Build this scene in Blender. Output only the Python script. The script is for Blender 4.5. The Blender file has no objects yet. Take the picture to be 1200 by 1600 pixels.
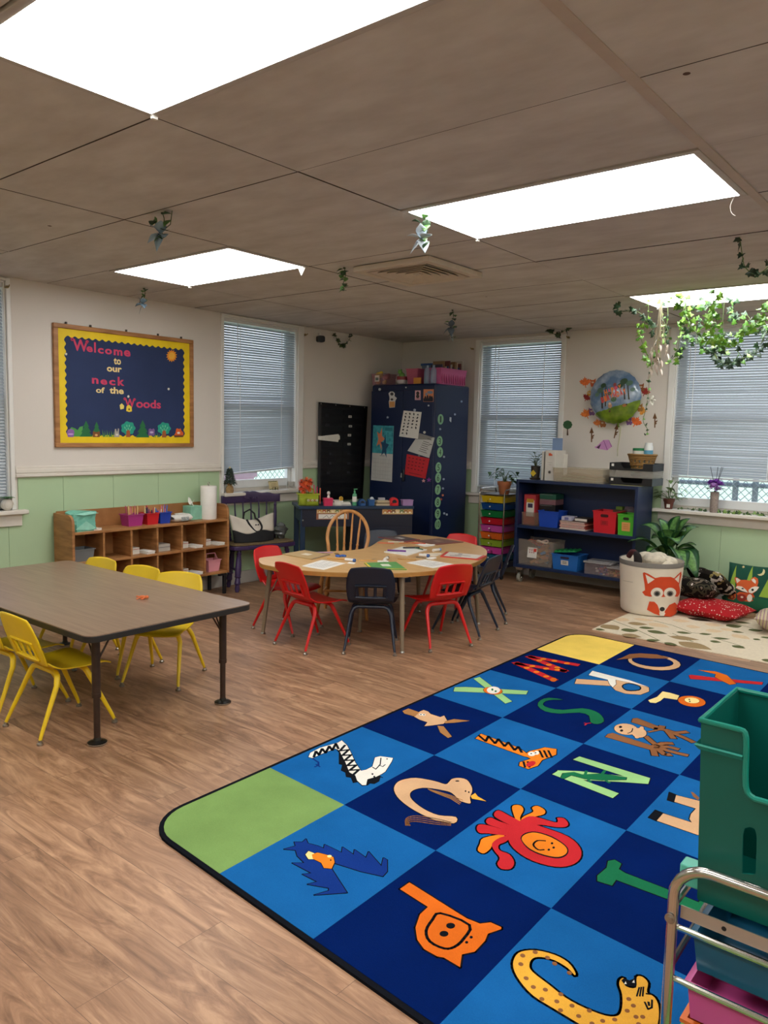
import bpy, bmesh, math, random
from mathutils import Vector as V, Matrix as MX
from mathutils.geometry import tessellate_polygon
SC = bpy.context.scene; COL = SC.collection
rnd = random.Random(11)
PI = math.pi
# ------------------------------------------------------------------ camera model (1200x1600 frame)
F = 1208.0; YAW, PIT, ROLL = -.68292, -.103490, .0218
CAM = V((0, 0, 1.42))
_f = V((math.sin(YAW)*math.cos(PIT), math.cos(YAW)*math.cos(PIT), math.sin(PIT)))
_r0 = V((math.cos(YAW), -math.sin(YAW), 0)); _u0 = _r0.cross(_f)
RT = math.cos(ROLL)*_r0 + math.sin(ROLL)*_u0
UP = -math.sin(ROLL)*_r0 + math.cos(ROLL)*_u0
def ray(x, y): return RT*((x-600)/F) - UP*((y-800)/F) + _f
def PZ(x, y, z): d = ray(x, y); return CAM + d*((z-CAM.z)/d.z)
def PX(x, y, X): d = ray(x, y); return CAM + d*((X-CAM.x)/d.x)
def PY(x, y, Y): d = ray(x, y); return CAM + d*((Y-CAM.y)/d.y)
def PP(x, y, o, n): d = ray(x, y); return CAM + d*((o-CAM).dot(n)/d.dot(n))
cd = bpy.data.cameras.new('camera'); co = bpy.data.objects.new('camera', cd); COL.objects.link(co)
co.matrix_world = MX(((RT.x, UP.x, -_f.x, CAM.x), (RT.y, UP.y, -_f.y, CAM.y), (RT.z, UP.z, -_f.z, CAM.z), (0, 0, 0, 1)))
cd.sensor_fit = 'VERTICAL'; cd.sensor_height = 24; cd.lens = 24*F/1600; cd.clip_start = .05
SC.camera = co
# ------------------------------------------------------------------ materials
def lin(c): return c/12.92 if c <= .04045 else ((c+.055)/1.055)**2.4
def rgb(h):
    h = h.lstrip('#'); return tuple(lin(int(h[i:i+2], 16)/255) for i in (0, 2, 4))+(1,)
_M = {}
def mat(hx, rough=.55, metal=0, var=.05, scale=12, bump=0, bscale=200, spec=.5, coat=0, emit=0, alpha=1, sheen=0, stretch=None):
    """procedural principled material: base colour with a slight noise variation"""
    key = (hx, rough, metal, var, scale, bump, bscale, spec, coat, emit, alpha, sheen, stretch)
    if key in _M: return _M[key]
    m = bpy.data.materials.new('m_'+hx.strip('#')); m.use_nodes = True; nt = m.node_tree; N = nt.nodes; L = nt.links
    b = N['Principled BSDF']; b.inputs['Roughness'].default_value = rough; b.inputs['Metallic'].default_value = metal
    b.inputs['Specular IOR Level'].default_value = spec; b.inputs['Coat Weight'].default_value = coat
    b.inputs['Sheen Weight'].default_value = sheen
    c = rgb(hx); b.inputs['Base Color'].default_value = c
    m.diffuse_color = c
    if var > 0 or bump > 0:
        tc = N.new('ShaderNodeTexCoord'); src = tc.outputs['Object']
        if stretch:
            mp = N.new('ShaderNodeMapping'); mp.inputs['Scale'].default_value = stretch; L.new(src, mp.inputs['Vector']); src = mp.outputs['Vector']
    if var > 0:
        n = N.new('ShaderNodeTexNoise'); n.inputs['Scale'].default_value = scale; n.inputs['Detail'].default_value = 4
        L.new(src, n.inputs['Vector'])
        r = N.new('ShaderNodeValToRGB'); r.color_ramp.elements[0].position = .3; r.color_ramp.elements[1].position = .7
        r.color_ramp.elements[0].color = tuple(x*(1-var) for x in c[:3])+(1,); r.color_ramp.elements[1].color = tuple(min(1, x*(1+var)) for x in c[:3])+(1,)
        L.new(n.outputs['Fac'], r.inputs['Fac']); L.new(r.outputs['Color'], b.inputs['Base Color'])
    if bump > 0:
        n2 = N.new('ShaderNodeTexNoise'); n2.inputs['Scale'].default_value = bscale; L.new(src, n2.inputs['Vector'])
        bp = N.new('ShaderNodeBump'); bp.inputs['Strength'].default_value = bump; bp.inputs['Distance'].default_value = .004
        L.new(n2.outputs['Fac'], bp.inputs['Height']); L.new(bp.outputs['Normal'], b.inputs['Normal'])
    if emit:
        b.inputs['Emission Color'].default_value = c; b.inputs['Emission Strength'].default_value = emit
    if alpha < 1: b.inputs['Alpha'].default_value = alpha
    _M[key] = m; return m
def nodes(name):
    m = bpy.data.materials.new(name); m.use_nodes = True; nt = m.node_tree
    return m, nt.nodes, nt.links, nt.nodes['Principled BSDF']
def glassy(name, tint, fac, rough=.05):
    """thin clear sheet: transparent mixed with a glossy reflection and a little tint"""
    m = bpy.data.materials.new(name); m.use_nodes = True; nt = m.node_tree; N = nt.nodes; L = nt.links
    out = N['Material Output']; b = N['Principled BSDF']; b.inputs['Base Color'].default_value = rgb(tint); b.inputs['Roughness'].default_value = rough
    t = N.new('ShaderNodeBsdfTransparent'); mx = N.new('ShaderNodeMixShader'); mx.inputs[0].default_value = fac
    L.new(t.outputs[0], mx.inputs[1]); L.new(b.outputs[0], mx.inputs[2]); L.new(mx.outputs[0], out.inputs['Surface']); return m
def wood(name, c0, c1, scale=(1, 14, 14), rough=.45, nscale=3):
    m, N, L, b = nodes(name); b.inputs['Roughness'].default_value = rough
    tc = N.new('ShaderNodeTexCoord'); mp = N.new('ShaderNodeMapping'); mp.inputs['Scale'].default_value = scale
    n = N.new('ShaderNodeTexNoise'); n.inputs['Scale'].default_value = nscale; n.inputs['Detail'].default_value = 6; n.inputs['Distortion'].default_value = .6
    r = N.new('ShaderNodeValToRGB'); r.color_ramp.elements[0].position = .28; r.color_ramp.elements[1].position = .72
    r.color_ramp.elements[0].color = rgb(c0); r.color_ramp.elements[1].color = rgb(c1)
    L.new(tc.outputs['Object'], mp.inputs[0]); L.new(mp.outputs[0], n.inputs['Vector']); L.new(n.outputs['Fac'], r.inputs[0]); L.new(r.outputs[0], b.inputs['Base Color']); return m
CHROME = mat('#C9C6C0', .18, 1, 0); STEEL = mat('#A9A59D', .35, 1, 0)
WHITE = mat('#E4E1DA', .5); PAPER = mat('#E6E2DA', .8, var=.03); BLACK = mat('#15161A', .5); BLACKP = mat('#0B0B0E', .6)
TRIMW = mat('#DDD6CC', .45, var=.03)
# ------------------------------------------------------------------ mesh builder
class MB:
    def __init__(s, T=None): s.v = []; s.f = []; s.m = []; s.T = T or MX()
    def add(s, vs, fs, mi=0):
        n = len(s.v); s.v += [s.T @ V(p) for p in vs]
        if s.T.determinant() < 0: fs = [f[::-1] for f in fs]
        s.f += [tuple(i+n for i in f) for f in fs]
        s.m += (list(mi) if isinstance(mi, (list, tuple)) else [mi]*len(fs)); return s
    def box(s, c, d, mi=0, R=None):
        c = V(c); h = V(d)/2; vs = [V((x*h.x, y*h.y, z*h.z)) for x in (-1, 1) for y in (-1, 1) for z in (-1, 1)]
        if R is not None: vs = [R @ v for v in vs]
        return s.add([c+v for v in vs], [(0, 1, 3, 2), (4, 6, 7, 5), (0, 4, 5, 1), (2, 3, 7, 6), (0, 2, 6, 4), (1, 5, 7, 3)], mi)
    def bb(s, x0, x1, y0, y1, z0, z1, mi=0): return s.box(((x0+x1)/2, (y0+y1)/2, (z0+z1)/2), (x1-x0, y1-y0, z1-z0), mi)
    def tray(s, w0, d0, w1, d1, h, t=.004, mi=0, base=(0, 0, 0)):
        """open tapered bin with wall thickness and a rolled lip"""
        b = V(base); ring = lambda w, d, z: [b+V((x*w/2, y*d/2, z)) for x, y in ((-1, -1), (1, -1), (1, 1), (-1, 1))]
        rs = [ring(w0, d0, 0), ring(w1, d1, h), ring(w1+4*t, d1+4*t, h), ring(w1+4*t, d1+4*t, h+2*t), ring(w1-2*t, d1-2*t, h+2*t), ring(w0-2*t, d0-2*t, t)]
        vs = sum(rs, []); fs = [(3, 2, 1, 0)]
        for k in range(5):
            for i in range(4): j = (i+1) % 4; fs.append((4*k+i, 4*k+j, 4*k+4+j, 4*k+4+i))
        fs.append((20, 21, 22, 23)); return s.add(vs, fs, mi)
    def tube(s, pts, r, n=8, mi=0, closed=False, cap=True):
        pts = [V(p) for p in pts]; k = len(pts); rr = r if isinstance(r, (list, tuple)) else [r]*k
        vs = []; fs = []; prev = None
        for i, p in enumerate(pts):
            a = pts[(i-1) % k] if (i > 0 or closed) else p; b = pts[(i+1) % k] if (i < k-1 or closed) else p
            t = (b-a).normalized() if (b-a).length > 1e-9 else V((0, 0, 1))
            if prev is None:
                ref = V((0, 0, 1)) if abs(t.z) < .9 else V((1, 0, 0)); nx = t.cross(ref).normalized()
            else: nx = (prev - t*prev.dot(t)).normalized()
            prev = nx; ny = t.cross(nx)
            for j in range(n): q = 2*PI*j/n; vs.append(p+(nx*math.cos(q)+ny*math.sin(q))*rr[i])
        for i in range(k if closed else k-1):
            for j in range(n):
                a = i*n; b = ((i+1) % k)*n; jj = (j+1) % n; fs.append((a+j, a+jj, b+jj, b+j))
        if cap and not closed: fs.append(tuple(range(n-1, -1, -1))); fs.append(tuple((k-1)*n+j for j in range(n)))
        return s.add(vs, fs, mi)
    def cyl(s, a, b, r0, r1=None, n=16, mi=0): return s.tube([a, b], [r0, r1 if r1 is not None else r0], n, mi)
    def lathe(s, prof, n=24, mi=0, c=(0, 0, 0), cap=True, sx=1, sy=1):
        c = V(c); vs = []; fs = []; k = len(prof)
        for r, z in prof:
            for j in range(n): q = 2*PI*j/n; vs.append(c+V((r*math.cos(q)*sx, r*math.sin(q)*sy, z)))
        for i in range(k-1):
            for j in range(n): jj = (j+1) % n; fs.append((i*n+j, i*n+jj, (i+1)*n+jj, (i+1)*n+j))
        if cap: fs.append(tuple(range(n-1, -1, -1))); fs.append(tuple((k-1)*n+j for j in range(n)))
        mis = mi
        if callable(mi): mis = [mi(i//n) if i < (k-1)*n else mi(0 if i == (k-1)*n else k-2) for i in range(len(fs))]
        return s.add(vs, fs, mis)
    def ball(s, c, r, n=14, m=9, mi=0, R=None):
        r = V(r) if not isinstance(r, (int, float)) else V((r, r, r)); c = V(c); vs = []; fs = []
        for i in range(m+1):
            t = PI*i/m
            for j in range(n):
                q = 2*PI*j/n; p = V((r.x*math.sin(t)*math.cos(q), r.y*math.sin(t)*math.sin(q), -r.z*math.cos(t)))
                vs.append(c+(R @ p if R else p))
        for i in range(m):
            for j in range(n): jj = (j+1) % n; fs.append((i*n+j, i*n+jj, (i+1)*n+jj, (i+1)*n+j))
        return s.add(vs, fs, mi)
    def prism(s, pts, fr, t=.001, mi=0, off=0):
        """extruded polygon; fr=(origin, ex, ey): pts in that plane, thickness along ex x ey"""
        o, ex, ey = fr; en = ex.cross(ey).normalized(); n = len(pts)
        ar = sum(pts[i][0]*pts[(i+1) % n][1]-pts[(i+1) % n][0]*pts[i][1] for i in range(n))
        if ar < 0: pts = list(pts)[::-1]
        lo = [o+ex*p[0]+ey*p[1]+en*off for p in pts]; hi = [q+en*t for q in lo]
        tri = tessellate_polygon([[V((p[0], p[1], 0)) for p in pts]])
        fs = []
        for a, b, c in tri:
            (x0, y0), (x1, y1), (x2, y2) = pts[a][:2], pts[b][:2], pts[c][:2]
            if (x1-x0)*(y2-y0)-(x2-x0)*(y1-y0) < 0: a, b, c = c, b, a
            fs.append((a+n, b+n, c+n)); fs.append((c, b, a))
        for i in range(n): j = (i+1) % n; fs.append((i, j, j+n, i+n))
        return s.add(lo+hi, fs, mi)
    def sheet(s, fn, nu, nv, mi=0, skip=None, cu=False):
        vs = [fn(i/nu, j/nv) for j in range(nv+1) for i in range(nu+1)]; fs = []; W = nu+1; ms = []
        for j in range(nv):
            for i in range(nu):
                if skip and skip(i, j): continue
                fs.append((j*W+i, j*W+i+1, (j+1)*W+i+1, (j+1)*W+i)); ms.append(mi(i, j) if callable(mi) else mi)
        return s.add(vs, fs, ms)
    def build(s, name, mats, parent=None, bev=0, smooth=True, solid=0, subs=0, ang=35, seg=2):
        me = bpy.data.meshes.new(name); me.from_pydata([tuple(v) for v in s.v], [], s.f)
        for m in (mats if isinstance(mats, (list, tuple)) else [mats]): me.materials.append(m)
        if any(s.m): me.polygons.foreach_set('material_index', s.m)
        me.validate(); me.update()
        o = bpy.data.objects.new(name, me); COL.objects.link(o)
        if parent: o.parent = parent
        if solid: d = o.modifiers.new('solid', 'SOLIDIFY'); d.thickness = solid; d.offset = 0
        if bev: d = o.modifiers.new('bevel', 'BEVEL'); d.width = bev; d.segments = seg; d.limit_method = 'ANGLE'; d.angle_limit = math.radians(40)
        if subs: d = o.modifiers.new('subd', 'SUBSURF'); d.levels = d.render_levels = subs
        if smooth:
            me.polygons.foreach_set('use_smooth', [True]*len(me.polygons)); me.set_sharp_from_angle(angle=math.radians(ang))
        return o
def tag(o, label, cat, group=None, kind=None):
    if label: o['label'] = label
    if cat: o['category'] = cat
    if group: o['group'] = group
    if kind: o['kind'] = kind
    return o
def thing(name, label, cat, loc=(0, 0, 0), rz=0, group=None, kind=None):
    o = bpy.data.objects.new(name, None); COL.objects.link(o); o.empty_display_size = .05
    o.location = loc; o.rotation_euler = (0, 0, rz); return tag(o, label, cat, group, kind)
def dup(root, loc, rz, label, group=None):
    r = root.copy(); COL.objects.link(r); r.location = loc; r.rotation_euler = (0, 0, rz); r['label'] = label
    if group: r['group'] = group
    for ch in list(root.children):
        c = ch.copy(); COL.objects.link(c); c.parent = r
        for g in list(ch.children):
            d = g.copy(); COL.objects.link(d); d.parent = c
    return r
def place(mb, name, mats, label, cat, loc, rz=0, group=None, **k):
    """a thing that is one mesh"""
    o = mb.build(name, mats, None, **k); o.location = loc; o.rotation_euler = (0, 0, rz); return tag(o, label, cat, group)
def rrect(w, h, r, n=4):
    p = []
    for cx, cy, a in ((w/2-r, h/2-r, 0), (-w/2+r, h/2-r, 1), (-w/2+r, -h/2+r, 2), (w/2-r, -h/2+r, 3)):
        for i in range(n+1): t = (a+i/n)*PI/2; p.append((cx+r*math.cos(t), cy+r*math.sin(t)))
    return p
def ell(cx, cy, rx, ry, rot=0, n=20):
    c, s_ = math.cos(rot), math.sin(rot)
    return [(cx+rx*math.cos(t)*c-ry*math.sin(t)*s_, cy+rx*math.cos(t)*s_+ry*math.sin(t)*c) for t in (2*PI*i/n for i in range(n))]
def spline(p, n=5, closed=True):
    out = []; k = len(p)
    for i in range(k if closed else k-1):
        g = lambda j: p[j % k] if closed else p[max(0, min(k-1, j))]
        a, b, c, d = g(i-1), g(i), g(i+1), g(i+2)
        for q in range(n):
            t = q/n
            out.append(tuple(.5*((2*b[m])+(c[m]-a[m])*t+(2*a[m]-5*b[m]+4*c[m]-d[m])*t*t+(3*b[m]-a[m]-3*c[m]+d[m])*t**3) for m in range(len(b))))
    if not closed: out.append(tuple(p[-1]))
    return out
def stroke(pts, w, closed=False):
    """outline polygon(s) of a thick 2-D line: list of quads + round joints"""
    out = []; k = len(pts)
    for i in range(k if closed else k-1):
        a = V(pts[i]).to_2d(); b = V(pts[(i+1) % k]).to_2d(); d = b-a
        if d.length < 1e-9: continue
        d = d.normalized()*w/2; n = V((-d.y, d.x)); e = d*.6
        out.append([tuple(a-e+n), tuple(a-e-n), tuple(b+e-n), tuple(b+e+n)])
    return out
_txt = {}
def text_geo(t, bold=0):
    if (t, bold) in _txt: return _txt[(t, bold)]
    cu = bpy.data.curves.new('t', 'FONT'); cu.body = t; cu.size = 1; cu.offset = bold; cu.fill_mode = 'FRONT'; cu.resolution_u = 3
    o = bpy.data.objects.new('t', cu); COL.objects.link(o); dg = bpy.context.evaluated_depsgraph_get(); dg.update()
    me = bpy.data.meshes.new_from_object(o.evaluated_get(dg)); vs = [(v.co.x, v.co.y) for v in me.vertices]; fs = [tuple(p.vertices) for p in me.polygons]
    bpy.data.objects.remove(o); bpy.data.curves.remove(cu); bpy.data.meshes.remove(me)
    _txt[(t, bold)] = (vs, fs); return vs, fs
def text(mb, t, fr, x0, x1, y0, y1, mi=0, bold=0, off=0, rot=0, keep=False):
    """flat lettering stretched into the box x0..x1, y0..y1 of the frame (origin, ex, ey)"""
    vs, fs = text_geo(t, bold); o, ex, ey = fr; en = ex.cross(ey).normalized()
    a0 = min(v[0] for v in vs); a1 = max(v[0] for v in vs); b0 = min(v[1] for v in vs); b1 = max(v[1] for v in vs)
    sx = (x1-x0)/(a1-a0); sy = (y1-y0)/(b1-b0); cx = (x0+x1)/2; cy = (y0+y1)/2
    if keep: sx = sy = min(sx, sy)
    c, s_ = math.cos(rot), math.sin(rot); P = []
    for v in vs:
        px = (v[0]-(a0+a1)/2)*sx; py = (v[1]-(b0+b1)/2)*sy; P.append(o+ex*(cx+px*c-py*s_)+ey*(cy+px*s_+py*c)+en*off)
    # orient faces along en
    f2 = []
    for f in fs:
        n = (P[f[1]]-P[f[0]]).cross(P[f[2]]-P[f[0]]); f2.append(f if n.dot(en) > 0 else f[::-1])
    return mb.add(P, f2, mi)
X_, Y_, Z_ = V((1, 0, 0)), V((0, 1, 0)), V((0, 0, 1))
XL, YB, H = -5.46, 6.98, 2.42
XR, YN = 2.3, -2.3
LW = lambda d=0: (V((XL+d, 0, 0)), Y_, Z_)            # left-wall frame: x=Y, y=Z, normal +X
BW = lambda d=0: (V((0, YB-d, 0)), X_, Z_)            # back-wall frame: x=X, y=Z, normal X x Z = -Y
LAMP, SKY, EXPO = 12.0, 2.6, 0.0
# ================================================================== THE ROOM
def floor_mat():
    m, N, L, b = nodes('plank_floor'); b.inputs['Roughness'].default_value = .42
    tc = N.new('ShaderNodeTexCoord'); br = N.new('ShaderNodeTexBrick')
    br.inputs['Scale'].default_value = 1; br.inputs['Brick Width'].default_value = 1.22; br.inputs['Row Height'].default_value = .15
    br.inputs['Mortar Size'].default_value = .0007; br.inputs['Bias'].default_value = 0; br.offset = .37; br.offset_frequency = 2
    br.inputs['Color1'].default_value = (0, 0, 0, 1); br.inputs['Color2'].default_value = (1, 1, 1, 1); br.inputs['Mortar'].default_value = (.0, .0, .0, 1)
    L.new(tc.outputs['Object'], br.inputs['Vector'])
    mp = N.new('ShaderNodeMapping'); mp.inputs['Scale'].default_value = (1.3, 8, 1); L.new(tc.outputs['Object'], mp.inputs[0])
    ad = N.new('ShaderNodeVectorMath'); ad.operation = 'MULTIPLY_ADD'; ad.inputs[1].default_value = (9, 9, 9)
    L.new(br.outputs['Color'], ad.inputs[0]); L.new(mp.outputs[0], ad.inputs[2])
    n = N.new('ShaderNodeTexNoise'); n.inputs['Scale'].default_value = 1.9; n.inputs['Detail'].default_value = 10; n.inputs['Distortion'].default_value = 1.6; n.inputs['Roughness'].default_value = .66
    L.new(ad.outputs[0], n.inputs['Vector'])
    r = N.new('ShaderNodeValToRGB'); e = r.color_ramp.elements
    e[0].position = .27; e[0].color = rgb('#664833'); e[1].position = .72; e[1].color = rgb('#C09977')
    k = r.color_ramp.elements.new(.5); k.color = rgb('#9A7458')
    L.new(n.outputs['Fac'], r.inputs[0])
    hs = N.new('ShaderNodeHueSaturation'); L.new(r.outputs[0], hs.inputs['Color'])
    mr = N.new('ShaderNodeMapRange'); mr.inputs['To Min'].default_value = .86; mr.inputs['To Max'].default_value = 1.14
    L.new(br.outputs['Color'], mr.inputs['Value']); L.new(mr.outputs[0], hs.inputs['Value'])
    mx = N.new('ShaderNodeMix'); mx.data_type = 'RGBA'; mx.inputs[7].default_value = rgb('#5E4636')
    L.new(br.outputs['Fac'], mx.inputs[0]); L.new(hs.outputs[0], mx.inputs[6]); L.new(mx.outputs[2], b.inputs['Base Color'])
    bp = N.new('ShaderNodeBump'); bp.inputs['Strength'].default_value = .12; bp.inputs['Distance'].default_value = .002; L.new(n.outputs['Fac'], bp.inputs['Height']); L.new(bp.outputs[0], b.inputs['Normal'])
    return m
def tile_mat():
    m, N, L, b = nodes('ceiling_tile'); b.inputs['Roughness'].default_value = .9; b.inputs['Specular IOR Level'].default_value = .15
    tc = N.new('ShaderNodeTexCoord'); n = N.new('ShaderNodeTexNoise'); n.inputs['Scale'].default_value = 3.5; n.inputs['Detail'].default_value = 6; n.inputs['Roughness'].default_value = .55
    mp = N.new('ShaderNodeMapping'); mp.inputs['Scale'].default_value = (1, 2.2, 1); L.new(tc.outputs['Object'], mp.inputs[0]); L.new(mp.outputs[0], n.inputs['Vector'])
    r = N.new('ShaderNodeValToRGB'); e = r.color_ramp.elements; e[0].position = .3; e[0].color = rgb('#BAB4AD'); e[1].position = .7; e[1].color = rgb('#CECAC4')
    L.new(n.outputs['Fac'], r.inputs[0])
    # a few small dark specks and scuffs
    v = N.new('ShaderNodeTexVoronoi'); v.inputs['Scale'].default_value = 2.1; L.new(tc.outputs['Object'], v.inputs['Vector'])
    lt = N.new('ShaderNodeMath'); lt.operation = 'LESS_THAN'; lt.inputs[1].default_value = .022; L.new(v.outputs['Distance'], lt.inputs[0])
    mx = N.new('ShaderNodeMix'); mx.data_type = 'RGBA'; mx.inputs[7].default_value = rgb('#5B4A40'); L.new(lt.outputs[0], mx.inputs[0]); L.new(r.outputs[0], mx.inputs[6]); L.new(mx.outputs[2], b.inputs['Base Color'])
    return m
M_TILE = tile_mat()
M_UP = mat('#DAD3CB', .7, var=.025, scale=1.5); M_GREEN = mat('#B0C9A2', .5, var=.04, scale=2)
def struct(o): o['kind'] = 'structure'; return o
struct(MB().bb(XL, XR, YN, YB, -.1, 0).build('floor', floor_mat(), smooth=False))
# walls with window openings: (u0,u1,z0,z1)
W1 = (1.50, 2.545, .815, 2.39); W2 = (4.43, 5.335, .845, 2.395); W3 = (-4.425, -3.495, .80, 2.375); W4 = (-2.395, -1.42, .79, 2.365)
TH = .16
TL = MX(((0, 1, 0, XL), (1, 0, 0, 0), (0, 0, 1, 0), (0, 0, 0, 1)))       # (u, d into room, z) on the left wall
TB = MX(((1, 0, 0, 0), (0, -1, 0, YB), (0, 0, 1, 0), (0, 0, 0, 1)))      # the same on the back wall
def wall_cells(mb, u0, u1, z0, z1, holes, d0, d1, mi=0):
    us = sorted({u0, u1} | {min(max(h[k], u0), u1) for h in holes for k in (0, 1)})
    for a, b in zip(us, us[1:]):
        zs = [z0]
        for h in holes:
            if h[0] <= a+1e-6 and h[1] >= b-1e-6: zs += [min(max(h[2], z0), z1), min(max(h[3], z0), z1)]
        zs.append(z1)
        for i in range(0, len(zs)-1, 2):
            if zs[i+1]-zs[i] > 1e-4: mb.bb(a, b, d0, d1, zs[i], zs[i+1], mi)
def wainscot(mb, u0, u1, holes, step, first):
    us = [u0]; x = first
    while x < u1-.05:
        if x > u0+.05: us.append(x)
        x += step
    us.append(u1)
    for a, b in zip(us, us[1:]): wall_cells(mb, a+.0012, b-.0012, 0, 1.05, holes, 0, .008)
m = MB(TL); wall_cells(m, YN-.2, YB+TH, 0, H+.1, [W1, W2], -TH, 0); struct(m.build('wall_left', M_UP, smooth=False))
m = MB(TB); wall_cells(m, XL, XR+.2, 0, H+.1, [W3, W4], -TH, 0); struct(m.build('wall_back', M_UP, smooth=False))
struct(MB().bb(XR, XR+.15, YN-.2, YB, 0, H+.1).build('wall_right', M_UP, smooth=False))
struct(MB().bb(XL, XR, YN-.2, YN, 0, H+.1).build('wall_near', M_UP, smooth=False))
def grow(w, a=.05): return (w[0]-a, w[1]+a, w[2]-.09, w[3])
m = MB(TL); wainscot(m, YN, YB, [grow(W1), grow(W2)], .41, .06); struct(m.build('wainscot_left', M_GREEN, smooth=False))
m = MB(TB); wainscot(m, XL+.009, XR, [grow(W3), grow(W4)], .41, -5.2); struct(m.build('wainscot_back', M_GREEN, smooth=False))
m = MB()
m.bb(XR-.008, XR-.0005, YN+.01, YB-.01, 0, 1.05); m.bb(XL+.01, XR-.01, YN+.0005, YN+.008, 0, 1.05); struct(m.build('wainscot_near', M_GREEN, smooth=False))
M_BASE = mat('#B9B3AC', .55, var=.08, scale=5)
def rail(mb, u0, u1):
    mb.bb(u0, u1, .0005, .018, 1.04, 1.12); mb.bb(u0, u1, .018, .030, 1.045, 1.066); mb.bb(u0, u1, .018, .024, 1.072, 1.10)
m = MB(TL); [rail(m, a, b) for a, b in ((YN+.01, W1[0]-.06), (W1[1]+.03, W2[0]-.04), (W2[1]+.075, YB-.031))]; struct(m.build('trim_1', TRIMW, bev=.004))
m = MB(TB); [rail(m, a, b) for a, b in ((XL+.031, W3[0]-.06), (W3[1]+.05, W4[0]-.06), (W4[1]+.06, XR-.01))]; struct(m.build('trim_2', TRIMW, bev=.004))
struct(MB(TL).bb(YN+.02, YB-.02, .0085, .022, 0, .115).build('baseboard_left', M_BASE, bev=.004))
struct(MB(TB).bb(XL+.023, XR-.01, .0085, .022, 0, .115).build('baseboard_back', M_BASE, bev=.004))
# ceiling: individual lay-in tiles, real gaps between them
GX = [XL, -4.66, -3.46, -2.26, -.92, .30, 1.52, XR]; GY = [YN, -1.62, -.98, -.34, .30, .94, 1.55, 2.20, 2.84, 3.48, 4.12, 4.76, 5.44, 6.06, 6.62, YB]
LIGHTS = [(3, 5), (3, 8), (1, 8), (3, 12), (1, 3), (3, 2), (5, 5), (5, 8), (5, 12), (5, 2)]
m = MB()
for i in range(len(GX)-1):
    for j in range(len(GY)-1):
        if (i, j) in LIGHTS: continue
        s = rnd.uniform(-.0015, .0015); g = .0032
        m.bb(GX[i]+g, GX[i+1]-g, GY[j]+g, GY[j+1]-g, H+s, H+.02, [2, 2, 2, 2, 0, 0])
m.bb(XL, XR, YN, YB, H+.09, H+.12, 1)
ceil = struct(m.build('ceiling', [M_TILE, mat('#3A322C', .9), mat('#5A4E45', .9)], smooth=False))
m = MB(); m.bb(-.938, -.902, YN+.01, YB-.01, H-.004, H); tee = m.build('tee_bar', mat('#B9AC9F', .6), ceil)
# the tile near the corner that has dropped at one edge
m = MB(); fr = [V((-4.64, 5.46, H-.004)), V((-3.48, 5.46, H-.004)), V((-3.48, 6.04, H-.004)), V((-4.64, 6.04, H-.035))]
m.add(fr+[p+Z_*.0035 for p in fr], [(3, 2, 1, 0), (4, 5, 6, 7), (0, 1, 5, 4), (1, 2, 6, 5), (2, 3, 7, 6), (3, 0, 4, 7)]); m.build('sagging_tile', M_TILE, ceil, smooth=False)
# ------------------------------------------------------------------ ceiling lights
M_LENS = mat('#FCFCFA', .4, var=0, emit=LAMP)
LBL = {(3, 5): 'large glowing ceiling panel nearest the camera, cut by the top edge of the photo', (3, 8): 'glowing ceiling panel with a leafy blossom clipped at its left corner',
       (1, 8): 'glowing ceiling panel over the welcome board side of the room', (3, 12): 'glowing ceiling panel behind the ivy garland near the back wall'}
for (i, j) in LIGHTS:
    x0, x1, y0, y1 = GX[i]+.003, GX[i+1]-.003, GY[j]+.003, GY[j+1]-.003; cx, cy = (x0+x1)/2, (y0+y1)/2
    if i == 3: x1 = -.94; cx = (x0+x1)/2
    t = thing('ceiling_light', LBL.get((i, j), 'recessed fluorescent ceiling panel out of view'), 'ceiling light', (cx, cy, H-.003), 0, 'recessed ceiling light panels')
    w, d = x1-x0, y1-y0; e = .028
    m = MB()
    for sx, sy, a, b in ((0, 1, w, e), (0, -1, w, e), (1, 0, e, d-2*e), (-1, 0, e, d-2*e)):
        m.box((sx*(w-e)/2, sy*(d-e)/2, .014), (a, b, .034))
    m.bb(-w/2, w/2, -d/2, d/2, .055, .06); m.build('light_frame', mat('#B4ADA5', .5), t, bev=.003)
    m = MB(); m.bb(-w/2+e, w/2-e, -d/2+e, d/2-e, -.004, .004); m.build('diffuser', M_LENS, t)
    m = MB(); m.box((-w/2+.02, d/2-.012, -.008), (.012, .02, .012)); m.build('latch', WHITE, t)
# ------------------------------------------------------------------ air vent
t = thing('ceiling_vent', 'square four-way louvred air vent in the ceiling between the light panels', 'vent', (-2.95, 3.91, H-.002))
vm = mat('#C9BCAA', .55)
m = MB(); A_, B_, D_ = .285, .232, .032
for sx, sy, w, d in ((0, 1, 2*A_, A_-B_), (0, -1, 2*A_, A_-B_), (1, 0, A_-B_, 2*B_), (-1, 0, A_-B_, 2*B_)): m.box((sx*(A_+B_)/2, sy*(A_+B_)/2, -D_/2), (w, d, D_))
m.build('vent_frame', vm, t, bev=.004)
for b in (.218, .178, .138, .098, .058):
    m = MB(); c = b-.030; r1 = [(-b, -b, -.031), (b, -b, -.031), (b, b, -.031), (-b, b, -.031)]; r2 = [(-c, -c, -.006), (c, -c, -.006), (c, c, -.006), (-c, c, -.006)]
    m.add(r1+r2, [(i, (i+1) % 4, 4+(i+1) % 4, 4+i) for i in range(4)]); m.build('louvre', vm, t, solid=.003, smooth=False)
MB().bb(-.022, .022, -.022, .022, -.03, -.026).build('centre_plate', vm, t); MB().bb(-.2318, .2318, -.2318, .2318, -.003, -.001).build('dark_throat', BLACKP, t)
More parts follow.
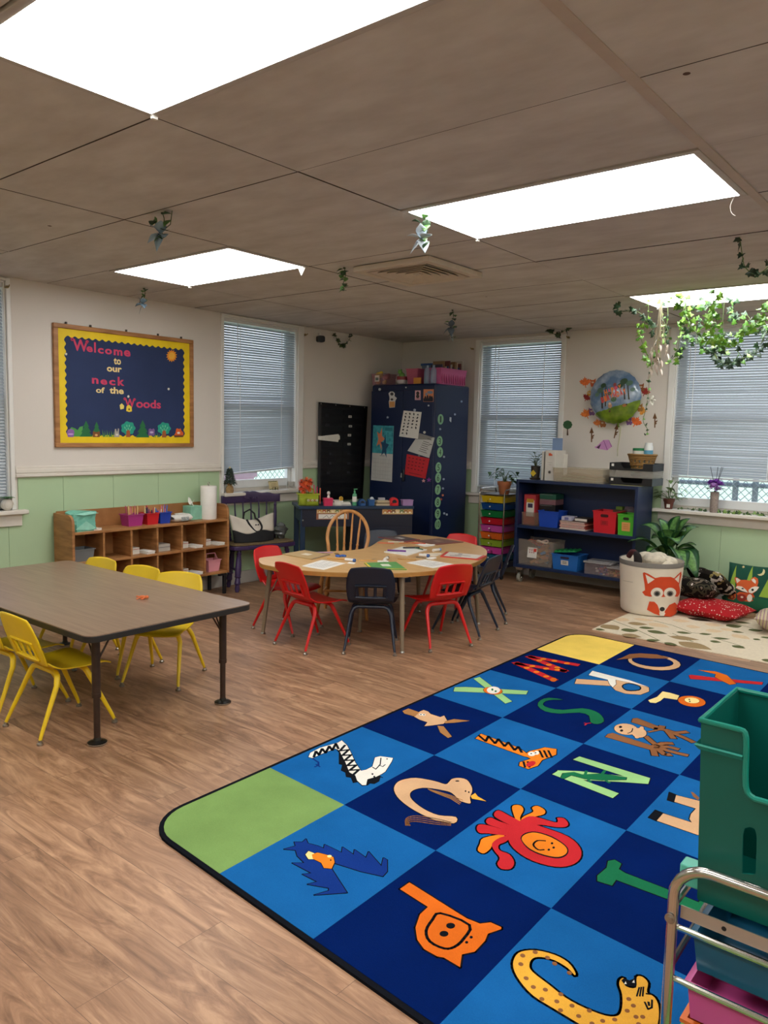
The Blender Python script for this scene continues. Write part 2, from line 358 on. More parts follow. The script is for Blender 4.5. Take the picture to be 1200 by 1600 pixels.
# ------------------------------------------------------------------ windows and blinds
M_GLASS = glassy('pane_glass', '#E8F2F4', .08, .02)
def slat_mat():
    m = bpy.data.materials.new('blind_slat'); m.use_nodes = True; nt = m.node_tree; N = nt.nodes; L = nt.links; b = N['Principled BSDF']
    b.inputs['Base Color'].default_value = rgb('#A9AEB3'); b.inputs['Roughness'].default_value = .4
    tr = N.new('ShaderNodeBsdfTranslucent'); tr.inputs['Color'].default_value = rgb('#B9CCE0'); mx = N.new('ShaderNodeMixShader'); mx.inputs[0].default_value = .10
    L.new(b.outputs[0], mx.inputs[1]); L.new(tr.outputs[0], mx.inputs[2]); L.new(mx.outputs[0], N['Material Output'].inputs['Surface']); return m
M_SLAT = slat_mat(); M_CORD = mat('#E9EAEA', .7)
def window(n, T, W, bz0, bz1, lbl, cas0, cas1, sill0, sill1, cords=(.22, .8), proj=.07):
    u0, u1, z0, z1 = W; D = -.125
    w = thing('window_%d' % n, None, None, T @ V(((u0+u1)/2, 0, z0)), 0, kind='structure'); Ti = MX.Translation(-w.location) @ T
    m = MB(Ti)                                                        # casing and jambs
    m.bb(u0-cas0, u0, -.001, .016, z0, z1+.02); m.bb(u1, u1+cas1, -.001, .016, z0, z1+.02); m.bb(u0-cas0, u1+cas1, -.001, .014, z1, z1+.02)
    m.bb(u0, u0+.012, -TH, .0, z0, z1); m.bb(u1-.012, u1, -TH, .0, z0, z1); m.bb(u0, u1, -TH, 0, z1-.012, z1)
    m.build('window_frame', mat('#E6E5E1', .4, var=.02), w, bev=.004)
    def sash(za, zb, d, bot):
        m = MB(Ti); a, b = u0+.012, u1-.012
        m.bb(a, a+.05, d, d+.03, za, zb); m.bb(b-.05, b, d, d+.03, za, zb); m.bb(a+.05, b-.05, d, d+.03, za, za+bot); m.bb(a+.05, b-.05, d, d+.03, zb-.04, zb)
        s = m.build('sash', mat('#DADBDA', .35, var=.02), w, bev=.004)
        g = MB(Ti); g.bb(a+.045, b-.045, d+.012, d+.016, za+bot-.005, zb-.035); g.build('pane', M_GLASS, s)
    zm = (z0+z1)/2; sash(z0+.03, zm+.02, D+.035, .075); sash(zm-.02, z1-.012, D, .05)
    MB(Ti).bb(sill0, sill1, -.13, proj, z0-.03, z0).build('sill', TRIMW, w, bev=.006)
    MB(Ti).bb(sill0+.03, sill1-.03, .0085, .026, z0-.115, z0-.03).build('apron', TRIMW, w, bev=.004)
    MB(Ti).bb(u0, u1, -.13, -.09, z0, z0+.03).build('sill_nose', TRIMW, w)
    # venetian blind, just inside the opening
    b = thing('window_blind', lbl, 'blind', T @ V(((u0+u1)/2, -.03, z1-.012)), 0, 'lowered venetian blinds'); Tb = MX.Translation(-b.location) @ T
    a0, a1 = u0+.014, u1-.014; top = z1-.042; dc = -.03
    MB(Tb).bb(a0, a1, dc-.018, dc+.016, z1-.042, z1-.0125).build('headrail', mat('#D9DCDE', .4), b, bev=.003)
    m = MB(Tb); N = int((top-min(bz0, bz1))/.0222)
    for k in range(1, N):
        t = k/N; za = top+(bz0-top)*t; zb = top+(bz1-top)*t; sg = rnd.uniform(-.0008, .0008); an = math.radians(54+rnd.uniform(-1.5, 1.5)); hw = .0132
        dy, dz = hw*math.cos(an), hw*math.sin(an)
        pts = []
        for f_, c in ((-1, 0), (0, .0038), (1, 0)):
            for (u, z) in ((a0, za), ((a0+a1)/2, (za+zb)/2-sg), (a1, zb)): pts.append((u, dc-f_*dy+c*math.sin(an), z+f_*dz+c*math.cos(an)))
        q = len(m.v); m.add(pts, [(0, 1, 4, 3), (1, 2, 5, 4), (3, 4, 7, 6), (4, 5, 8, 7)])
    m.build('slats', M_SLAT, b, ang=80)
    m = MB(Tb); R = MX.Rotation(math.atan2(bz1-bz0, a1-a0), 3, 'Y').inverted() if False else None
    for s in (0,):
        vs = []
        for (u, z) in ((a0, bz0), (a1, bz1)):
            for d, e in ((-.012, -.008), (.012, -.008), (.012, .008), (-.012, .008)): vs.append((u, dc+d, z+e))
        m.add(vs, [(0, 1, 2, 3), (7, 6, 5, 4), (0, 4, 5, 1), (1, 5, 6, 2), (2, 6, 7, 3), (3, 7, 4, 0)])
    m.build('bottom_rail', mat('#C3C7CB', .4), b, smooth=False)
    for c in cords:
        m = MB(Tb); u = a0+(a1-a0)*c; zb = bz0+(bz1-bz0)*c; m.box((u, dc+.0135, (top+zb)/2), (.006, .0015, top-zb)); m.build('ladder_cord', M_CORD, b, smooth=False)
    m = MB(Tb); u = a0+(a1-a0)*(cords[0]-.04); m.tube([(u, dc+.02, top), (u, dc+.022, top-.55)], .004, 6); m.build('tilt_wand', glassy('wand', '#EDEDED', .5), b)
    return w
window(1, TL, W1, .93, .90, 'lowered venetian blind at the far left edge of the photo', .06, .03, W1[0]-.13, 2.64)
window(2, TL, W2, 1.005, 1.055, 'lowered venetian blind behind the purple chair, its bottom rail hanging askew', .03, .075, 4.40, 5.45)
window(3, TB, W3, .87, .87, 'lowered venetian blind between the blue cabinet and the birthday balloon', .055, .045, -4.53, -3.40)
window(4, TB, W4, 1.08, 1.075, 'lowered venetian blind behind the ivy garland at right', .055, .06, -2.50, -1.30, (.15, .83), .10)
# rod brackets left on the window casings
for k, (p, T_) in enumerate((((478, 523), 'L'), ((737, 545), 'B'), ((887, 527), 'B'), ((12, 448), 'L'))):
    q = PX(p[0], p[1], XL+.03) if T_ == 'L' else PY(p[0], p[1], YB-.03)
    n = X_ if T_ == 'L' else -Y_; m = MB(); m.cyl(-n*.0295, n*.0, .010, n=10); m.tube([(0, 0, 0), n*.02, n*.025+Z_*.012], .004, 6)
    place(m, 'rod_bracket', mat('#9C8A62', .4, .8), ('small curtain rod bracket on the wall beside ' + ('the black wall camera', 'the blue cabinet', 'the maple leaf cutouts', 'the far left window')[k]), 'bracket', q)
# ------------------------------------------------------------------ outside
gm = mat('#BFCFAE', .9, var=.25, scale=2.5)
m = MB(); m.bb(-45, XL-.2, -20, 45, -.62, -.6); m.bb(XL-.2, 30, YB+.2, 45, -.62, -.6); g = m.build('ground', gm, smooth=False); g['kind'] = 'structure'
def fence(T, u0, u1, d, lbl, posts, rails):
    t = thing('chain_link_fence', lbl, 'fence', T @ V(((u0+u1)/2, d, -.6))); Tf = MX.Translation(-t.location) @ T
    m = MB(Tf); z0, z1, p = -.55, 1.02, .075; n = int((u1-u0)/p)
    for k in range(-int((z1-z0)/p), n):
        for sg in (0, 1):
            ua = u0+k*p; ub = ua+(z1-z0); a, b = max(ua, u0), min(ub, u1)
            if b <= a: continue
            za, zb = z0+(a-ua), z0+(b-ua)
            if sg: za, zb = z0+z1-za, z0+z1-zb
            m.tube([(a, d+.004*sg, za), (b, d+.004*sg, zb)], .0035, 4, cap=False)
    m.build('wire_mesh', mat('#7F8C93', .5, .5), t)
    for u in posts: MB(Tf).cyl((u, d-.03, -.6), (u, d-.03, 1.06), .028, n=10).build('post', mat('#66727E', .5, .4), t)
    for z in rails: MB(Tf).cyl((u0, d-.03, z), (u1, d-.03, z), .022, n=8).build('rail', mat('#5E6A78', .5, .4), t)
fence(TL, 4.3, 8.6, -1.5, 'chain link fence outside the window behind the purple chair', (5.2, 7.4), (1.02,))
fence(TB, -3.2, .2, -1.0, 'chain link fence with grey posts outside the right-hand window', (-2.1, -1.92, -.4), (.98,))
q = PX(372, 752, XL-.36); m = MB(); m.tray(.24, .13, .30, .17, .13, .005); m.bb(-.16, .16, -.095, -.085, .09, .135); m.bb(-.16, .16, .085, .095, .09, .135); m.bb(-.02, .02, -.19, .1, -.02, 0)
place(m, 'planter', mat('#D3AEC0', .6), 'pink window box planter outside the window behind the purple chair', 'planter', (XL-.36, q.y, .865), PI/2)
# ------------------------------------------------------------------ world, exposure
wd = bpy.data.worlds.new('overcast'); SC.world = wd; wd.use_nodes = True; N = wd.node_tree.nodes; L = wd.node_tree.links; bg = N['Background']
tc = N.new('ShaderNodeTexCoord'); sp = N.new('ShaderNodeSeparateXYZ'); rp = N.new('ShaderNodeValToRGB')
rp.color_ramp.elements[0].position = .45; rp.color_ramp.elements[0].color = (.75, .82, .9, 1); rp.color_ramp.elements[1].position = .7; rp.color_ramp.elements[1].color = (.62, .78, 1, 1)
L.new(tc.outputs['Generated'], sp.inputs[0]); L.new(sp.outputs['Z'], rp.inputs[0]); L.new(rp.outputs[0], bg.inputs['Color']); bg.inputs['Strength'].default_value = SKY
SC.view_settings.view_transform = 'Standard'; SC.view_settings.look = 'None'; SC.view_settings.gamma = 1; SC.view_settings.use_curve_mapping = False; SC.view_settings.exposure = EXPO
SC.cycles.max_bounces = 8; SC.cycles.diffuse_bounces = 5; SC.cycles.transparent_max_bounces = 16; SC.cycles.sample_clamp_indirect = 4
# ================================================================== LEFT WALL
OAK = wood('oak_shelf', '#8A5A30', '#B98350', (2, 2, 14), .45, 2.2)
OAKH = wood('oak_shelf_flat', '#8A5A30', '#B98350', (14, 2, 2), .45, 2.2)
# ---- welcome board
bd = thing('bulletin_board', 'navy welcome bulletin board with scalloped yellow border and oak frame on the left wall', 'bulletin board', (XL, 3.484, 1.255))
Tb = MX.Translation(-bd.location)
def lw(d): o, a, b = LW(d); return (o-bd.location, a, b)
by0, by1, bz0, bz1 = 2.872, 4.096, 1.255, 2.150
m = MB(Tb)
for a in ((by0, by1, bz0, bz0+.032), (by0, by1, bz1-.032, bz1), (by0, by0+.035, bz0+.032, bz1-.032), (by1-.035, by1, bz0+.032, bz1-.032)): m.bb(XL+.001, XL+.026, *a)
m.build('frame', OAK, bd, bev=.003)
M_NAVYP = mat('#22325A', .8, var=.12, scale=3)
MB(Tb).bb(XL+.004, XL+.012, by0+.03, by1-.03, bz0+.03, bz1-.03).build('backing_paper', M_NAVYP, bd, smooth=False)
m = MB(); w_ = .058                                                     # scalloped border strips
ia, ib, ja, jb = by0+.033, by1-.033, bz0+.03, bz1-.03
def scallop(L_, n, w, amp): return [(L_*i/(n*6), w+amp*math.cos(2*PI*i/6)) for i in range(n*6+1)]
for (o2, e1, e2, L_, n, dd) in ((V((0, ia, ja)), Y_, Z_, ib-ia, 21, 0), (V((0, ib, jb)), -Y_, -Z_, ib-ia, 21, 0), (V((0, ia, jb)), -Z_, Y_, jb-ja, 15, .0008), (V((0, ib, ja)), Z_, -Y_, jb-ja, 15, .0008)):
    p = [(0, 0), (L_, 0)]+scallop(L_, n, w_, .007)[::-1]
    m.prism(p, (V((XL+.0122+dd, 0, 0))+o2-bd.location, e1, e2), .0006)
m.build('scalloped_border', mat('#EBCB12', .6), bd, smooth=False)
cp = lambda x, y: (lambda q: (q.y, q.z))(PX(x/3.5294, 420+y/3.5294, XL+.014))
def btext(t, x0, y0, x1, y1, hx, bold=.03, rot=0):
    a = cp(x0, y1); b = cp(x1, y1); c = cp((x0+x1)/2, y0); d = cp((x0+x1)/2, y1); m = MB()
    text(m, t, lw(.0126), a[0], b[0], d[1], c[1], 0, bold, 0, rot); return m.build('lettering', mat(hx, .7), bd, smooth=False)
RED, CREAM = '#CC3C62', '#E9CF8E'
def curl(x, y, r, hx):
    m = MB(); c = cp(x, y); pts = [(c[0]+r*math.cos(t)*(1-t/12), c[1]+r*math.sin(t)*(1-t/12)) for t in [i*.45 for i in range(14)]]
    fo_ = lw(.0132); m.tube([fo_[0]+Y_*a+Z_*b for a, b in pts], .0045, 6)
    m.build('lettering_curl', mat(hx, .7), bd, smooth=False)
btext('W', 402, 390, 488, 455, RED, .025); curl(398, 390, .012, RED); curl(480, 404, .012, RED)
for ch, x0, y0, x1, y1 in (('e', 478, 428, 512, 459), ('l', 520, 405, 530, 462), ('c', 540, 437, 572, 467), ('o', 580, 441, 618, 472), ('m', 628, 446, 676, 478), ('e', 684, 449, 720, 484)): btext(ch, x0, y0, x1, y1, RED, .03)
btext('to', 628, 492, 668, 528, CREAM, .03); btext('our', 590, 543, 672, 569, CREAM, .03)
for ch, x0, y0, x1, y1 in (('n', 508, 602, 544, 634), ('e', 555, 610, 592, 639), ('c', 603, 613, 637, 642), ('k', 650, 597, 687, 645)): btext(ch, x0, y0, x1, y1, RED, .03)
btext('of', 530, 653, 578, 685, CREAM, .03); btext('the', 605, 653, 683, 690, CREAM, .03)
btext('W', 690, 716, 744, 764, RED, .03); curl(688, 718, .009, RED); curl(742, 722, .009, RED); btext('oods', 752, 722, 888, 769, RED, .025)
def bpoly(name, pts, hx, off=.013, ex=()):
    m = MB(); m.prism([cp(*p) for p in pts], lw(off), .0006)
    for i, (pp, h2) in enumerate(ex): m.prism([cp(*p) for p in pp], lw(off+.0007+.0001*i), .0003, i+1)
    return m.build(name, [mat(hx, .7)]+[mat(h2, .7) for _, h2 in ex], bd, smooth=False)
def pine(cx, top, base, hw): return [(cx, top), (cx+hw*.45, top+(base-top)*.38), (cx+hw*.25, top+(base-top)*.38), (cx+hw*.75, top+(base-top)*.7), (cx+hw*.45, top+(base-top)*.7), (cx+hw, base), (cx-hw, base), (cx-hw*.45, top+(base-top)*.7), (cx-hw*.75, top+(base-top)*.7), (cx-hw*.25, top+(base-top)*.38), (cx-hw*.45, top+(base-top)*.38)]
for a in ((475, 838, 926, 36), (533, 843, 922, 28), (787, 834, 930, 38)): bpoly('paper_pine', pine(*a), '#1F6B3C')
for cx, cy, r in ((707, 884, 38), (905, 886, 35)):
    leaf = [ell(cx+dx, cy+dy, 3, 7, dx*.02) for dx, dy in ((-18, -8), (-7, -18), (6, -18), (18, -8), (-10, 4), (10, 4), (0, -2))]
    bpoly('paper_tree', [(cx+(r+3*math.cos(7*t))*math.cos(t), cy-5+(r+3*math.cos(7*t))*.95*math.sin(t)) for t in [2*PI*i/42 for i in range(42)]], '#1E9B83', .0131, [([(cx-9, cy+6), (cx+9, cy+6), (cx+12, cy+44), (cx-12, cy+44)], '#A0562B')]+[(l, '#6FC49A') for l in leaf])
bpoly('paper_bush', [(390, 925), (380, 890), (395, 873), (415, 880), (428, 890), (440, 872), (458, 868), (455, 900), (445, 925)], '#4E9A4B', .0128)
bpoly('paper_mushroom', [(368, 905), (374, 888), (392, 882), (408, 890), (410, 905), (405, 928), (375, 928)], '#8A62A8', .0136, [(ell(390, 912, 16, 4), '#C9A8D8')])
bpoly('paper_bear', [(512, 928), (512, 900), (518, 895), (525, 900), (540, 900), (546, 895), (551, 902), (550, 928)], '#7A4B23', .0136, [(ell(531, 917, 8, 6), '#D8A86A')])
bpoly('paper_rabbit', [(630, 928), (632, 900), (634, 883), (641, 883), (643, 897), (648, 897), (650, 880), (657, 882), (656, 902), (660, 928)], '#A9A39A', .0136, [(ell(645, 915, 7, 6), '#D8D2C8')])
bpoly('paper_raccoon', [(818, 920), (820, 885), (828, 880), (838, 886), (847, 880), (853, 888), (852, 920)], '#7B5C92', .0136, [(ell(836, 902, 10, 6), '#C3AED0')])
bpoly('paper_fox', [(960, 918), (968, 905), (972, 882), (980, 880), (988, 884), (996, 880), (1000, 892), (1012, 905), (1010, 918), (985, 924)], '#E0601F', .0136, [(ell(985, 905, 8, 6), '#F1E2D0'), ([(958, 918), (1012, 918), (1010, 928), (962, 930)], '#6D3D22')])
gp = []
for i in range(9): x = 568+i*8; gp += [(x, 928), (x+3+(i % 3-1)*6, 885+(i*7) % 18), (x+6, 928)]
bpoly('paper_grass', gp, '#5C9A3A', .0126)
gp = []
for i in range(5): x = 848+i*7; gp += [(x, 930), (x+3+(i % 3-1)*4, 900+(i*5) % 12), (x+5, 930)]
bpoly('paper_grass', gp, '#5C9A3A', .0126)
sx, sy = 947, 480
bpoly('paper_sun', [(sx+(31 if i % 2 else 22)*math.cos(2*PI*i/28), sy+1.15*(31 if i % 2 else 22)*math.sin(2*PI*i/28)) for i in range(28)], '#E9921F', .013, [(ell(sx, sy, 17, 20), '#F0B33C')])
bpoly('paper_hive', [(660, 752), (672, 742), (685, 756), (682, 772), (664, 776)], '#E6D26A', .0136); bpoly('paper_hive', [(696, 784), (698, 758), (712, 750), (726, 762), (728, 786), (712, 790)], '#E8C93A', .0136, [(ell(712, 775, 5, 5), '#6B4A1A')])
for x, y in ((365, 470), (930, 663), (708, 704)): bpoly('push_pin', ell(x, y, 6, 7, n=10), '#D9D6C8', .0136)
for x, y in ((365, 296), (500, 330), (697, 352), (872, 374), (1000, 381)):
    c = cp(x, y); m = MB(Tb); m.box((XL+.012, c[0], bz1+.006), (.012, .014, .022)); m.build('wall_clip', mat('#4A4642', .4, .6), bd, bev=.002)
# ---- oak cubby shelf
cy0, cy1, cxb, cxf, ct, cb, cm = 2.84, 4.265, -5.436, -5.175, .650, .185, .428
cu = thing('cubby_shelf', 'low oak cubby shelf with twelve open boxes on black legs under the welcome board', 'shelf', ((cxb+cxf)/2, (cy0+cy1)/2, 0)); Tc = MX.Translation(-cu.location)
for y in (cy0, cy1-.02):
    m = MB(Tc); r = .06; p = [(cxb, cb), (cxf, cb), (cxf, ct+.125-r)]+[(cxf-r+r*math.cos(t), ct+.125-r+r*math.sin(t)) for t in [PI/2*i/6 for i in range(1, 7)]]+[(cxb, ct+.125)]
    m.prism(p, (V((0, y+.02, 0)), X_, Z_), .02); m.build('side_panel', OAK, cu, bev=.002)
MB(Tc).bb(cxb, cxb+.01, cy0+.02, cy1-.02, cb, ct+.135).build('back_panel', OAKH, cu)
for nm, z in (('top', ct), ('shelf', cm), ('bottom', cb+.018)): MB(Tc).bb(cxb+.01, cxf, cy0+.02, cy1-.02, z-.018, z).build(nm, OAKH, cu, bev=.002)
cw = (cy1-cy0-.04)/6
for k in range(1, 6):
    y = cy0+.02+cw*k
    for a, b in ((cb+.018, cm-.018), (cm, ct-.018)): MB(Tc).bb(cxb+.01, cxf-.004, y-.008, y+.008, a, b).build('divider', OAK, cu)
for x in (cxb+.03, cxf-.03):
    for y in (cy0+.05, cy0+.7, cy1-.03):
        m = MB(Tc); m.bb(x-.012, x+.012, y-.012, y+.012, 0, cb); m.bb(x-.012, x+.012, y-.06, y-.012, cb-.025, cb); m.build('leg', BLACK, cu, bev=.002)
def cub(c, row): return V((cxb+.02, cy0+.02+cw*(c+.5), cm if row else cb+.018))
# contents of the boxes
m = MB(); m.tray(.14, .12, .16, .14, .085, .003); place(m, 'storage_tray', mat('#6E7274', .6), 'grey plastic tray in the top left box of the cubby shelf', 'tray', cub(0, 1)+V((.13, -.02, 0)), PI/2)
def pads(c, row, dx, n, lab, hx='#D9D4C8'):
    b = cub(c, row)
    m = MB(); m.bb(-.04, .04, -.045, .03, 0, .05); m.bb(-.041, .041, -.046, .031, .036, .040, 1); place(m, 'card_box', [mat(hx, .6), mat('#A94A36', .6)], lab[0], 'box', b+V((.12+dx, -.03, 0)), .1)
    m = MB()
    for k in range(n): m.box((0, 0, .006+.011*k), (.13, .075, .010), R=MX.Rotation(.12*k-.1, 3, 'Z'))
    place(m, 'notepad_stack', PAPER, lab[1], 'notepads', b+V((.165+dx, .055, 0)), .15)
pads(2, 1, 0, 2, ('small white card box in the third upper box of the cubby shelf', 'white notepads in the third upper box of the cubby shelf'))
pads(4, 1, 0, 2, ('small white card box in the fifth upper box of the cubby shelf', 'white notepads in the fifth upper box of the cubby shelf'))
pads(5, 1, 0, 2, ('small white card box in the last upper box of the cubby shelf', 'white notepads in the last upper box of the cubby shelf'))
pads(4, 0, 0, 2, ('small white card box in the fifth lower box of the cubby shelf', 'white notepads in the fifth lower box of the cubby shelf'))
b = cub(3, 1); m = MB(); m.bb(-.06, .06, -.06, .05, 0, .055); m.bb(-.061, .061, -.061, .051, .03, .034, 1); place(m, 'card_box', [mat('#B9B2A6', .6), mat('#6B6A70', .6)], 'grey card box alone in the fourth upper box of the cubby shelf', 'box', b+V((.12, -.01, 0)))
b = cub(3, 0); m = MB(); m.bb(-.06, .06, -.05, .05, 0, .03); place(m, 'paper_block', PAPER, 'white paper block in the fourth lower box of the cubby shelf', 'paper', b+V((.15, -.02, 0)), .1)
pk = thing('handled_basket', 'small pink handled basket in the bottom right box of the cubby shelf', 'basket', cub(5, 0)+V((.15, .01, 0)), PI/2)
PINK = mat('#E39AA5', .5); m = MB(); m.tray(.105, .085, .13, .105, .095, .003); m.build('basket_body', PINK, pk)
for x, t in ((-.012, .5), (.012, -.2)): MB().tube([(-.06, x, .10), (-.045, x+.03*t, .15), (.045, x+.03*t, .15), (.06, x, .10)], .004, 6).build('handle', PINK, pk)
# ---- things on the shelf top
def on(px, py, X=-5.30): return V((X, PX(px, py, X).y, ct))
m = MB(); f = lambda u, v: V(((u-.5)*.2*(1-.1*v)+.01*math.sin(9*v), (v-.5)*.02, 0))
g = thing('gift_pouch', 'crumpled mint green gift pouch on the left end of the cubby shelf', 'pouch', V((-5.275, 2.965, ct)), .05)
TEAL = mat('#74BBA6', .6, var=.12, scale=25)
rr0 = random.Random(8)
def pouch(u, v):
    a = 2*PI*u; sq = lambda c: max(-1, min(1, c*1.35)); x = .062*sq(math.cos(a))*(1-.12*v); y = .088*sq(math.sin(a))*(1+.06*v)
    return V((x+.006*math.sin(9*a+4*v), y+.006*math.cos(7*a+6*v), .135*v+(.012*math.sin(2*a+1) if v > .9 else 0)))
m = MB(); m.sheet(pouch, 20, 5); m.sheet(lambda u, v: pouch(u, 1)*(1-v)+V((0, 0, .148))*v, 20, 3); m.build('pouch_body', TEAL, g, solid=.002, smooth=False)
m = MB(); m.add([(.066, -.085, .02), (.068, .0, .075), (.069, .085, .015), (.068, .02, .008)], [(0, 1, 2, 3)]); m.add([(.066, -.09, .13), (.074, -.02, .118), (.072, .10, .128), (.060, .04, .142)], [(0, 1, 2, 3)]); m.build('fold', mat('#94D2BE', .6, var=.1, scale=25), g, solid=.002, smooth=False)
m = MB(); m.box((0, 0, .004), (.05, .06, .008)); m.box((.004, .003, .011), (.046, .055, .006), R=MX.Rotation(.3, 3, 'Z')); place(m, 'note_cards', PAPER, 'small white cards beside the mint pouch on the cubby shelf', 'cards', on(150, 823, -5.24))
def caddy(hx, cname, loc, rz, w=.15, d=.13, h=.085):
    c = thing('pencil_caddy', cname, 'caddy', loc, rz); M = mat(hx, .4)
    m = MB(); m.tray(w*.85, d*.85, w, d, h, .003); m.build('caddy_body', M, c)
    m = MB(); m.bb(-.002, .002, -d*.44, d*.44, .004, h); m.bb(-w*.44, w*.44, -.002, .002, .004, h); m.build('partition', M, c); return c
CAD = (('#A8347F', 'magenta pencil caddy full of pencils on the cubby shelf', 206, 817, ('#D8A070', '#C9657E', '#E0C088', '#B8566A')),
       ('#C9202B', 'red marker caddy between the magenta and blue ones', 233, 814.5, ('#3A3550', '#E8D9A8', '#7A3F86', '#C8485A', '#D9C38A')),
       ('#1F3FA8', 'blue crayon caddy at the right of the caddies', 252.5, 812, ('#D87AA0', '#D0813C', '#7452A0', '#E6E2E6', '#3F6BC0')))
for k, (hx, lb, px, py, cols) in enumerate(CAD):
    loc = on(px, py); W_ = (.135, .11, .105)[k]; caddy(hx, lb, loc, PI/2, W_, .115, .085)
    nm = ('pencil', 'marker', 'crayon_stick')[k]
    for q in range((16, 11, 11)[k]):
        c = cols[q % len(cols)]; L_ = rnd.uniform(.13, .165) if k == 0 else rnd.uniform(.11, .15); r = .0038 if k == 0 else .0055
        px_ = rnd.uniform(-.38, .38)*W_; py_ = (1 if q % 2 else -1)*rnd.uniform(.015, .034); px_ += .008 if abs(px_) < .008 else 0
        dx, dy = rnd.uniform(-.018, .018), rnd.uniform(-.01, .01); a = V((px_*.8, py_*.8, .006)); e = V((px_+dx, py_+dy, L_)); R = MX.Rotation(PI/2, 3, 'Z')
        m = MB(); d = (e-a).normalized(); m.tube([R @ a, R @ (e-d*.014), R @ e], [r, r, r*.3 if k == 0 else r*.8], 6)
        place(m, nm, mat(c, .5), ('pencils standing in the magenta caddy', 'markers standing in the red caddy', 'crayon sticks standing in the blue caddy')[k], ('pencil', 'marker', 'crayon')[k], loc, 0, ('pencils in the magenta caddy', 'markers in the red caddy', 'crayons in the blue caddy')[k])
t = thing('wipes_pack', 'soft white pack of wet wipes before the mint tissue box', 'wipes', on(282, 808, -5.27), PI/2+.1)
m = MB(); m.sheet(lambda u, v: V(((v-.5)*.20, .055*math.cos(2*PI*u)*(1-.25*abs(2*v-1)**4)+.003*math.sin(20*v), .032+.032*math.sin(2*PI*u)*(1-.6*abs(2*v-1)**6)+.004*math.sin(14*v+6*u)*max(0, math.sin(2*PI*u)))), 18, 12); m.build('pack_body', mat('#E3E0DA', .4, var=.05), t)
m = MB(); m.box((0, 0, .066), (.09, .05, .006)); m.build('lid', WHITE, t, bev=.003)
m = MB(); m.box((0, -.056, .028), (.08, .001, .03)); m.build('printed_band', mat('#9FA7A8', .5, var=.5, scale=90), t)
t = thing('tissue_box', 'mint green tissue box with a tissue pulled up on the cubby shelf', 'tissue box', on(301, 800, -5.35), 0)
m = MB(); m.bb(-.055, .055, -.06, .06, 0, .115); m.build('box_body', mat('#86BFA6', .6, var=.2, scale=14), t, bev=.002)
m = MB(); m.sheet(lambda u, v: V((-.03+.06*u, .02*math.sin(4*u+3*v)-.02*v, .114+.075*v*(.6+.4*math.cos(5*u)))), 8, 6); m.build('tissue', PAPER, t, solid=.001)
t = thing('paper_towel_roll', 'white paper towel roll standing on the right end of the cubby shelf', 'paper towel', on(326, 811, -5.29))
m = MB(); m.lathe([(.02, 0), (.066, 0), (.068, .004), (.068, .276), (.066, .28), (.02, .28)], 28); m.build('roll', mat('#EEEAE4', .85, bump=.2, bscale=120), t)
m = MB(); m.sheet(lambda u, v: V((-.01-.03*u, .068+.035*u, .003+.272*v)), 4, 6); m.build('loose_sheet', PAPER, t, solid=.001)
m = MB(); m.cyl((0, 0, .0), (0, 0, .296), .006); m.tube([(.012*math.cos(a), 0, .30+.012*math.sin(a)) for a in [2*PI*i/10 for i in range(10)]], .003, 6, closed=True); m.build('holder_rod', CHROME, t)
# ---- left windowsill (far left edge)
t = thing('snail_planter', 'white snail planter with green leaves on the far left windowsill', 'planter', (XL+.028, PX(11, 790, XL+.03).y, W1[2]))
m = MB(); m.ball((0, 0, .042), (.032, .042, .042)); m.tube([(.012*(1-a/15)+.020, .034*math.cos(a)*(1-a/15), .042+.034*math.sin(a)*(1-a/15)) for a in [i*.5 for i in range(22)]], .003, 5); m.build('snail_shell', mat('#D8D2C8', .5), t)
def leafpts(L_, w): return [(0, 0), (L_*.25, w*.8), (L_*.55, w), (L_*.85, w*.5), (L_, 0), (L_*.85, -w*.5), (L_*.55, -w), (L_*.25, -w*.8)]
def leaf(mb, base, d, L_, w, droop=.3, mi=0, roll=0):
    """curved leaf blade: 2 x 5 quads along direction d, drooping under its own weight"""
    d = V(d).normalized(); side = d.cross(Z_); side = side.normalized() if side.length > .05 else V((1, 0, 0)); nrm = side.cross(d)
    side = side*math.cos(roll)+nrm*math.sin(roll)
    prof = (.06, .75, 1, .8, .4, .02); vs = []
    for i in range(6):
        t = i/5; c = V(base)+d*(L_*t)-Z_*(droop*L_*t*t); hw = w*prof[i]; vs += [c-side*hw+Z_*hw*.25, c, c+side*hw+Z_*hw*.25]
    fs = []
    for i in range(5):
        for j in range(2): fs.append((i*3+j, i*3+j+1, i*3+j+4, i*3+j+3))
    mb.add(vs, fs, mi)
m = MB()
for k in range(12): a = k*2.4; leaf(m, (0, 0, .078), (math.cos(a), math.sin(a), .7), .065, .018, .4)
m.build('foliage', mat('#3F6B3A', .5, var=.2), t, solid=.001)
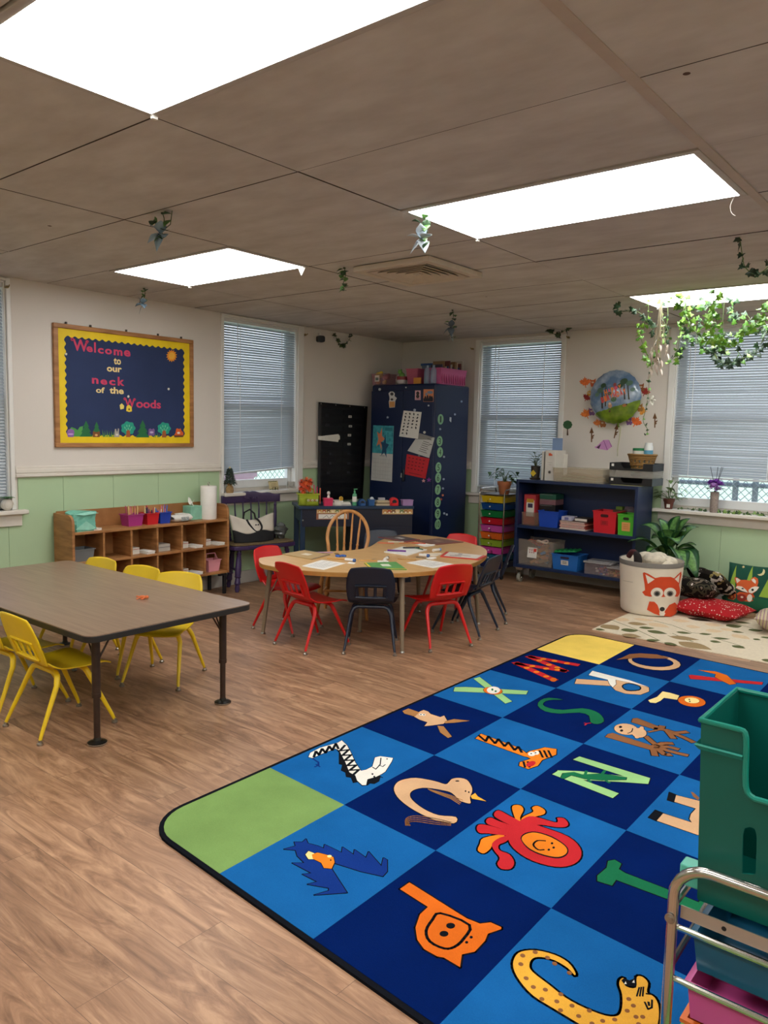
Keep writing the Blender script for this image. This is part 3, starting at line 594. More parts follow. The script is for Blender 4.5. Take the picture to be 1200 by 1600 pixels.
# ---- second windowsill
SZ = W2[2]
t = thing('mini_tree', 'tiny dark artificial fir tree in burlap on the sill behind the purple chair', 'artificial plant', (XL+.035, PX(359, 770, XL+.035).y, SZ))
m = MB(); m.lathe([(.03, 0), (.036, .02), (.03, .055), (.018, .07), (.03, .085)], 12); m.build('burlap_base', mat('#A08056', .95, var=.3, scale=80, bump=.5, bscale=300), t)
m = MB()
for k in range(130):
    z = .08+.14*k/130; a = k*2.4; r = .055*(1-(z-.08)/.19); leaf(m, (r*.3*math.cos(a), r*.3*math.sin(a), z), (math.cos(a), math.sin(a), .3), r*.9+.01, .011, .5)
m.cyl((0, 0, .07), (0, 0, .22), .006, .002, 6); m.build('foliage', mat('#2C4030', .7, var=.3, scale=40), t, solid=.0015)
m = MB(); m.tube([(0, 0, .215), (0, 0, .225), (0, 0, .235)], [.004, .010, .004], 8); m.build('tree_topper', mat('#D8C48A', .5), t)
q = PX(429, 766, XL+.03)
t = thing('easel_card', 'small cream card with a leafy border on a wire easel on the windowsill', 'card', (XL+.025, q.y, SZ), 0)
fr = (V((-.005, -.055, .004)), Y_, V((-.25, 0, 1)).normalized())
m = MB(); m.prism([(0, 0), (.12, 0), (.12, .085), (0, .085)], fr, .002)
for k in range(14):
    a = k/14; x, y = ((.006+.108*a*2, .006) if k < 7 else (.006+.108*(a-.5)*2, .079)); m.prism(ell(x, y, .008, .004, k), fr, .0004, 1, .0022)
for r in range(3): m.prism([(.03, .03+.013*r), (.09, .03+.013*r), (.09, .033+.013*r), (.03, .033+.013*r)], fr, .0002, 2, .0022)
m.build('card', [mat('#CDBE93', .7), mat('#4F5C33', .7), mat('#8A6B3C', .7)], t, smooth=False)
m = MB(); [m.tube([(.02, y, .0025), (.012, y, .003), (.012, y, .03), (.012, y+.03*s, .03), (.012, y+.03*s, .0025)], .0022, 5) for y, s in ((-.03, 1), (.035, -1))]; m.build('wire_stand', BLACK, t)
q = PX(456, 763, XL+.03)
t = thing('letter_block', 'white cut-out letter ornament at the right end of the windowsill', 'ornament', (XL+.025, q.y, SZ), 0)
m = MB()
for k, ch in enumerate('FALL'):
    mm = MB(); text(mm, ch, (V((.014, 0, 0)), Y_, Z_), -.052+.026*k, -.03+.026*k, .012, .075, 0, .04); mm2 = mm
    m.add(mm.v, mm.f); m.add([v-X_*.02 for v in mm.v], [f_[::-1] for f_ in mm.f])
m.bb(-.012, .016, -.055, .055, 0, .012); m.bb(-.012, -.006, -.05, .05, .012, .07); m.build('ornament_body', mat('#D8D4CC', .6), t, smooth=False)
# ---- purple painted chair with tote bag
PUR = mat('#3B2A52', .35, var=.15, scale=8)
pc = thing('painted_chair', 'dark purple wooden chair with carved crest rail beside the cubby shelf', 'chair', (-5.26, 4.655, 0), math.atan2(.24, .97)-PI/2+PI/2)
# local frame: x = facing (into the room), y = along the crest towards the corner
pc.rotation_euler = (0, 0, -math.atan2(.20, .98))
sz = .415
m = MB(); p = spline([(.15, -.31), (.17, 0), (.15, .31), (-.10, .275), (-.12, 0), (-.10, -.275)], 5); m.prism(p, (V((0, 0, sz-.05)), X_, Y_), .036); m.build('seat', PUR, pc, bev=.01)
m = MB(); p = spline([(.145, -.295), (.16, 0), (.145, .295), (-.09, .26), (-.10, 0), (-.09, -.26)], 5); m.prism(p, (V((0, 0, sz-.014)), X_, Y_), .016); m.build('woven_pad', mat('#6E5B3C', .9, var=.35, scale=90, bump=.6, bscale=150), pc, bev=.005)
def turned(mb, a, b, r):
    a, b = V(a), V(b); P = [(0, .7), (.08, .7), (.1, .95), (.13, .7), (.3, .95), (.5, 1.1), (.62, .95), (.64, 1.15), (.67, .8), (.8, 1.05), (.84, .7), (.92, .85), (1, .55)]
    mb.tube([a+(b-a)*t for t, _ in P], [r*q for _, q in P], 10)
for x, y, fx, fy in ((.11, -.24, .16, -.29), (.11, .24, .16, .29), (-.06, -.21, -.09, -.24), (-.06, .21, -.09, .24)):
    m = MB(); turned(m, (x, y, sz-.05), (fx, fy, 0), .026); m.build('leg', PUR, pc)
MB().cyl((.135, -.262, .18), (-.075, -.225, .18), .012, n=8).build('stretcher', PUR, pc); MB().cyl((.135, .262, .18), (-.075, .225, .18), .012, n=8).build('stretcher', PUR, pc)
m = MB()
def crest(u, v):
    y = (u-.5)*.60; top = .085+.012*math.cos(PI*(u-.5)*2)+.006*math.sin(PI*8*abs(u-.5)); return V((-.105-.03*math.cos(PI*(u-.5)), y, .752+(top)*v))
m.sheet(crest, 24, 3)
m.build('crest_rail', PUR, pc, solid=.022, bev=.004)
m = MB()
for k in range(-3, 4): m.ball((-.118, .022*k, .792+.008*math.cos(k*2)), (.006, .013, .012), 8, 6, R=MX.Rotation(k*.5, 3, 'X'))
m.build('carved_ornament', PUR, pc)
for k in range(7):
    y = -.246+.082*k; m = MB()
    if k in (0, 6): turned(m, (-.115, y*1.05, .76), (-.075, y*.92, sz-.014), .016)
    else: m.tube([(-.09, y*.9, sz-.014), (-.105, y*.95, .55), (-.112, y, .70), (-.118, y, .765)], [.007, .010, .006, .006], 8)
    m.build('spindle', PUR, pc)
tb = thing('tote_bag', 'cream canvas tote bag with black base and handles on the purple chair', 'bag', pc.location+V((.03, -.06, sz+.003)), pc.rotation_euler.z)
CAN = mat('#D9D0C2', .85, var=.06, scale=6, bump=.3, bscale=300)
def totef(u, v):
    y = (u-.5)*(.40+.05*v); th = (.055*(1-.75*v**1.4))*(1-abs(2*u-1)**3); z = .235*v*(1-.16*math.sin(PI*u)*v)*(1.0+.05*math.cos(7*u)); return y, th, z
bd0 = lambda u: .40+.06*math.cos(2*PI*u*1.5+.4)
for nm, a, mm_ in (('canvas_body', 0, CAN), ('black_base', 1, mat('#17171A', .8))):
    m = MB()
    for sg in (1, -1):
        def ff(u, v):
            q = bd0(u); vv = q+(1-q)*v if a == 0 else q*v
            y, th, z = totef(u, vv); return V((sg*(th+(.002 if a else 0))-.03*z/.2+.006*math.sin(13*u+5*vv), y, z))
        m.sheet(ff, 24, 10)
    m.build(nm, mm_, tb, solid=.003)
m = MB(); m.tube([(-.045, -.09, .20), (-.045, -.075, .26), (-.03, -.03, .285), (0, .0, .25), (.012, .005, .20)], .008, 6); m.build('handle', mat('#141417', .7), tb)
m = MB(); m.tube(spline([(-.004, -.075, .20), (.012, -.05, .15), (.026, -.005, .095), (.03, .04, .09), (.022, .065, .13), (.008, .045, .18), (-.004, .02, .205)], 4, False), .009, 6); m.build('handle', mat('#141417', .7), tb)
m = MB(); m.ball((.022, .005, .150), (.004, .008, .006), 8, 6); m.ball((.022, .028, .150), (.004, .008, .006), 8, 6); m.build('snap', mat('#17171A', .4), tb)
m = MB(); m.sheet(lambda u, v: V((.05*math.cos(2*PI*u)*(math.sin(PI*(.08+.84*v)))+.012*math.sin(19*u+9*v), .065*math.sin(2*PI*u)*math.sin(PI*(.08+.84*v))+.01*math.sin(23*v+5*u), .15*v)), 22, 12)
place(m, 'plastic_bag', mat('#5E605E', .25, var=.5, scale=16), 'crumpled grey plastic bag behind the tote bag on the purple chair', 'bag', pc.location+V((.06, .235, sz+.003)), .2, ang=20)
# ---- black pocket chart and wall camera
pk = thing('pocket_chart', 'black hanging pocket chart with white name cards on the left wall', 'pocket chart', (XL+.033, 5.97, .70)); Tp = MX.Translation(-pk.location)
chf = lambda u, v: V((XL+.036+.02*max(0, u-.8)*5*.2, 5.60+(.745-.055*(1-v))*u, .70+1.0*v-.015*u*v))
m = MB(Tp); m.sheet(chf, 12, 16); m.build('chart_sheet', mat('#0B0B10', .55), pk, solid=.004)
chn = lambda u, v, d=.004: chf(u, v)+X_*d
for k in range(11):
    v = .05+.084*k
    m = MB(Tp)
    for a, b in ((.06, .48), (.52, .94)): m.add([chn(a, v, .0026), chn(b, v, .0026), chn(b, v+.05, .0032), chn(a, v+.05, .0032)], [(0, 1, 2, 3)])
    m.build('clear_pocket', mat('#0E0E13', .4), pk, smooth=False)
for (x, y, w, h, hx) in ((547, 651, .05, .024, '#C9C7C0'), (547.5, 666, .05, .022, '#C9C7C0'), (546, 680, .05, .024, '#D2D0C8'), (545.5, 694, .05, .022, '#D2D0C8'), (511, 649, .05, .03, '#23232A'), (512, 664, .06, .03, '#26262E'), (516, 694, .035, .02, '#2A2A32'), (516, 709, .03, .022, '#34343C'), (545, 709, .05, .02, '#2A2A33'), (516, 724, .03, .022, '#3A3A42'), (545, 724, .05, .025, '#34343B'), (513, 739, .05, .025, '#2C2C34'), (544, 738, .05, .022, '#34343B')):
    q = PX(x, y, XL+.0425); m = MB(Tp); m.box((XL+.0425, q.y, q.z), (.001, w, h))
    if hx[1] in 'CD': m.box((XL+.0432, q.y, q.z), (.0004, w*.6, h*.3), 1)
    m.build('name_card', [mat(hx, .6), mat('#55555A', .6)], pk, smooth=False)
for u in (.04, .33, .62, .93): m = MB(Tp); q = chf(u, .985); m.ball((q.x+.005, q.y, q.z), (.004, .007, .007), 8, 6); m.build('grommet', STEEL, pk)
q = PX(515, 686, XL+.06); m = MB()
for k, (a, w) in enumerate(((-.10, .30), (-.05, .28), (.02, .29), (.07, .25), (.12, .2))): m.box((.0031*k, .01*k, .006*k), (.003, w, .038), R=MX.Rotation(a*.7, 3, 'X'))
place(m, 'paper_bundle', PAPER, 'bundle of white papers tucked in the black pocket chart', 'papers', (XL+.0415, q.y, q.z), smooth=False)
q = PX(500, 530, XL+.02); t = thing('wall_camera', 'small black rounded camera on a white bracket near the room corner', 'camera', (XL+.001, q.y, q.z))
m = MB(); m.box((.012, -.0, .035), (.022, .03, .05)); m.build('bracket', WHITE, t, bev=.004)
m = MB(); p = rrect(.075, .062, .018); m.prism(p, (V((.012, 0, 0)), V((.35, .937, 0)), Z_), -.0 or .05); m.build('camera_body', mat('#17181B', .35), t, bev=.006)
# ================================================================== TABLES AND CHAIRS
def chair_proto(hx, name_lab, leghx=None):
    """moulded school chair, 30 cm seat; local +y is the way it faces"""
    SH = mat(hx, .38, var=.03, scale=9, spec=.5); LG = mat(leghx or hx, .35, spec=.55)
    t = thing('school_chair', name_lab, 'chair', (0, 0, 0))
    sh = .310                                                            # seat height
    # seat: v from back bend to front lip
    def seat(u, v):
        x = (u-.5)*2; w = .150+.022*v-.010*(1-v)**2; y = -.135+.30*v; z = sh-.010*math.sin(PI*v)-.022*max(0, (v-.8)/.2)**2+.014*x*x*(1-.3*v)
        if v < .25: z += .03*(1-v/.25)**2
        w *= 1-.10*max(0, (v-.86)/.14)**2
        return V((x*w, y, z))
    m = MB(); m.sheet(seat, 14, 16); m.build('seat', SH, t, solid=.006, bev=0)
    p0 = seat(.5, 0)
    def back(u, v):
        x = (u-.5)*2; w = .146+.014*math.sin(PI*min(1, v*1.1))-.008*v
        top = 1 if v < .8 else math.sqrt(max(0.0, 1-((v-.8)/.2*.86)**2.6)); w *= (.72+.28*top) if v > .8 else 1
        y = -.135-.012*math.sin(PI*.5*v)-.090*v-.018*math.sin(PI*.5*min(1, (1-v)*3))*0; zz = sh+.03+(.236-.012*x*x*(v**3))*v
        y += .016*x*x*v                                                     # wraps round the sitter
        return V((x*w, y+(-.006*(1-v)), zz))
    sk = lambda i, j: 3 <= j <= 8 and i in (4, 5, 7, 8, 10, 11)
    m = MB(); m.sheet(back, 16, 22, skip=sk)
    m.build('backrest', SH, t, solid=.006)
    rim = [(.20, .10), (.80, .10), (.815, .16), (.80, .42), (.76, .455), (.24, .455), (.20, .42), (.185, .16)]
    m = MB(); pts = [back(u, v)+V((0, -.006, 0)) for u, v in spline(rim, 4)]; m.tube(pts, .006, 6, closed=True); m.build('slot_rim', SH, t)
    # two bent steel tubes: front and rear, each as two legs meeting under the seat
    for s, yt, yf in ((1, .055, .175), (-1, -.075, -.195)):
        for sx in (1, -1):
            P = [(0, yt, sh-.022), (sx*.085, yt, sh-.022), (sx*.112, yt+s*.006, sh-.034), (sx*.130, yt+s*.018, sh-.07), (sx*.158, yf-s*.012, .045), (sx*.163, yf-s*.002, .020)]
            m = MB(); m.tube(spline(P[1:4], 4, False)[:-1]+P[3:], [.0135]*len(spline(P[1:4], 4, False)[:-1])+[.0125, .0085, .0075], 10); m.tube([P[0], P[1]], .0135, 10)
            lg = m.build('leg', LG, t)
            g = MB(); g.lathe([(.013, 0), (.0145, .004), (.0135, .010), (.008, .014), (.008, .024)], 14, c=(sx*.1635, yf-s*.001, 0)); g.build('steel_glide', STEEL, lg)
    return t
def rzf(fx, fy): return math.atan2(-fx, fy)
YEL = chair_proto('#E8C41A', 'yellow school chair with its back to us at the near corner of the brown table')
REDC = chair_proto('#CC1414', 'red school chair seen from behind at the left front of the kidney table')
NAV = chair_proto('#101C30', 'navy blue school chair seen straight from behind in front of the kidney table', '#121E33')
YEL.location = (-3.42, 1.81, 0); YEL.rotation_euler.z = 0
dup(YEL, (-3.84, 1.80, 0), .05, 'yellow school chair cut off by the left edge, beside the nearest yellow chair')
dup(YEL, (-3.64, 2.53, 0), rzf(.5, -.86), 'yellow school chair at the right end of the brown table, its seat in view')
dup(YEL, (-4.02, 2.475, 0), rzf(.25, -.97), 'yellow school chair tucked behind the brown table, middle one of the three backs')
dup(YEL, (-4.47, 2.455, 0), rzf(.15, -1), 'yellow school chair farthest back behind the brown table, only its top showing')
REDC.location = (-3.53, 3.62, 0); REDC.rotation_euler.z = rzf(0.12, 1)
dup(REDC, (-2.97, 4.23, 0), rzf(-.93, .36), 'red school chair seen from behind at the right front of the kidney table')
dup(REDC, (-3.95, 3.80, 0), rzf(1, .1), 'red school chair under the left tip of the kidney table beside its leg')
dup(REDC, (-3.55, 5.23, 0), rzf(.1, -1), 'red school chair at the far right of the kidney table before the blue cabinet')
NAV.location = (-3.21, 3.84, 0); NAV.rotation_euler.z = rzf(-.6, .8)
dup(NAV, (-2.99, 4.62, 0), rzf(-.98, -.15), 'navy school chair at the right end of the kidney table, seen from the side')
dup(NAV, (-3.12, 5.05, 0), rzf(-.85, -.5), 'navy school chair behind the right end of the kidney table next to the drawer cart')
dup(NAV, (-4.08, 5.02, 0), rzf(.7, -.7), 'navy school chair behind the kidney table beside the wooden spindle chair')
# ---- brown rectangular table
TZ = .53
wt = thing('activity_table', 'dark brown wood-grain rectangular table with black edge and adjustable legs', 'table', (-3.885, 2.15, 0))
BT = wood('brown_laminate', '#7E6552', '#957B66', (1.5, 26, 1), .3, 2.0)
m = MB(); p = rrect(1.83, .915, .05, 5); m.prism(p, (V((0, 0, TZ-.004)), X_, Y_), .004); m.build('table_top', BT, wt)
m = MB(); m.prism(p, (V((0, 0, TZ-.032)), X_, Y_), .0275); m.build('edge_band', mat('#1E1A18', .5), wt, bev=.004)
BRN = mat('#3A2A22', .4, .3, var=.2, scale=30)
for x in (-.795, .795):
    for y in (-.355, .355):
        sx = 1 if x > 0 else -1; sy = 1 if y > 0 else -1
        m = MB(); m.cyl((x, y, .215), (x, y, TZ-.032), .019, n=16); m.cyl((x, y, .215), (x, y, .235), .0205, n=16); m.cyl((x, y, .02), (x, y, .22), .0145, n=14); m.box((x, y, TZ-.036), (.09, .09, .006)); lg = m.build('leg', BRN, wt)
        m = MB(); m.lathe([(.040, 0), (.043, .003), (.043, .008), (.036, .012), (.018, .017), (.0145, .03)], 24, c=(x, y, 0), mi=lambda k: 1 if k == 1 else 0); m.build('foot', [mat('#16130F', .35), STEEL], lg)
        m = MB(); m.tube([(x-sx*.016, y, TZ-.14), (x-sx*.085, y, TZ-.033)], .0045, 6); m.tube([(x, y-sy*.016, TZ-.14), (x, y-sy*.085, TZ-.033)], .0045, 6); m.build('brace', BRN, wt)
t = thing('toy_animal', 'small orange plastic toy lying on the brown table', 'toy', PZ(223, 936, TZ), .5)
m = MB(); m.ball((0, 0, .010), (.022, .009, .010)); m.ball((.022, .002, .012), (.011, .008, .009)); m.build('body', mat('#D9713C', .5), t)
for x, y in ((-.014, .009), (-.014, -.009), (.012, .010), (.012, -.010)): MB().tube([(x, y*.6, .008), (x-.006, y*1.5, .004), (x-.012, y*2.0, .0035)], .0034, 6).build('leg', mat('#D9713C', .5), t)
MB().tube([(-.02, 0, .010), (-.034, .004, .012), (-.042, .010, .006)], [.005, .004, .002], 6).build('tail', mat('#D9713C', .5), t)
# ---- kidney table
KZ = .525
kp = [(404.5, 873), (408, 880.5), (422, 884), (450, 889), (500, 893), (555, 895), (607, 895.5), (660, 893), (710, 887), (744, 878), (758, 869), (761, 862), (756, 856), (744, 851.5), (720, 845), (690, 839.5), (665, 836.5), (646, 835), (625, 836), (606, 840), (592, 845.5), (585, 850), (578, 854), (566, 857.5), (545, 860), (515, 861.5), (485, 863), (455, 865.5), (430, 868.5), (412, 870.5)]
kw = [PZ(x, y, KZ) for x, y in kp]; kc = V((sum(p.x for p in kw)/len(kw), sum(p.y for p in kw)/len(kw), 0))
kt = thing('kidney_table', 'kidney-shaped maple table ringed with red and navy chairs', 'table', kc)
kl = spline([(p.x-kc.x, p.y-kc.y) for p in kw], 3)
KM = wood('maple_laminate', '#C79D66', '#D6AE78', (3, 22, 1), .36, 1.5)
m = MB(); m.prism(kl, (V((0, 0, KZ-.004)), X_, Y_), .004); m.build('table_top', KM, kt)
m = MB(); m.prism(kl, (V((0, 0, KZ-.030)), X_, Y_), .0258); m.build('edge_band', mat('#B5813F', .45, var=.1, scale=20), kt, bev=.003)
TAN = mat('#8D7C68', .38, .2, var=.05)
for (fx, fy, tx, ty) in ((411, 990, 416, 889), (628, 1020, 628, 905), (747, 975, 744, 884), (648, 925, 650, 860), (560, 930, 556, 880)):
    a = PZ(fx, fy, 0)-kc if fy > 940 else None
    b = PZ(tx, ty, KZ-.03)-kc
    if a is None: a = b+V((.02, .03, 0))
    b = V((a.x*.94, a.y*.94, KZ-.03)); a.z = 0
    m = MB(); m.tube([a+V((0, 0, .012)), a+(b-a)*.45, b], [.0125, .0165, .0185], 12); m.tube([a+(b-a)*.47, b+V((-b.x, -b.y, 0)).normalized()*.11], .005, 6); m.cyl(b, b-Z_*.006, .045); lg = m.build('leg', TAN, kt)
    m = MB(); m.lathe([(.017, 0), (.018, .004), (.012, .013)], 14, c=(a.x, a.y, 0)); m.build('foot', STEEL, lg)
# ---- papers, folders and scissors round the kidney table
def quad_on(pxs, z): return [PZ(x, y, z) for x, y in pxs]
def sheet_thing(name, lab, cat, pxs, mats, t=.003, extra=None, z=KZ, group=None):
    q = quad_on(pxs, z+.0004); c = sum(q, V())/4; o = MB(); fr = (V((0, 0, 0)), X_, Y_)
    o.prism([((p-c).x, (p-c).y) for p in q], fr, t)
    if extra:
        for k, (poly, mi) in enumerate(extra):                         # polygons in the 0..1 frame of the sheet
            pts = []
            for u, v in poly:
                p = (q[0]*(1-u)+q[1]*u)*(1-v)+(q[3]*(1-u)+q[2]*u)*v-c; pts.append((p.x, p.y))
            o.prism(pts, fr, .0002, mi, t+.0002*(k+1))
    return place(o, name, mats, lab, cat, c, smooth=False, group=group)
def lines(n, u0=.12, u1=.88, v0=.15, v1=.9, mi=1, h=.012): return [([(u0, v0+(v1-v0)*k/n), (u0+(u1-u0)*(1 if k % 3 else .6), v0+(v1-v0)*k/n), (u0+(u1-u0)*(1 if k % 3 else .6), v0+(v1-v0)*k/n+h), (u0, v0+(v1-v0)*k/n+h)], mi) for k in range(n)]
R4 = lambda a, b, c, d: [(a, c), (b, c), (b, d), (a, d)]
INK = mat('#8E8B88', .8)
s3 = lambda x, y: (440+x/3.5294, 820+y/3.5294)                           # crop of the table top
sheet_thing('folder', 'tan folder with a dark blue edge on the left end of the kidney table', 'folder', [s3(3, 165), s3(128, 143), s3(268, 168), s3(168, 194)], [mat('#B79A6A', .6), mat('#D9CDB5', .7), mat('#33485E', .6)], .006, [(R4(.36, .62, .36, .62), 1), ([(0, .97), (1, .97), (1, 1), (0, 1)], 2), ([(.97, 0), (1, 0), (1, 1), (.97, 1)], 2)])
sheet_thing('worksheet', 'white worksheet nearest the left front red chair', 'paper', [s3(110, 228), s3(222, 194), s3(352, 213), s3(232, 249)], [PAPER, INK], .001, lines(9))
sheet_thing('folder', 'green folder with a yellow edge behind the front navy chair', 'folder', [s3(455, 214), s3(630, 208), s3(690, 250), s3(492, 246)], [mat('#5E9A56', .5, var=.12, scale=30), mat('#D9DDC8', .7), mat('#E0C23C', .6)], .006, [(R4(.42, .68, .3, .62), 1), ([(0, 0), (.06, 0), (.06, 1), (0, 1)], 2), ([(0, .94), (1, .94), (1, 1), (0, 1)], 2)])
sheet_thing('worksheet', 'white worksheet behind the right front red chair', 'paper', [s3(688, 210), s3(790, 192), s3(950, 218), s3(835, 240)], [PAPER, INK], .001, lines(9))
sheet_thing('notepad', 'white notepad in the middle of the kidney table under a purple marker', 'paper', [s3(565, 152), s3(668, 124), s3(802, 140), s3(692, 172)], [mat('#E4E2DC', .7), INK], .007)
sheet_thing('folder', 'red-edged folder of white papers at the right end of the kidney table', 'folder', [s3(875, 178), s3(908, 154), s3(1130, 176), s3(1088, 196)], [mat('#C4423A', .5), mat('#D5CCC0', .6), mat('#9A9088', .6)], .009, [(R4(.04, .97, .08, .92), 1), (R4(.2, .34, .2, .5), 2), (R4(.4, .52, .3, .7), 2), (R4(.6, .85, .35, .45), 2)])
sheet_thing('folder', 'dark red folder across the far right of the kidney table', 'folder', [s3(740, 92), s3(868, 78), s3(1003, 98), s3(856, 112)], [mat('#7D5A4E', .5, var=.2, scale=40), mat('#A08A78', .6), mat('#A03A3A', .5)], .006, [(R4(.4, .62, .3, .6), 1), ([(0, .94), (1, .94), (1, 1), (0, 1)], 2)])
sheet_thing('folder', 'black and red folder at the far edge of the kidney table by the desk', 'folder', [s3(528, 72), s3(650, 62), s3(764, 86), s3(690, 98)], [mat('#5C5250', .5, var=.3, scale=60), mat('#C9C2BA', .6), mat('#B8444A', .5)], .006, [(R4(.42, .66, .3, .58), 1), ([(0, .92), (1, .92), (1, 1), (0, 1)], 2), ([(0, 0), (.08, 0), (.08, 1), (0, 1)], 2)])
def mk(px, py, ang, hx, L_, lab, kind='marker', z=KZ, cap=None, r=.006):
    m = MB(); a = V((-L_/2*math.cos(ang), -L_/2*math.sin(ang), r)); b = -a+V((0, 0, 2*r)); b.z = r
    m.tube([a, a+(b-a)*.68], r, 8); m.tube([a+(b-a)*.68, b], r*1.1, 8, 1)
    return place(m, kind, [mat(hx, .45), mat(cap or hx, .4)], lab, kind, PZ(px, py, z+.0004))
mk(*s3(635, 147), .5, '#6A2E86', .14, 'purple marker lying on the white notepad', z=KZ+.0075)
mk(*s3(715, 130), .9, '#1E1F26', .13, 'black marker lying along the back of the white notepad', z=KZ+.0075)
mk(*s3(755, 134), -.2, '#3E6A48', .10, 'green pencil at the right of the white notepad', 'pencil', z=KZ+.0075, r=.004)
def scissors(px, py, ang, hx, lab):
    t = thing('scissors', lab, 'scissors', PZ(px, py, KZ+.0005), ang)
    m = MB(); [m.box((.045, s*.004, .003), (.09, .010, .003), R=MX.Rotation(s*.09, 3, 'Z')) for s in (1, -1)]; m.build('blades', STEEL, t)
    for s in (1, -1): MB().tube([(-.03+.026*math.cos(a), s*.02+.016*math.sin(a), .005) for a in [2*PI*i/12 for i in range(12)]], .005, 6, closed=True).build('handle', mat(hx, .45), t)
    return t
scissors(*s3(320, 171), 2.6, '#3563B4', 'blue-handled child scissors beside the tan folder')
scissors(*s3(545, 202), 2.9, '#DCD6CC', 'white-handled child scissors behind the green folder')
scissors(*s3(805, 186), 3.3, '#E2DED6', 'white-handled child scissors behind the right worksheet')
def glue(px, py, ang, hx, lab, cap='#C85A2C'):
    m = MB(); d = V((math.cos(ang), math.sin(ang), 0)); m.tube([d*-.045+Z_*.011, d*.02+Z_*.011], .011, 10); m.tube([d*.02+Z_*.011, d*.035+Z_*.011], .012, 10, 1)
    place(m, 'glue_stick', [mat('#E4E1DB', .5), mat(hx, .45)], lab, 'glue stick', PZ(px, py, KZ+.0004))
glue(*s3(382, 203), .2, '#4468A8', 'white glue stick with a blue cap right of the left worksheet')
glue(*s3(578, 194), 2.0, '#20242E', 'white glue stick with a black cap behind the green folder')
glue(*s3(790, 177), .1, '#3E5E9A', 'white glue stick with a blue cap behind the right worksheet')
glue(*s3(858, 146), 1.4, '#6A86C0', 'white glue stick beside the red-edged folder')
for k, (x, y, a, hx, lab) in enumerate(((235, 155, .1, '#B890B0', 'mauve pencil beside the tan folder'), (300, 190, -.1, '#D8A04C', 'yellow pencil right of the left worksheet'), (480, 199, .15, '#D6A45A', 'yellow pencil behind the green folder'), (690, 193, -.1, '#C79A5A', 'yellow pencil left of the right worksheet'), (575, 103, -.1, '#D9684A', 'orange pencil before the far black folder'), (630, 97, .2, '#E0DCD2', 'white pencil before the far black folder'), (690, 103, .4, '#C97A4A', 'brown pencil at the corner of the far black folder'), (750, 104, -.2, '#D0503A', 'red pencil before the dark red folder'), (800, 112, .1, '#E4E0D8', 'white pencil before the dark red folder'), (830, 162, .2, '#D8CDBB', 'cream pencil beside the red-edged folder'))):
    mk(*s3(x, y), a+.65, hx, .13, lab, 'pencil', r=.0038)
sheet_thing('paper_scrap', 'white paper scraps before the dark red folder', 'paper', [s3(735, 108), s3(790, 102), s3(845, 116), s3(790, 122)], [PAPER], .001)
sheet_thing('paper_scrap', 'cream paper scrap left of the red-edged folder', 'paper', [s3(800, 168), s3(850, 156), s3(890, 158), s3(850, 176)], [mat('#D8CDB8', .8)], .001)
sheet_thing('paper_scrap', 'pale paper scrap beside the white glue stick right of the left worksheet', 'paper', [s3(362, 212), s3(372, 205), s3(408, 210), s3(398, 217)], [PAPER], .001)
# ---- adult spindle chair in the notch
OKC = wood('oak_chair', '#A9713A', '#C98F52', (10, 10, 2), .38, 2)
wc = thing('spindle_chair', 'oak hoop-back spindle chair in the notch of the kidney table', 'chair', (-3.96, 4.40, 0), rzf(.6, -.8))
m = MB(); p = spline([(-.20, -.17), (-.21, .05), (-.17, .19), (0, .215), (.17, .19), (.21, .05), (.20, -.17), (0, -.20)], 5); m.prism(p, (V((0, 0, .375)), X_, Y_), .035); m.build('seat', OKC, wc, bev=.012)
hp = [(.165*1.02*sx_, -.16-.02, .41) for sx_ in (-1,)]
hoop = []
for i in range(25):
    a = PI*(-.08+1.16*i/24); x = -.165*math.cos(a); z = .57+.205*math.sin(a)
    if z < .57: x *= 1-.5*(.57-z)
    hoop.append((x, -.17-.16*(z-.41)/.4, z))
hoop = [(-.130, -.16, .405), (-.146, -.18, .47)]+hoop+[(.146, -.18, .47), (.130, -.16, .405)]
m = MB(); m.tube(hoop, .0145, 10); m.build('hoop', OKC, wc)
for k in range(4):
    x = -.084+.056*k; zt = .57+.205*math.sqrt(max(0, 1-(x*1.15/.165)**2)); a = V((x*.85, -.165, .405)); b = V((x*1.15, -.17-.16*(zt-.41)/.4, zt))
    P = [(0, .9), (.2, 1.25), (.3, .8), (.33, 1.3), (.36, .8), (.6, 1.0), (.8, .8), (1, .6)]
    m = MB(); m.tube([a+(b-a)*t for t, _ in P], [.0095*r for _, r in P], 8); m.build('spindle', OKC, wc)
for x, y in ((-.15, .13), (.15, .13), (-.13, -.12), (.13, -.12)):
    m = MB(); a = V((x, y, .378)); b = V((x*1.28, y*1.45, 0)); P = [(0, .8), (.12, 1.1), (.16, .8), (.5, 1.25), (.62, 1.0), (.66, 1.25), (.7, .9), (1, .7)]
    m.tube([a+(b-a)*t for t, _ in P], [.017*r for _, r in P], 10); m.build('leg', OKC, wc)
for x in (-.165, .165): MB().cyl((x, .155, .18), (x*.93, -.145, .18), .009, n=8).build('stretcher', OKC, wc)
MB().cyl((-.16, .0, .18), (.16, .0, .18), .009, n=8).build('stretcher', OKC, wc)
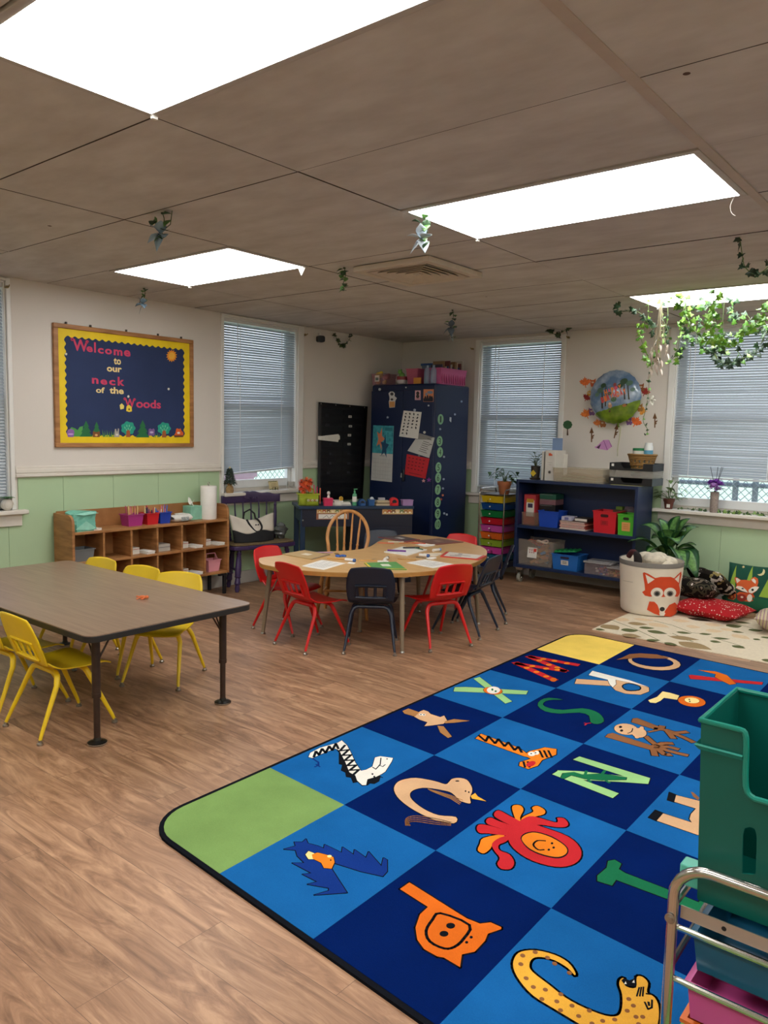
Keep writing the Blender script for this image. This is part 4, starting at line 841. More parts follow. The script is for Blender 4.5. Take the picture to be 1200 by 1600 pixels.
# ================================================================== ALPHABET RUG
RO, RA, RB = V((-2.303, 1.525, 0)), V((.448, -.033, 0)), V((-.01, .60, 0)); RZ = .010
def ruv(u, v): return RO+RA*u+RB*v+Z_*RZ
def carpet(hx, var=.12):
    m, N, L, b = nodes('carpet_'+hx.strip('#')); b.inputs['Roughness'].default_value = .95; b.inputs['Specular IOR Level'].default_value = .03
    c = rgb(hx); tc = N.new('ShaderNodeTexCoord'); n = N.new('ShaderNodeTexNoise'); n.inputs['Scale'].default_value = 420; n.inputs['Detail'].default_value = 2; L.new(tc.outputs['Object'], n.inputs['Vector'])
    n2 = N.new('ShaderNodeTexNoise'); n2.inputs['Scale'].default_value = 5; n2.inputs['Detail'].default_value = 3; L.new(tc.outputs['Object'], n2.inputs['Vector'])
    ad = N.new('ShaderNodeMath'); ad.operation = 'MULTIPLY_ADD'; ad.inputs[1].default_value = .55; L.new(n2.outputs['Fac'], ad.inputs[0])
    ml = N.new('ShaderNodeMath'); ml.operation = 'MULTIPLY'; ml.inputs[1].default_value = .45; L.new(n.outputs['Fac'], ml.inputs[0]); L.new(ml.outputs[0], ad.inputs[2])
    r = N.new('ShaderNodeValToRGB'); r.color_ramp.elements[0].position = .35; r.color_ramp.elements[1].position = .65
    r.color_ramp.elements[0].color = tuple(x*(1-var) for x in c[:3])+(1,); r.color_ramp.elements[1].color = tuple(min(1, x*(1+var)) for x in c[:3])+(1,)
    L.new(ad.outputs[0], r.inputs[0]); L.new(r.outputs[0], b.inputs['Base Color'])
    bp = N.new('ShaderNodeBump'); bp.inputs['Strength'].default_value = .5; bp.inputs['Distance'].default_value = .003; L.new(n.outputs['Fac'], bp.inputs['Height']); L.new(bp.outputs[0], b.inputs['Normal']); return m
PAL = {'dk': '#021A54', 'lt': '#185F9E', 'gr': '#7A9A58', 'ye': '#F0CE62', 'bk': '#14161C', 'or': '#D8691F', 'rd': '#BE2A30', 'pe': '#D2A880', 'wh': '#E6E2D8', 'nv': '#16347E', 'br': '#8A5B3A', 'lg': '#96C682', 'dg': '#1C6B46', 'go': '#E2A83E', 'ob': '#E27E24', 'tn': '#A87848', 'cr': '#F0D890'}
PK = list(PAL); RM = [carpet(PAL[k]) for k in PK]; PI_ = {k: i for i, k in enumerate(PK)}
rg = MB()
# bound edge with rounded corners, then the squares
RR = .16
def rim(off):
    out = []
    for (cu, cv, a0) in ((0, 0, PI), (5, 0, 1.5*PI), (5, 6, 0), (0, 6, .5*PI)):
        for i in range(9):
            a = a0+i/8*PI/2; r = RR+off; cx = (RR if cu == 0 else -RR); cy = (RR if cv == 0 else -RR)
            base = RO+RA*cu+RB*cv; ex = RA.normalized(); ey = RB.normalized()
            out.append(base+ex*(cx+r*math.cos(a))+ey*(cy+r*math.sin(a)))
    return out
fr0 = (V((0, 0, 0)), X_, Y_)
rg.prism([(p.x, p.y) for p in rim(.018)], fr0, RZ-.0006, PI_['bk'])
inner = [(p.x, p.y) for p in rim(0)]
def clip(poly, o, n):
    out = []
    for i in range(len(poly)):
        a, b = V(poly[i]), V(poly[(i+1) % len(poly)]); da, db = (a-o).dot(n), (b-o).dot(n)
        if da >= 0: out.append(a)
        if da*db < 0: out.append(a+(b-a)*(da/(da-db)))
    return [tuple(p) for p in out]
for u in range(5):
    for v in range(6):
        k = 'gr' if (u, v) == (0, 0) else 'ye' if (u, v) == (0, 5) else 'gr' if (u, v) == (4, 0) else 'or' if (u, v) == (4, 5) else ('lt' if (u+v) % 2 else 'dk')
        P = inner
        for a, b in (((u, v), (u+1, v)), ((u+1, v), (u+1, v+1)), ((u+1, v+1), (u, v+1)), ((u, v+1), (u, v))):
            p, q = ruv(*a).to_2d(), ruv(*b).to_2d(); d = (q-p).normalized(); P = clip(P, p, V((-d.y, d.x)))
        rg.prism(P, fr0, .0012, PI_[k], RZ-.0008)
LV = [RZ+.0004]
CR = {'A': (220, 1060, 2.5), 'B': (600, 1200, 2.4), 'C': (680, 980, 2.3077), 'D': (970, 1040, 5.217), 'E': (970, 1320, 5.217)}
def cpts(c, pts): ox, oy, s = CR[c]; return [(lambda q: (q.x, q.y))(PZ(ox+x/s, oy+y/s, RZ)) for x, y in pts]
def rp(pts, k, lev): rg.prism(pts, fr0, .0004, PI_[k], RZ+.0004+.00032*lev)
def fig(c, polys, out=.012, lev=0, sm=0):
    """outlined cut-pile figure: dark outline below, fills above (fills of one figure merge)"""
    for k, p in polys:
        q = cpts(c, spline(p, sm) if sm else p)
        if out:
            for s in stroke(q, out, True): rp(s, 'bk', lev)
            for x in q[::2] if sm else q: rp(ell(x[0], x[1], out/2, out/2, n=8), 'bk', lev)
    for i, (k, p) in enumerate(polys):
        q = cpts(c, spline(p, sm) if sm else p); rp(q, k, lev+1+i*.04)
def ln(c, pts, k, w, lev, closed=False, sm=0):
    q = cpts(c, spline(pts, sm, closed) if sm else pts)
    for s in stroke(q, w, closed): rp(s, k, lev)
def dot(c, cx, cy, rx, ry, k, lev, rot=0): rp(cpts(c, ell(cx, cy, rx, ry, rot, 12)), k, lev)
def bar(c, pts, k, w, lev=0, out=.012, sm=0):
    q = cpts(c, spline(pts, sm, False) if sm else pts)
    for s in stroke(q, w+out*2): rp(s, 'bk', lev)
    for p in q[1:-1]: rp(ell(p[0], p[1], w/2+out, w/2+out, n=10), 'bk', lev)
    for s in stroke(q, w): rp(s, k, lev+1)
    for p in q[1:-1]: rp(ell(p[0], p[1], w/2, w/2, n=10), k, lev+1.02)
# Z
fig('A', [('bk', [(760, 272), (775, 290), (775, 335), (788, 338), (783, 360), (800, 368), (803, 385), (822, 388), (830, 408), (848, 405), (865, 420), (885, 418), (895, 410), (912, 412), (930, 402), (935, 385), (945, 388), (920, 375), (880, 380), (840, 350), (800, 290)])], .004, 0)
fig('A', [('wh', [(655, 308), (662, 292), (700, 272), (770, 252), (785, 243), (805, 262), (820, 290), (838, 330), (860, 362), (880, 358), (905, 345), (915, 310), (935, 305), (985, 312), (980, 325), (955, 365), (940, 375), (920, 385), (885, 395), (880, 418), (865, 418), (845, 400), (838, 380), (815, 368), (800, 330), (775, 282), (760, 275), (720, 290), (670, 312)])], .006, 1)
ln('A', [(676, 308), (684, 286), (696, 300), (708, 276), (722, 292), (736, 266), (748, 282), (762, 256), (772, 276)], 'bk', .012, 3)
ln('A', [(798, 262), (778, 284), (812, 280), (788, 302), (822, 300), (796, 322), (832, 320), (806, 342), (842, 340), (816, 360), (852, 358), (832, 376)], 'bk', .012, 3)
ln('A', [(905, 348), (918, 356), (935, 338), (938, 312)], 'bk', .005, 3); ln('A', [(930, 340), (945, 346), (955, 338)], 'bk', .004, 3); dot('A', 905, 375, 4, 3, 'bk', 3); dot('A', 962, 316, 3, 2, 'bk', 3); dot('A', 912, 385, 4, 3, 'bk', 3)
ln('A', [(672, 314), (684, 322), (694, 328), (694, 340), (680, 346)], 'nv', .008, 1); ln('A', [(684, 336), (700, 346)], 'nv', .006, 1)
# V
fig('A', [('nv', [(560, 668), (605, 655), (600, 640), (632, 640), (645, 628), (652, 645), (690, 655), (715, 665), (718, 650), (785, 682), (788, 660), (832, 690), (835, 670), (880, 702), (890, 678), (940, 735), (948, 702), (962, 710), (962, 755), (945, 774), (860, 755), (755, 722), (745, 745), (805, 838), (678, 847), (735, 830), (735, 820), (652, 805), (690, 795), (632, 766), (668, 762), (592, 722), (640, 722), (612, 695), (605, 672)])], .007, 0)
fig('A', [('cr', [(643, 690), (655, 676), (678, 685), (676, 708), (655, 708)]), ('ob', [(668, 690), (690, 682), (730, 692), (752, 700), (757, 720), (745, 745), (715, 742), (705, 722), (672, 706)])], .005, 2); dot('A', 737, 697, 9, 5, 'cr', 4.5); dot('A', 742, 712, 3, 3, 'bk', 4.5)
# P
fig('B', [('or', [(95, 430), (60, 455), (165, 522), (135, 550), (118, 600), (125, 645), (150, 680), (200, 708), (225, 712), (285, 748), (292, 700), (340, 690), (378, 650), (390, 622), (440, 605), (440, 598), (400, 580), (360, 585), (310, 565), (270, 540)])], .011, 0)
ln('B', [(212, 546), (320, 590), (300, 640), (265, 672), (225, 678), (172, 652), (158, 612), (182, 570)], 'bk', .009, 2, True, 3)
dot('B', 250, 593, 17, 11, 'bk', 2); dot('B', 225, 623, 17, 11, 'bk', 2); dot('B', 310, 655, 6, 5, 'bk', 2); dot('B', 327, 636, 6, 5, 'bk', 2)
# U
fig('B', [('pe', [(245, 52), (255, 42), (280, 38), (310, 45), (328, 70), (330, 90), (322, 112), (325, 132), (310, 132), (285, 122), (255, 95), (225, 85), (160, 75), (120, 80), (98, 95), (105, 120), (150, 155), (205, 178), (270, 185), (262, 208), (190, 195), (115, 160), (60, 120), (38, 85), (45, 60), (70, 45), (120, 38), (190, 50), (230, 62)])], .008, 0, 3)
fig('B', [('go', [(325, 106), (342, 95), (352, 108), (384, 126), (330, 116)])], .004, 1)
for k in range(4): ln('B', [(165+3*k, 80+2*k), (210, 92+3*k), (250, 104+4*k), (295-4*k, 122+5*k)], 'tn', .004, 3)
for k in range(4): ln('B', [(250, 204+4*k), (190, 190+7*k), (120, 180+7*k), (84+3*k, 190+5*k), (82+5*k, 216)], 'br', .005, 1, sm=3)
dot('B', 275, 50, 8, 2, 'bk', 3); dot('B', 306, 88, 3, 3, 'bk', 3); dot('B', 318, 92, 3, 3, 'bk', 3)
# O
OCT = [('ob', [(500, 208), (490, 185), (480, 150), (490, 140), (512, 142), (523, 158), (510, 186), (515, 208)]), ('ob', [(515, 195), (525, 182), (560, 165), (555, 150), (575, 143), (602, 158), (600, 174), (560, 185), (532, 196)]), ('ob', [(450, 262), (440, 250), (372, 264), (360, 285), (352, 310), (375, 321), (400, 302), (412, 277)]),
       ('rd', [(500, 210), (525, 190), (560, 182), (640, 205), (652, 198), (650, 188), (675, 190), (691, 210), (680, 222), (640, 222), (590, 214), (540, 216)]), ('rd', [(348, 230), (355, 214), (385, 215), (450, 232), (490, 240), (480, 256), (390, 246), (360, 245)]), ('rd', [(383, 197), (400, 187), (430, 200), (490, 222), (480, 240), (430, 226), (390, 212)]), ('rd', [(413, 172), (430, 160), (470, 180), (520, 208), (510, 225), (465, 211), (420, 187)]),
       ('rd', [(490, 250), (455, 278), (430, 290), (434, 310), (470, 325), (488, 355), (475, 379), (440, 379), (425, 360), (434, 338), (413, 310), (405, 285), (435, 262)]), ('rd', [(470, 230), (500, 208), (540, 206), (600, 224), (690, 258), (735, 300), (736, 340), (700, 366), (640, 371), (560, 350), (500, 315), (468, 275)])]
fig('B', OCT, .012, 0, 3)
rp(cpts('B', spline([(512, 265), (530, 245), (570, 240), (630, 258), (680, 290), (692, 315), (675, 335), (640, 340), (580, 325), (535, 300)], 3)), 'bk', 2.2)
rp(cpts('B', spline([(516, 267), (533, 249), (570, 244), (628, 262), (676, 292), (687, 314), (672, 330), (640, 335), (582, 321), (539, 298)], 3)), 'ob', 2.6)
ln('B', [(605, 275), (575, 274), (560, 290), (578, 308), (600, 308)], 'bk', .007, 3, sm=3); dot('B', 630, 284, 5, 4, 'bk', 3); dot('B', 618, 308, 5, 4, 'bk', 3); dot('B', 636, 300, 5, 4, 'bk', 3)
# I (green)
fig('B', [('dg', [(865, 345), (890, 360), (880, 380), (905, 395), (1060, 455), (1180, 505), (1195, 485), (1225, 498), (1165, 575), (1138, 560), (1155, 535), (1062, 492), (870, 420), (855, 442), (800, 425), (800, 405), (835, 375), (840, 350)])], .008, 0)
# J (spotted cat)
fig('B', [('go', [(715, 778), (690, 752), (640, 722), (590, 710), (558, 715), (545, 738), (556, 765), (620, 815), (680, 862), (750, 900), (830, 930), (878, 930), (893, 900), (893, 850), (882, 815), (886, 795), (900, 790), (908, 820), (945, 825), (948, 785), (970, 785), (990, 808), (986, 842), (1015, 862), (1030, 900), (1026, 960), (1000, 1002), (900, 1012), (800, 1000), (740, 965), (640, 905), (560, 855), (510, 800), (485, 750), (490, 712), (515, 690), (570, 685), (640, 702), (690, 730), (716, 765)])], .014, 0, 3)
rp(cpts('B', [(890, 798), (900, 790), (920, 798), (942, 790), (946, 823), (906, 819)]), 'bk', 2); rp(cpts('B', [(930, 806), (938, 796), (940, 808)]), 'wh', 2.5); rp(cpts('B', [(900, 812), (906, 802), (910, 812)]), 'wh', 2.5)
for x, y in ((567, 692), (613, 713), (513, 737), (533, 790), (560, 823), (605, 833), (592, 868), (663, 850), (648, 877), (705, 893), (662, 910), (770, 912), (730, 932), (695, 770), (820, 950), (865, 945), (935, 893), (912, 912), (945, 935), (970, 935), (955, 962), (905, 975), (520, 705), (640, 735), (780, 960), (985, 985), (860, 985), (918, 868)): dot('B', x, y, 10, 7, 'br', 2, .3)
for k in range(3): ln('B', [(957+8*k, 825-k), (948+11*k, 857)], 'bk', .0042, 2.2)
ln('B', [(978, 880), (990, 906), (1004, 900), (1005, 872)], 'bk', .005, 2.2); ln('B', [(984, 848), (1000, 850)], 'bk', .005, 2.2); ln('B', [(992, 880), (994, 892)], 'bk', .006, 2.2)
# N
fig('C', [('lg', [(497, 478), (520, 467), (775, 545), (768, 566)]), ('lg', [(440, 517), (520, 520), (700, 540), (772, 550), (768, 566), (690, 560), (470, 548)]), ('lg', [(422, 531), (445, 517), (470, 528), (662, 600), (640, 617)])], .008, 0)
fig('C', [('dg', [(452, 545), (460, 528), (500, 524), (530, 533), (600, 529), (690, 543), (688, 551), (600, 553), (540, 548), (490, 535), (464, 548)])], .005, 2.3)
for a, b in (((540, 535), (545, 520)), ((600, 533), (612, 518)), ((550, 548), (560, 560)), ((610, 551), (628, 562))): ln('C', [a, b], 'dg', .012, 3.2)
# T
fig('C', [('ob', [(165, 385), (300, 435), (325, 452), (340, 470), (320, 466), (145, 402)]), ('ob', [(318, 462), (340, 448), (375, 440), (395, 434), (437, 440), (436, 460), (385, 480), (370, 500), (335, 512), (303, 500), (305, 488), (345, 475)])], .009, 0)
ln('C', [(158, 392), (182, 412), (192, 394), (216, 420), (228, 404), (250, 430), (264, 416), (286, 444), (300, 432), (312, 452)], 'bk', .013, 2.5)
for x in (388, 404, 420): ln('C', [(x-12, 446), (x, 470)], 'bk', .010, 2.5)
for x in (318, 334): ln('C', [(x, 486), (x+6, 506)], 'bk', .010, 2.5)
dot('C', 348, 458, 14, 8, 'wh', 2.7); dot('C', 366, 454, 9, 7, 'wh', 2.7); dot('C', 362, 454, 3, 2, 'bk', 3); dot('C', 346, 457, 3, 2, 'bk', 3); dot('C', 345, 494, 18, 9, 'rd', 2.8, -.3)
# S
fig('C', [('dg', [(460, 262), (410, 255), (380, 264), (370, 283), (395, 303), (450, 312), (520, 308), (555, 320), (560, 343), (585, 350), (608, 340), (600, 320), (575, 303), (530, 293), (460, 299), (410, 292), (388, 280), (398, 267), (425, 262)])], .006, 0, 2)
ln('C', [(560, 346), (546, 348), (540, 354)], 'rd', .007, 1.5); ln('C', [(546, 348), (538, 346)], 'rd', .006, 1.5)
# R
fig('C', [('pe', [(503, 204), (510, 187), (622, 194), (645, 185), (700, 198), (770, 218), (771, 232), (740, 244), (685, 240), (650, 228), (634, 212)])], .008, 0)
fig('C', [('wh', [(553, 173), (567, 158), (620, 172), (700, 192), (768, 216), (690, 198), (650, 190), (652, 206), (640, 218), (628, 205), (622, 190)])], .006, 1.2)
rp(cpts('C', spline([(672, 212), (698, 202), (740, 214), (736, 229), (690, 230)], 3)), 'bk', 2.2); rp(cpts('C', spline([(677, 213), (699, 205), (735, 215), (732, 226), (692, 227)], 3)), 'lt', 2.6)
# Q
q0 = cpts('C', ell(790, 127, 99, 29, .1)); rp(q0, 'bk', 0); rp(cpts('C', ell(790, 127, 95, 27, .1)), 'pe', 1); rp(cpts('C', ell(784, 124, 76, 19, .1)), 'bk', 1.4); rp(cpts('C', ell(784, 124, 73, 17.5, .1)), 'dk', 1.8)
fig('C', [('br', [(653, 118), (675, 110), (700, 98), (740, 95), (800, 99), (840, 111), (835, 114), (780, 113), (735, 110), (700, 114)])], .006, 2)
# X
fig('C', [('lg', [(70, 217), (110, 216), (335, 230), (328, 243), (66, 232)]), ('lg', [(138, 186), (160, 180), (277, 268), (253, 276)])], .006, 0); fig('C', [('or', ell(208, 230, 34, 13, .1)), ('wh', ell(210, 228, 24, 13, 0))], .005, 2); dot('C', 206, 226, 4, 4, 'dg', 4); dot('C', 218, 232, 4, 3, 'dg', 4)
# W
for a, b in (((292, 129), (426, 190)), ((296, 132), (466, 158)), ((340, 107), (466, 158)), ((345, 107), (510, 136))): bar('C', [a, b], 'rd', .052, 0, .005)
for x, y in ((330, 147), (365, 162), (400, 178), (350, 141), (400, 150), (440, 154), (375, 121), (410, 136), (440, 146), (390, 115), (430, 122), (475, 131)): dot('C', x, y, 11, 3.5, 'ob', 2)
dot('C', 426, 190, 12, 7, 'or', 2)
# Y
fig('A', [('pe', [(1068, 150), (1090, 130), (1105, 124), (1122, 130), (1132, 140), (1170, 152), (1185, 146), (1196, 165), (1182, 178), (1140, 184), (1108, 187), (1120, 172), (1090, 162)])], .008, 0)
fig('A', [('tn', [(1022, 128), (1045, 118), (1088, 133), (1072, 150), (1030, 138)])], .006, 0); dot('A', 1094, 142, 6, 4, 'wh', 2); dot('A', 1105, 143, 7, 4, 'wh', 2); dot('A', 1094, 142, 3, 2, 'bk', 2.5); dot('A', 1106, 143, 3, 2, 'bk', 2.5)
fig('C', [('tn', [(33, 340), (68, 332), (124, 338), (70, 345), (36, 347)]), ('tn', [(8, 356), (30, 358), (60, 395), (46, 400), (18, 380)])], .006, 0)
# M
fig('C', [('br', [(712, 330), (728, 328), (812, 361), (800, 372), (708, 343)]), ('br', [(622, 386), (640, 382), (792, 431), (775, 443), (613, 396)])], .006, 0)
for P in ([(795, 366), (835, 372), (868, 381), (905, 378)], [(815, 368), (818, 358)], [(838, 376), (858, 400)], [(862, 384), (900, 400), (928, 414)], [(760, 395), (800, 428), (840, 446), (905, 462)], [(790, 430), (820, 420), (852, 420)], [(800, 432), (838, 432), (872, 440)], [(785, 438), (792, 462)], [(805, 440), (825, 458), (845, 460)]): bar('C', P, 'br', .028, 0, .005, 2)
bar('C', [(770, 378), (812, 370)], 'br', .012, 0, .004); fig('C', [('pe', ell(688, 369, 43, 20, .1)), ('pe', ell(735, 382, 27, 17, .1)), ('pe', ell(744, 366, 8, 7)), ('pe', ell(728, 396, 9, 6))], .006, 2)
dot('C', 668, 361, 6, 4, 'bk', 4); dot('C', 672, 374, 6, 4, 'bk', 4); ln('C', [(694, 384), (708, 378), (712, 366)], 'bk', .005, 4, sm=2)
# L
fig('C', [('cr', [(820, 232), (845, 237), (880, 247), (872, 262), (825, 255), (812, 266), (795, 274), (775, 272), (768, 264), (800, 252)])], .005, 0); fig('C', [('or', ell(925, 268, 50, 19, .12))], .006, 1); fig('C', [('cr', ell(926, 265, 27, 10, .1))], .004, 2.2); dot('C', 916, 262, 3, 2, 'bk', 4); dot('C', 918, 269, 3, 2, 'bk', 4)
# K
fig('C', [('rd', [(914, 174), (925, 172), (1000, 182), (1182, 199), (1178, 208), (1000, 193), (920, 187)])], .005, 0); fig('C', [('or', [(948, 155), (1010, 160), (1052, 174), (1085, 205), (1062, 208), (1030, 192), (1008, 180), (1012, 170)])], .005, 1.4)
# H
fig('D', [('pe', [(440, 1055), (640, 1105), (720, 1125), (700, 1190), (620, 1170), (430, 1110)]), ('pe', [(610, 1170), (720, 1160), (720, 1400), (620, 1380), (290, 1265), (340, 1205), (580, 1282), (560, 1252), (572, 1212)]), ('bk', [(398, 1034), (452, 1055), (436, 1115), (383, 1098)]), ('bk', [(284, 1180), (347, 1205), (292, 1268), (228, 1240)])], .008, 0)
fig('D', [('br', [(570, 1030), (590, 1035), (640, 1080), (630, 1100), (590, 1070)])], .0, 0)
# the remaining squares (mostly behind the bins)
for ch, u, v, k in (('G', 3, 3, 'ob'), ('F', 3, 4, 'rd'), ('E', 3, 5, 'pe'), ('D', 4, 1, 'go'), ('C', 4, 2, 'or'), ('B', 4, 3, 'tn'), ('A', 4, 4, 'rd')):
    o_ = ruv(u, v); o_.z = 0
    text(rg, ch, (o_, RB.normalized(), -RA.normalized()), .14, .46, -.38, -.07, PI_[k], .02, RZ+.0012)
rug = tag(rg.build('alphabet_rug', RM, None, smooth=False), 'large blue checked alphabet rug with animal letters and a green corner', 'rug')
# ================================================================== CORNER: DESK, BLUE CABINET, DRAWER CART
NV = mat('#14243F', .4, var=.06, scale=5); NVD = mat('#171B2E', .42, var=.1, scale=4)
DE = V((.595, .804, 0)).normalized(); DA = V((-DE.y, DE.x, 0)); DO = V((-5.0, 4.945, 0)); DH = .73; DW = 1.07; DD = .46; drz = math.atan2(DE.y, DE.x)
dk = thing('teachers_desk', 'dark navy desk set across the corner in front of the blue cabinet', 'desk', DO, drz)
def dpt(px, py, d=0): return PP(px, py, DO-DA*d, DA)                      # on the desk front plane
def dl(p): q = p-DO; return V((q.dot(DE), q.dot(DA), q.z))               # to desk coordinates
kx0, kx1 = dl(dpt(471, 830)).x, dl(dpt(551, 830)).x; az = dl(dpt(500, 823)).z
m = MB(); m.bb(-.02, DW, -.015, DD, DH-.028, DH); m.build('desk_top', mat('#1B3350', .35, var=.05), dk, bev=.004)
m = MB(); m.bb(.015, DW-.01, 0, .018, az, DH-.028); m.build('front_apron', NVD, dk, bev=.002)
m = MB(); m.bb(kx1, DW-.01, 0, .018, 0, az); m.bb(kx1, kx1+.018, .018, DD-.01, 0, az); m.bb(DW-.028, DW-.01, .018, DD-.01, 0, DH-.028); m.bb(kx1, DW-.01, DD-.028, DD-.01, .0, DH-.03); m.build('pedestal', NVD, dk, bev=.002)
for y in (.005, DD-.05): m = MB(); m.bb(0, .045, y, y+.045, 0, DH-.028); m.build('leg', mat('#17304A', .4), dk, bev=.003)
m = MB(); m.bb(.008, .03, .05, DD-.05, DH-.15, DH-.028); m.bb(.008, .03, .05, DD-.05, .10, .14); m.build('side_rail', mat('#17304A', .4), dk, bev=.002)
q = dl(dpt(473, 813)); m = MB(); m.ball((q.x, -.008, q.z), .008, 8, 6); m.build('knob', STEEL, dk)
q = dl(dpt(475, 800)); m = MB(); m.bb(.02, kx1, -.0008, 0, az+.075, az+.077); m.build('drawer_seam', BLACKP, dk)
CRT = ('#C98A4A', '#B5552E', '#7A5230', '#E2C79A', '#6B7A4A', '#A8743E')
def strip(px0, px1, py0, py1, lab, name_row):
    a, b = dl(dpt(px0, py0)), dl(dpt(px1, py1)); w, h = b.x-a.x, a.z-b.z
    fr = (V((0, 0, 0)), X_, Z_); m = MB(); m.prism([(0, 0), (w, 0), (w, h), (0, h)], fr, .0015)
    hh = h if not name_row else h*.46
    m.prism([(.006, h-hh+.004), (w-.006, h-hh+.004), (w-.006, h-.004), (.006, h-.004)], fr, .0003, 1, .0016)
    for k in range(7):
        cx = .03+(w-.06)*k/6; r = min(hh*.36, .021)
        m.prism(ell(cx, h-hh*.55, r, r*.85, n=12), fr, .0003, 2+k % 6, .002); m.prism(ell(cx, h-hh*.68, r*.5, r*.4, n=10), fr, .0003, 8, .0024)
        for s in (-1, 1): m.prism([(cx+s*r*.9, h-hh*.3), (cx+s*r*.35, h-hh*.32), (cx+s*r*.8, h-hh*.1)], fr, .0003, 2+k % 6, .0022)
    if name_row:
        m.prism([(.02, .008), (w-.02, .008), (w-.02, h-hh-.006), (.02, h-hh-.006)], fr, .0003, 9, .0017)
        ink = spline([(.06+.018*i, h*.25+.012*((i*7) % 3-1)) for i in range(10)], 3, False)
        for s in stroke(ink, .003): m.prism(s, fr, .0002, 10, .0021)
    return place(m, 'name_strip', [mat('#A0684A', .6), mat('#D9C48A', .6)]+[mat(c, .6) for c in CRT]+[mat('#EFE2C6', .6), PAPER, mat('#3A3540', .6)], lab, 'name strip', DO+DE*a.x-DA*.0005+Z_*b.z, drz, smooth=False)
strip(494.5, 545, 794.5, 811.5, 'woodland animal name strip with a white name panel on the desk front', True)
strip(597, 645, 794, 803.6, 'narrow woodland animal strip on the right of the desk front', False)
def ond(px, d=.06): a = dl(dpt(px, 790)); return DO+DE*a.x+DA*d+Z_*DH
def dh(px, py, d=.06): return PP(px, py, DO+DA*d, DA).z-DH
DS = 5.75/1208                                                             # metres per pixel at the desk
t = thing('supply_caddy', 'lime green fabric supply caddy on the left end of the desk', 'caddy', ond(484, .11), drz)
LIME = mat('#A9B52C', .75, var=.08, scale=10)
m = MB(); m.tray(.17, .13, .175, .135, .10, .005); m.build('caddy_body', LIME, t)
m = MB(); [m.sheet(lambda u, v, x0=x0, w=w: V((x0+w*u, -.068-.022*math.sin(PI*u)*(.6+.4*v), .003+.072*v)), 8, 3) for x0, w in ((-.088, .06), (-.026, .113))]; m.build('pocket', mat('#9DAA2A', .75, var=.08, scale=10), t, solid=.003)
m = MB(); m.tube(spline([(-.03, 0, .10), (-.035, 0, .13), (-.02, 0, .15), (.035, 0, .15), (.05, 0, .13), (.045, 0, .10)], 4, False), .008, 8); m.build('handle', LIME, t)
m = MB()
for k in range(5): m.tube([(-.012+.02*k+.008*math.cos(a), -.094, .052+.008*math.sin(a)) for a in [2*PI*i/10 for i in range(10)]], .0022, 5, closed=True, mi=k % 2)
m.build('ring_trim', [WHITE, mat('#C96A6A', .5)], t)
fl = thing('flower_bunch', 'bunch of orange artificial daisies standing in the lime caddy', 'flowers', ond(480, .11)+Z_*.012, drz)
st = MB(); 
for k, (x, z, s) in enumerate(((-.042, .20, .036), (.0, .215, .042), (.035, .205, .038), (-.045, .155, .036), (-.025, .125, .034), (.01, .165, .034), (-.015, .185, .036), (.03, .14, .03))):
    st.tube([(x*.4, 0, .0), (x*.8, -.02, z*.6), (x, -.03, z)], .0025, 5)
    m = MB(); c = V((x, -.034, z)); n = V((x*4, -1, .35)).normalized(); a_ = n.cross(Z_).normalized(); b_ = a_.cross(n)
    for j in range(14):
        q = 2*PI*j/14; d = a_*math.cos(q)+b_*math.sin(q); leaf(m, c, d+n*.25, s*1.12, s*.36, .1)
    fb = m.build('flower_head', mat(('#E0532A', '#E86A2C', '#D9481F')[k % 3], .6, var=.1), fl, solid=.001)
    m = MB(); m.ball(c+n*.004, .009, 8, 6); m.build('flower_eye', mat('#5A2A1A', .8), fb)
st.build('stems', mat('#3F5A2C', .7), fl)
for k, (px, h, hx) in enumerate(((495, .17, '#D84A78'), (499, .155, '#C23A6A'), (503, .14, '#E8805A'), (469, .13, '#2F5A38'), (473, .125, '#24242A'))):
    m = MB(); m.tube([(0, 0, 0), (.006*(k-2), -.004, h)], .0055, 8); m.ball((.006*(k-2), -.004, h), .007, 8, 6)
    place(m, 'pen', mat(hx, .4), ('crimson pen at the right of the lime caddy flowers', 'dark pink pen between the crimson and coral pens in the lime caddy', 'coral pen at the right edge of the lime caddy', 'dark green pen at the left edge of the lime caddy', 'black pen beside the green one in the lime caddy')[k], 'pen', ond(px, .11)+Z_*.0115, drz)
t = thing('pink_box', 'bright pink square box on the desk with a white figurine on it', 'box', ond(514, .06), drz); h = dh(514, 778)
m = MB(); m.tray(.075, .07, .083, .078, h-.01, .002); m.build('box_body', mat('#D8305E', .45), t); MB().bb(-.043, .043, -.04, .04, h-.01, h).build('lid', mat('#E24A70', .45), t, bev=.003)
m = MB(); m.lathe([(.012, 0), (.013, .012), (.010, .022), (.007, .026), (.013, .034), (.016, .044), (.013, .056), (.004, .062)], 14); place(m, 'figurine', mat('#E4DFD8', .5), 'small white round-headed figurine on top of the pink box', 'figurine', ond(515, .06)+Z_*h)
for k, (px, d, w, dp, n, hx, lab) in enumerate(((530, .12, .10, .12, 3, '#D9D3C6', 'loose pile of cream papers right of the pink box'), (543, .10, .09, .10, 2, '#B9B5B0', 'grey papers between the cream pile and the green bottle'), (601, .10, .14, .10, 3, '#CDBB98', 'low stack of tan books left of the red dispenser'))):
    m = MB()
    for j in range(n): m.box((.004*(-1)**j, .003*j, .007+.0142*j), (w*(1-.05*j), dp, .014), j % 2, MX.Rotation(.06*(j-1), 3, 'Z'))
    place(m, 'book_stack' if k == 2 else 'paper_pile', [mat(hx, .7), mat('#8E7A5E' if k == 2 else '#E2DED4', .7)], lab, 'books' if k == 2 else 'papers', ond(px, d), drz)
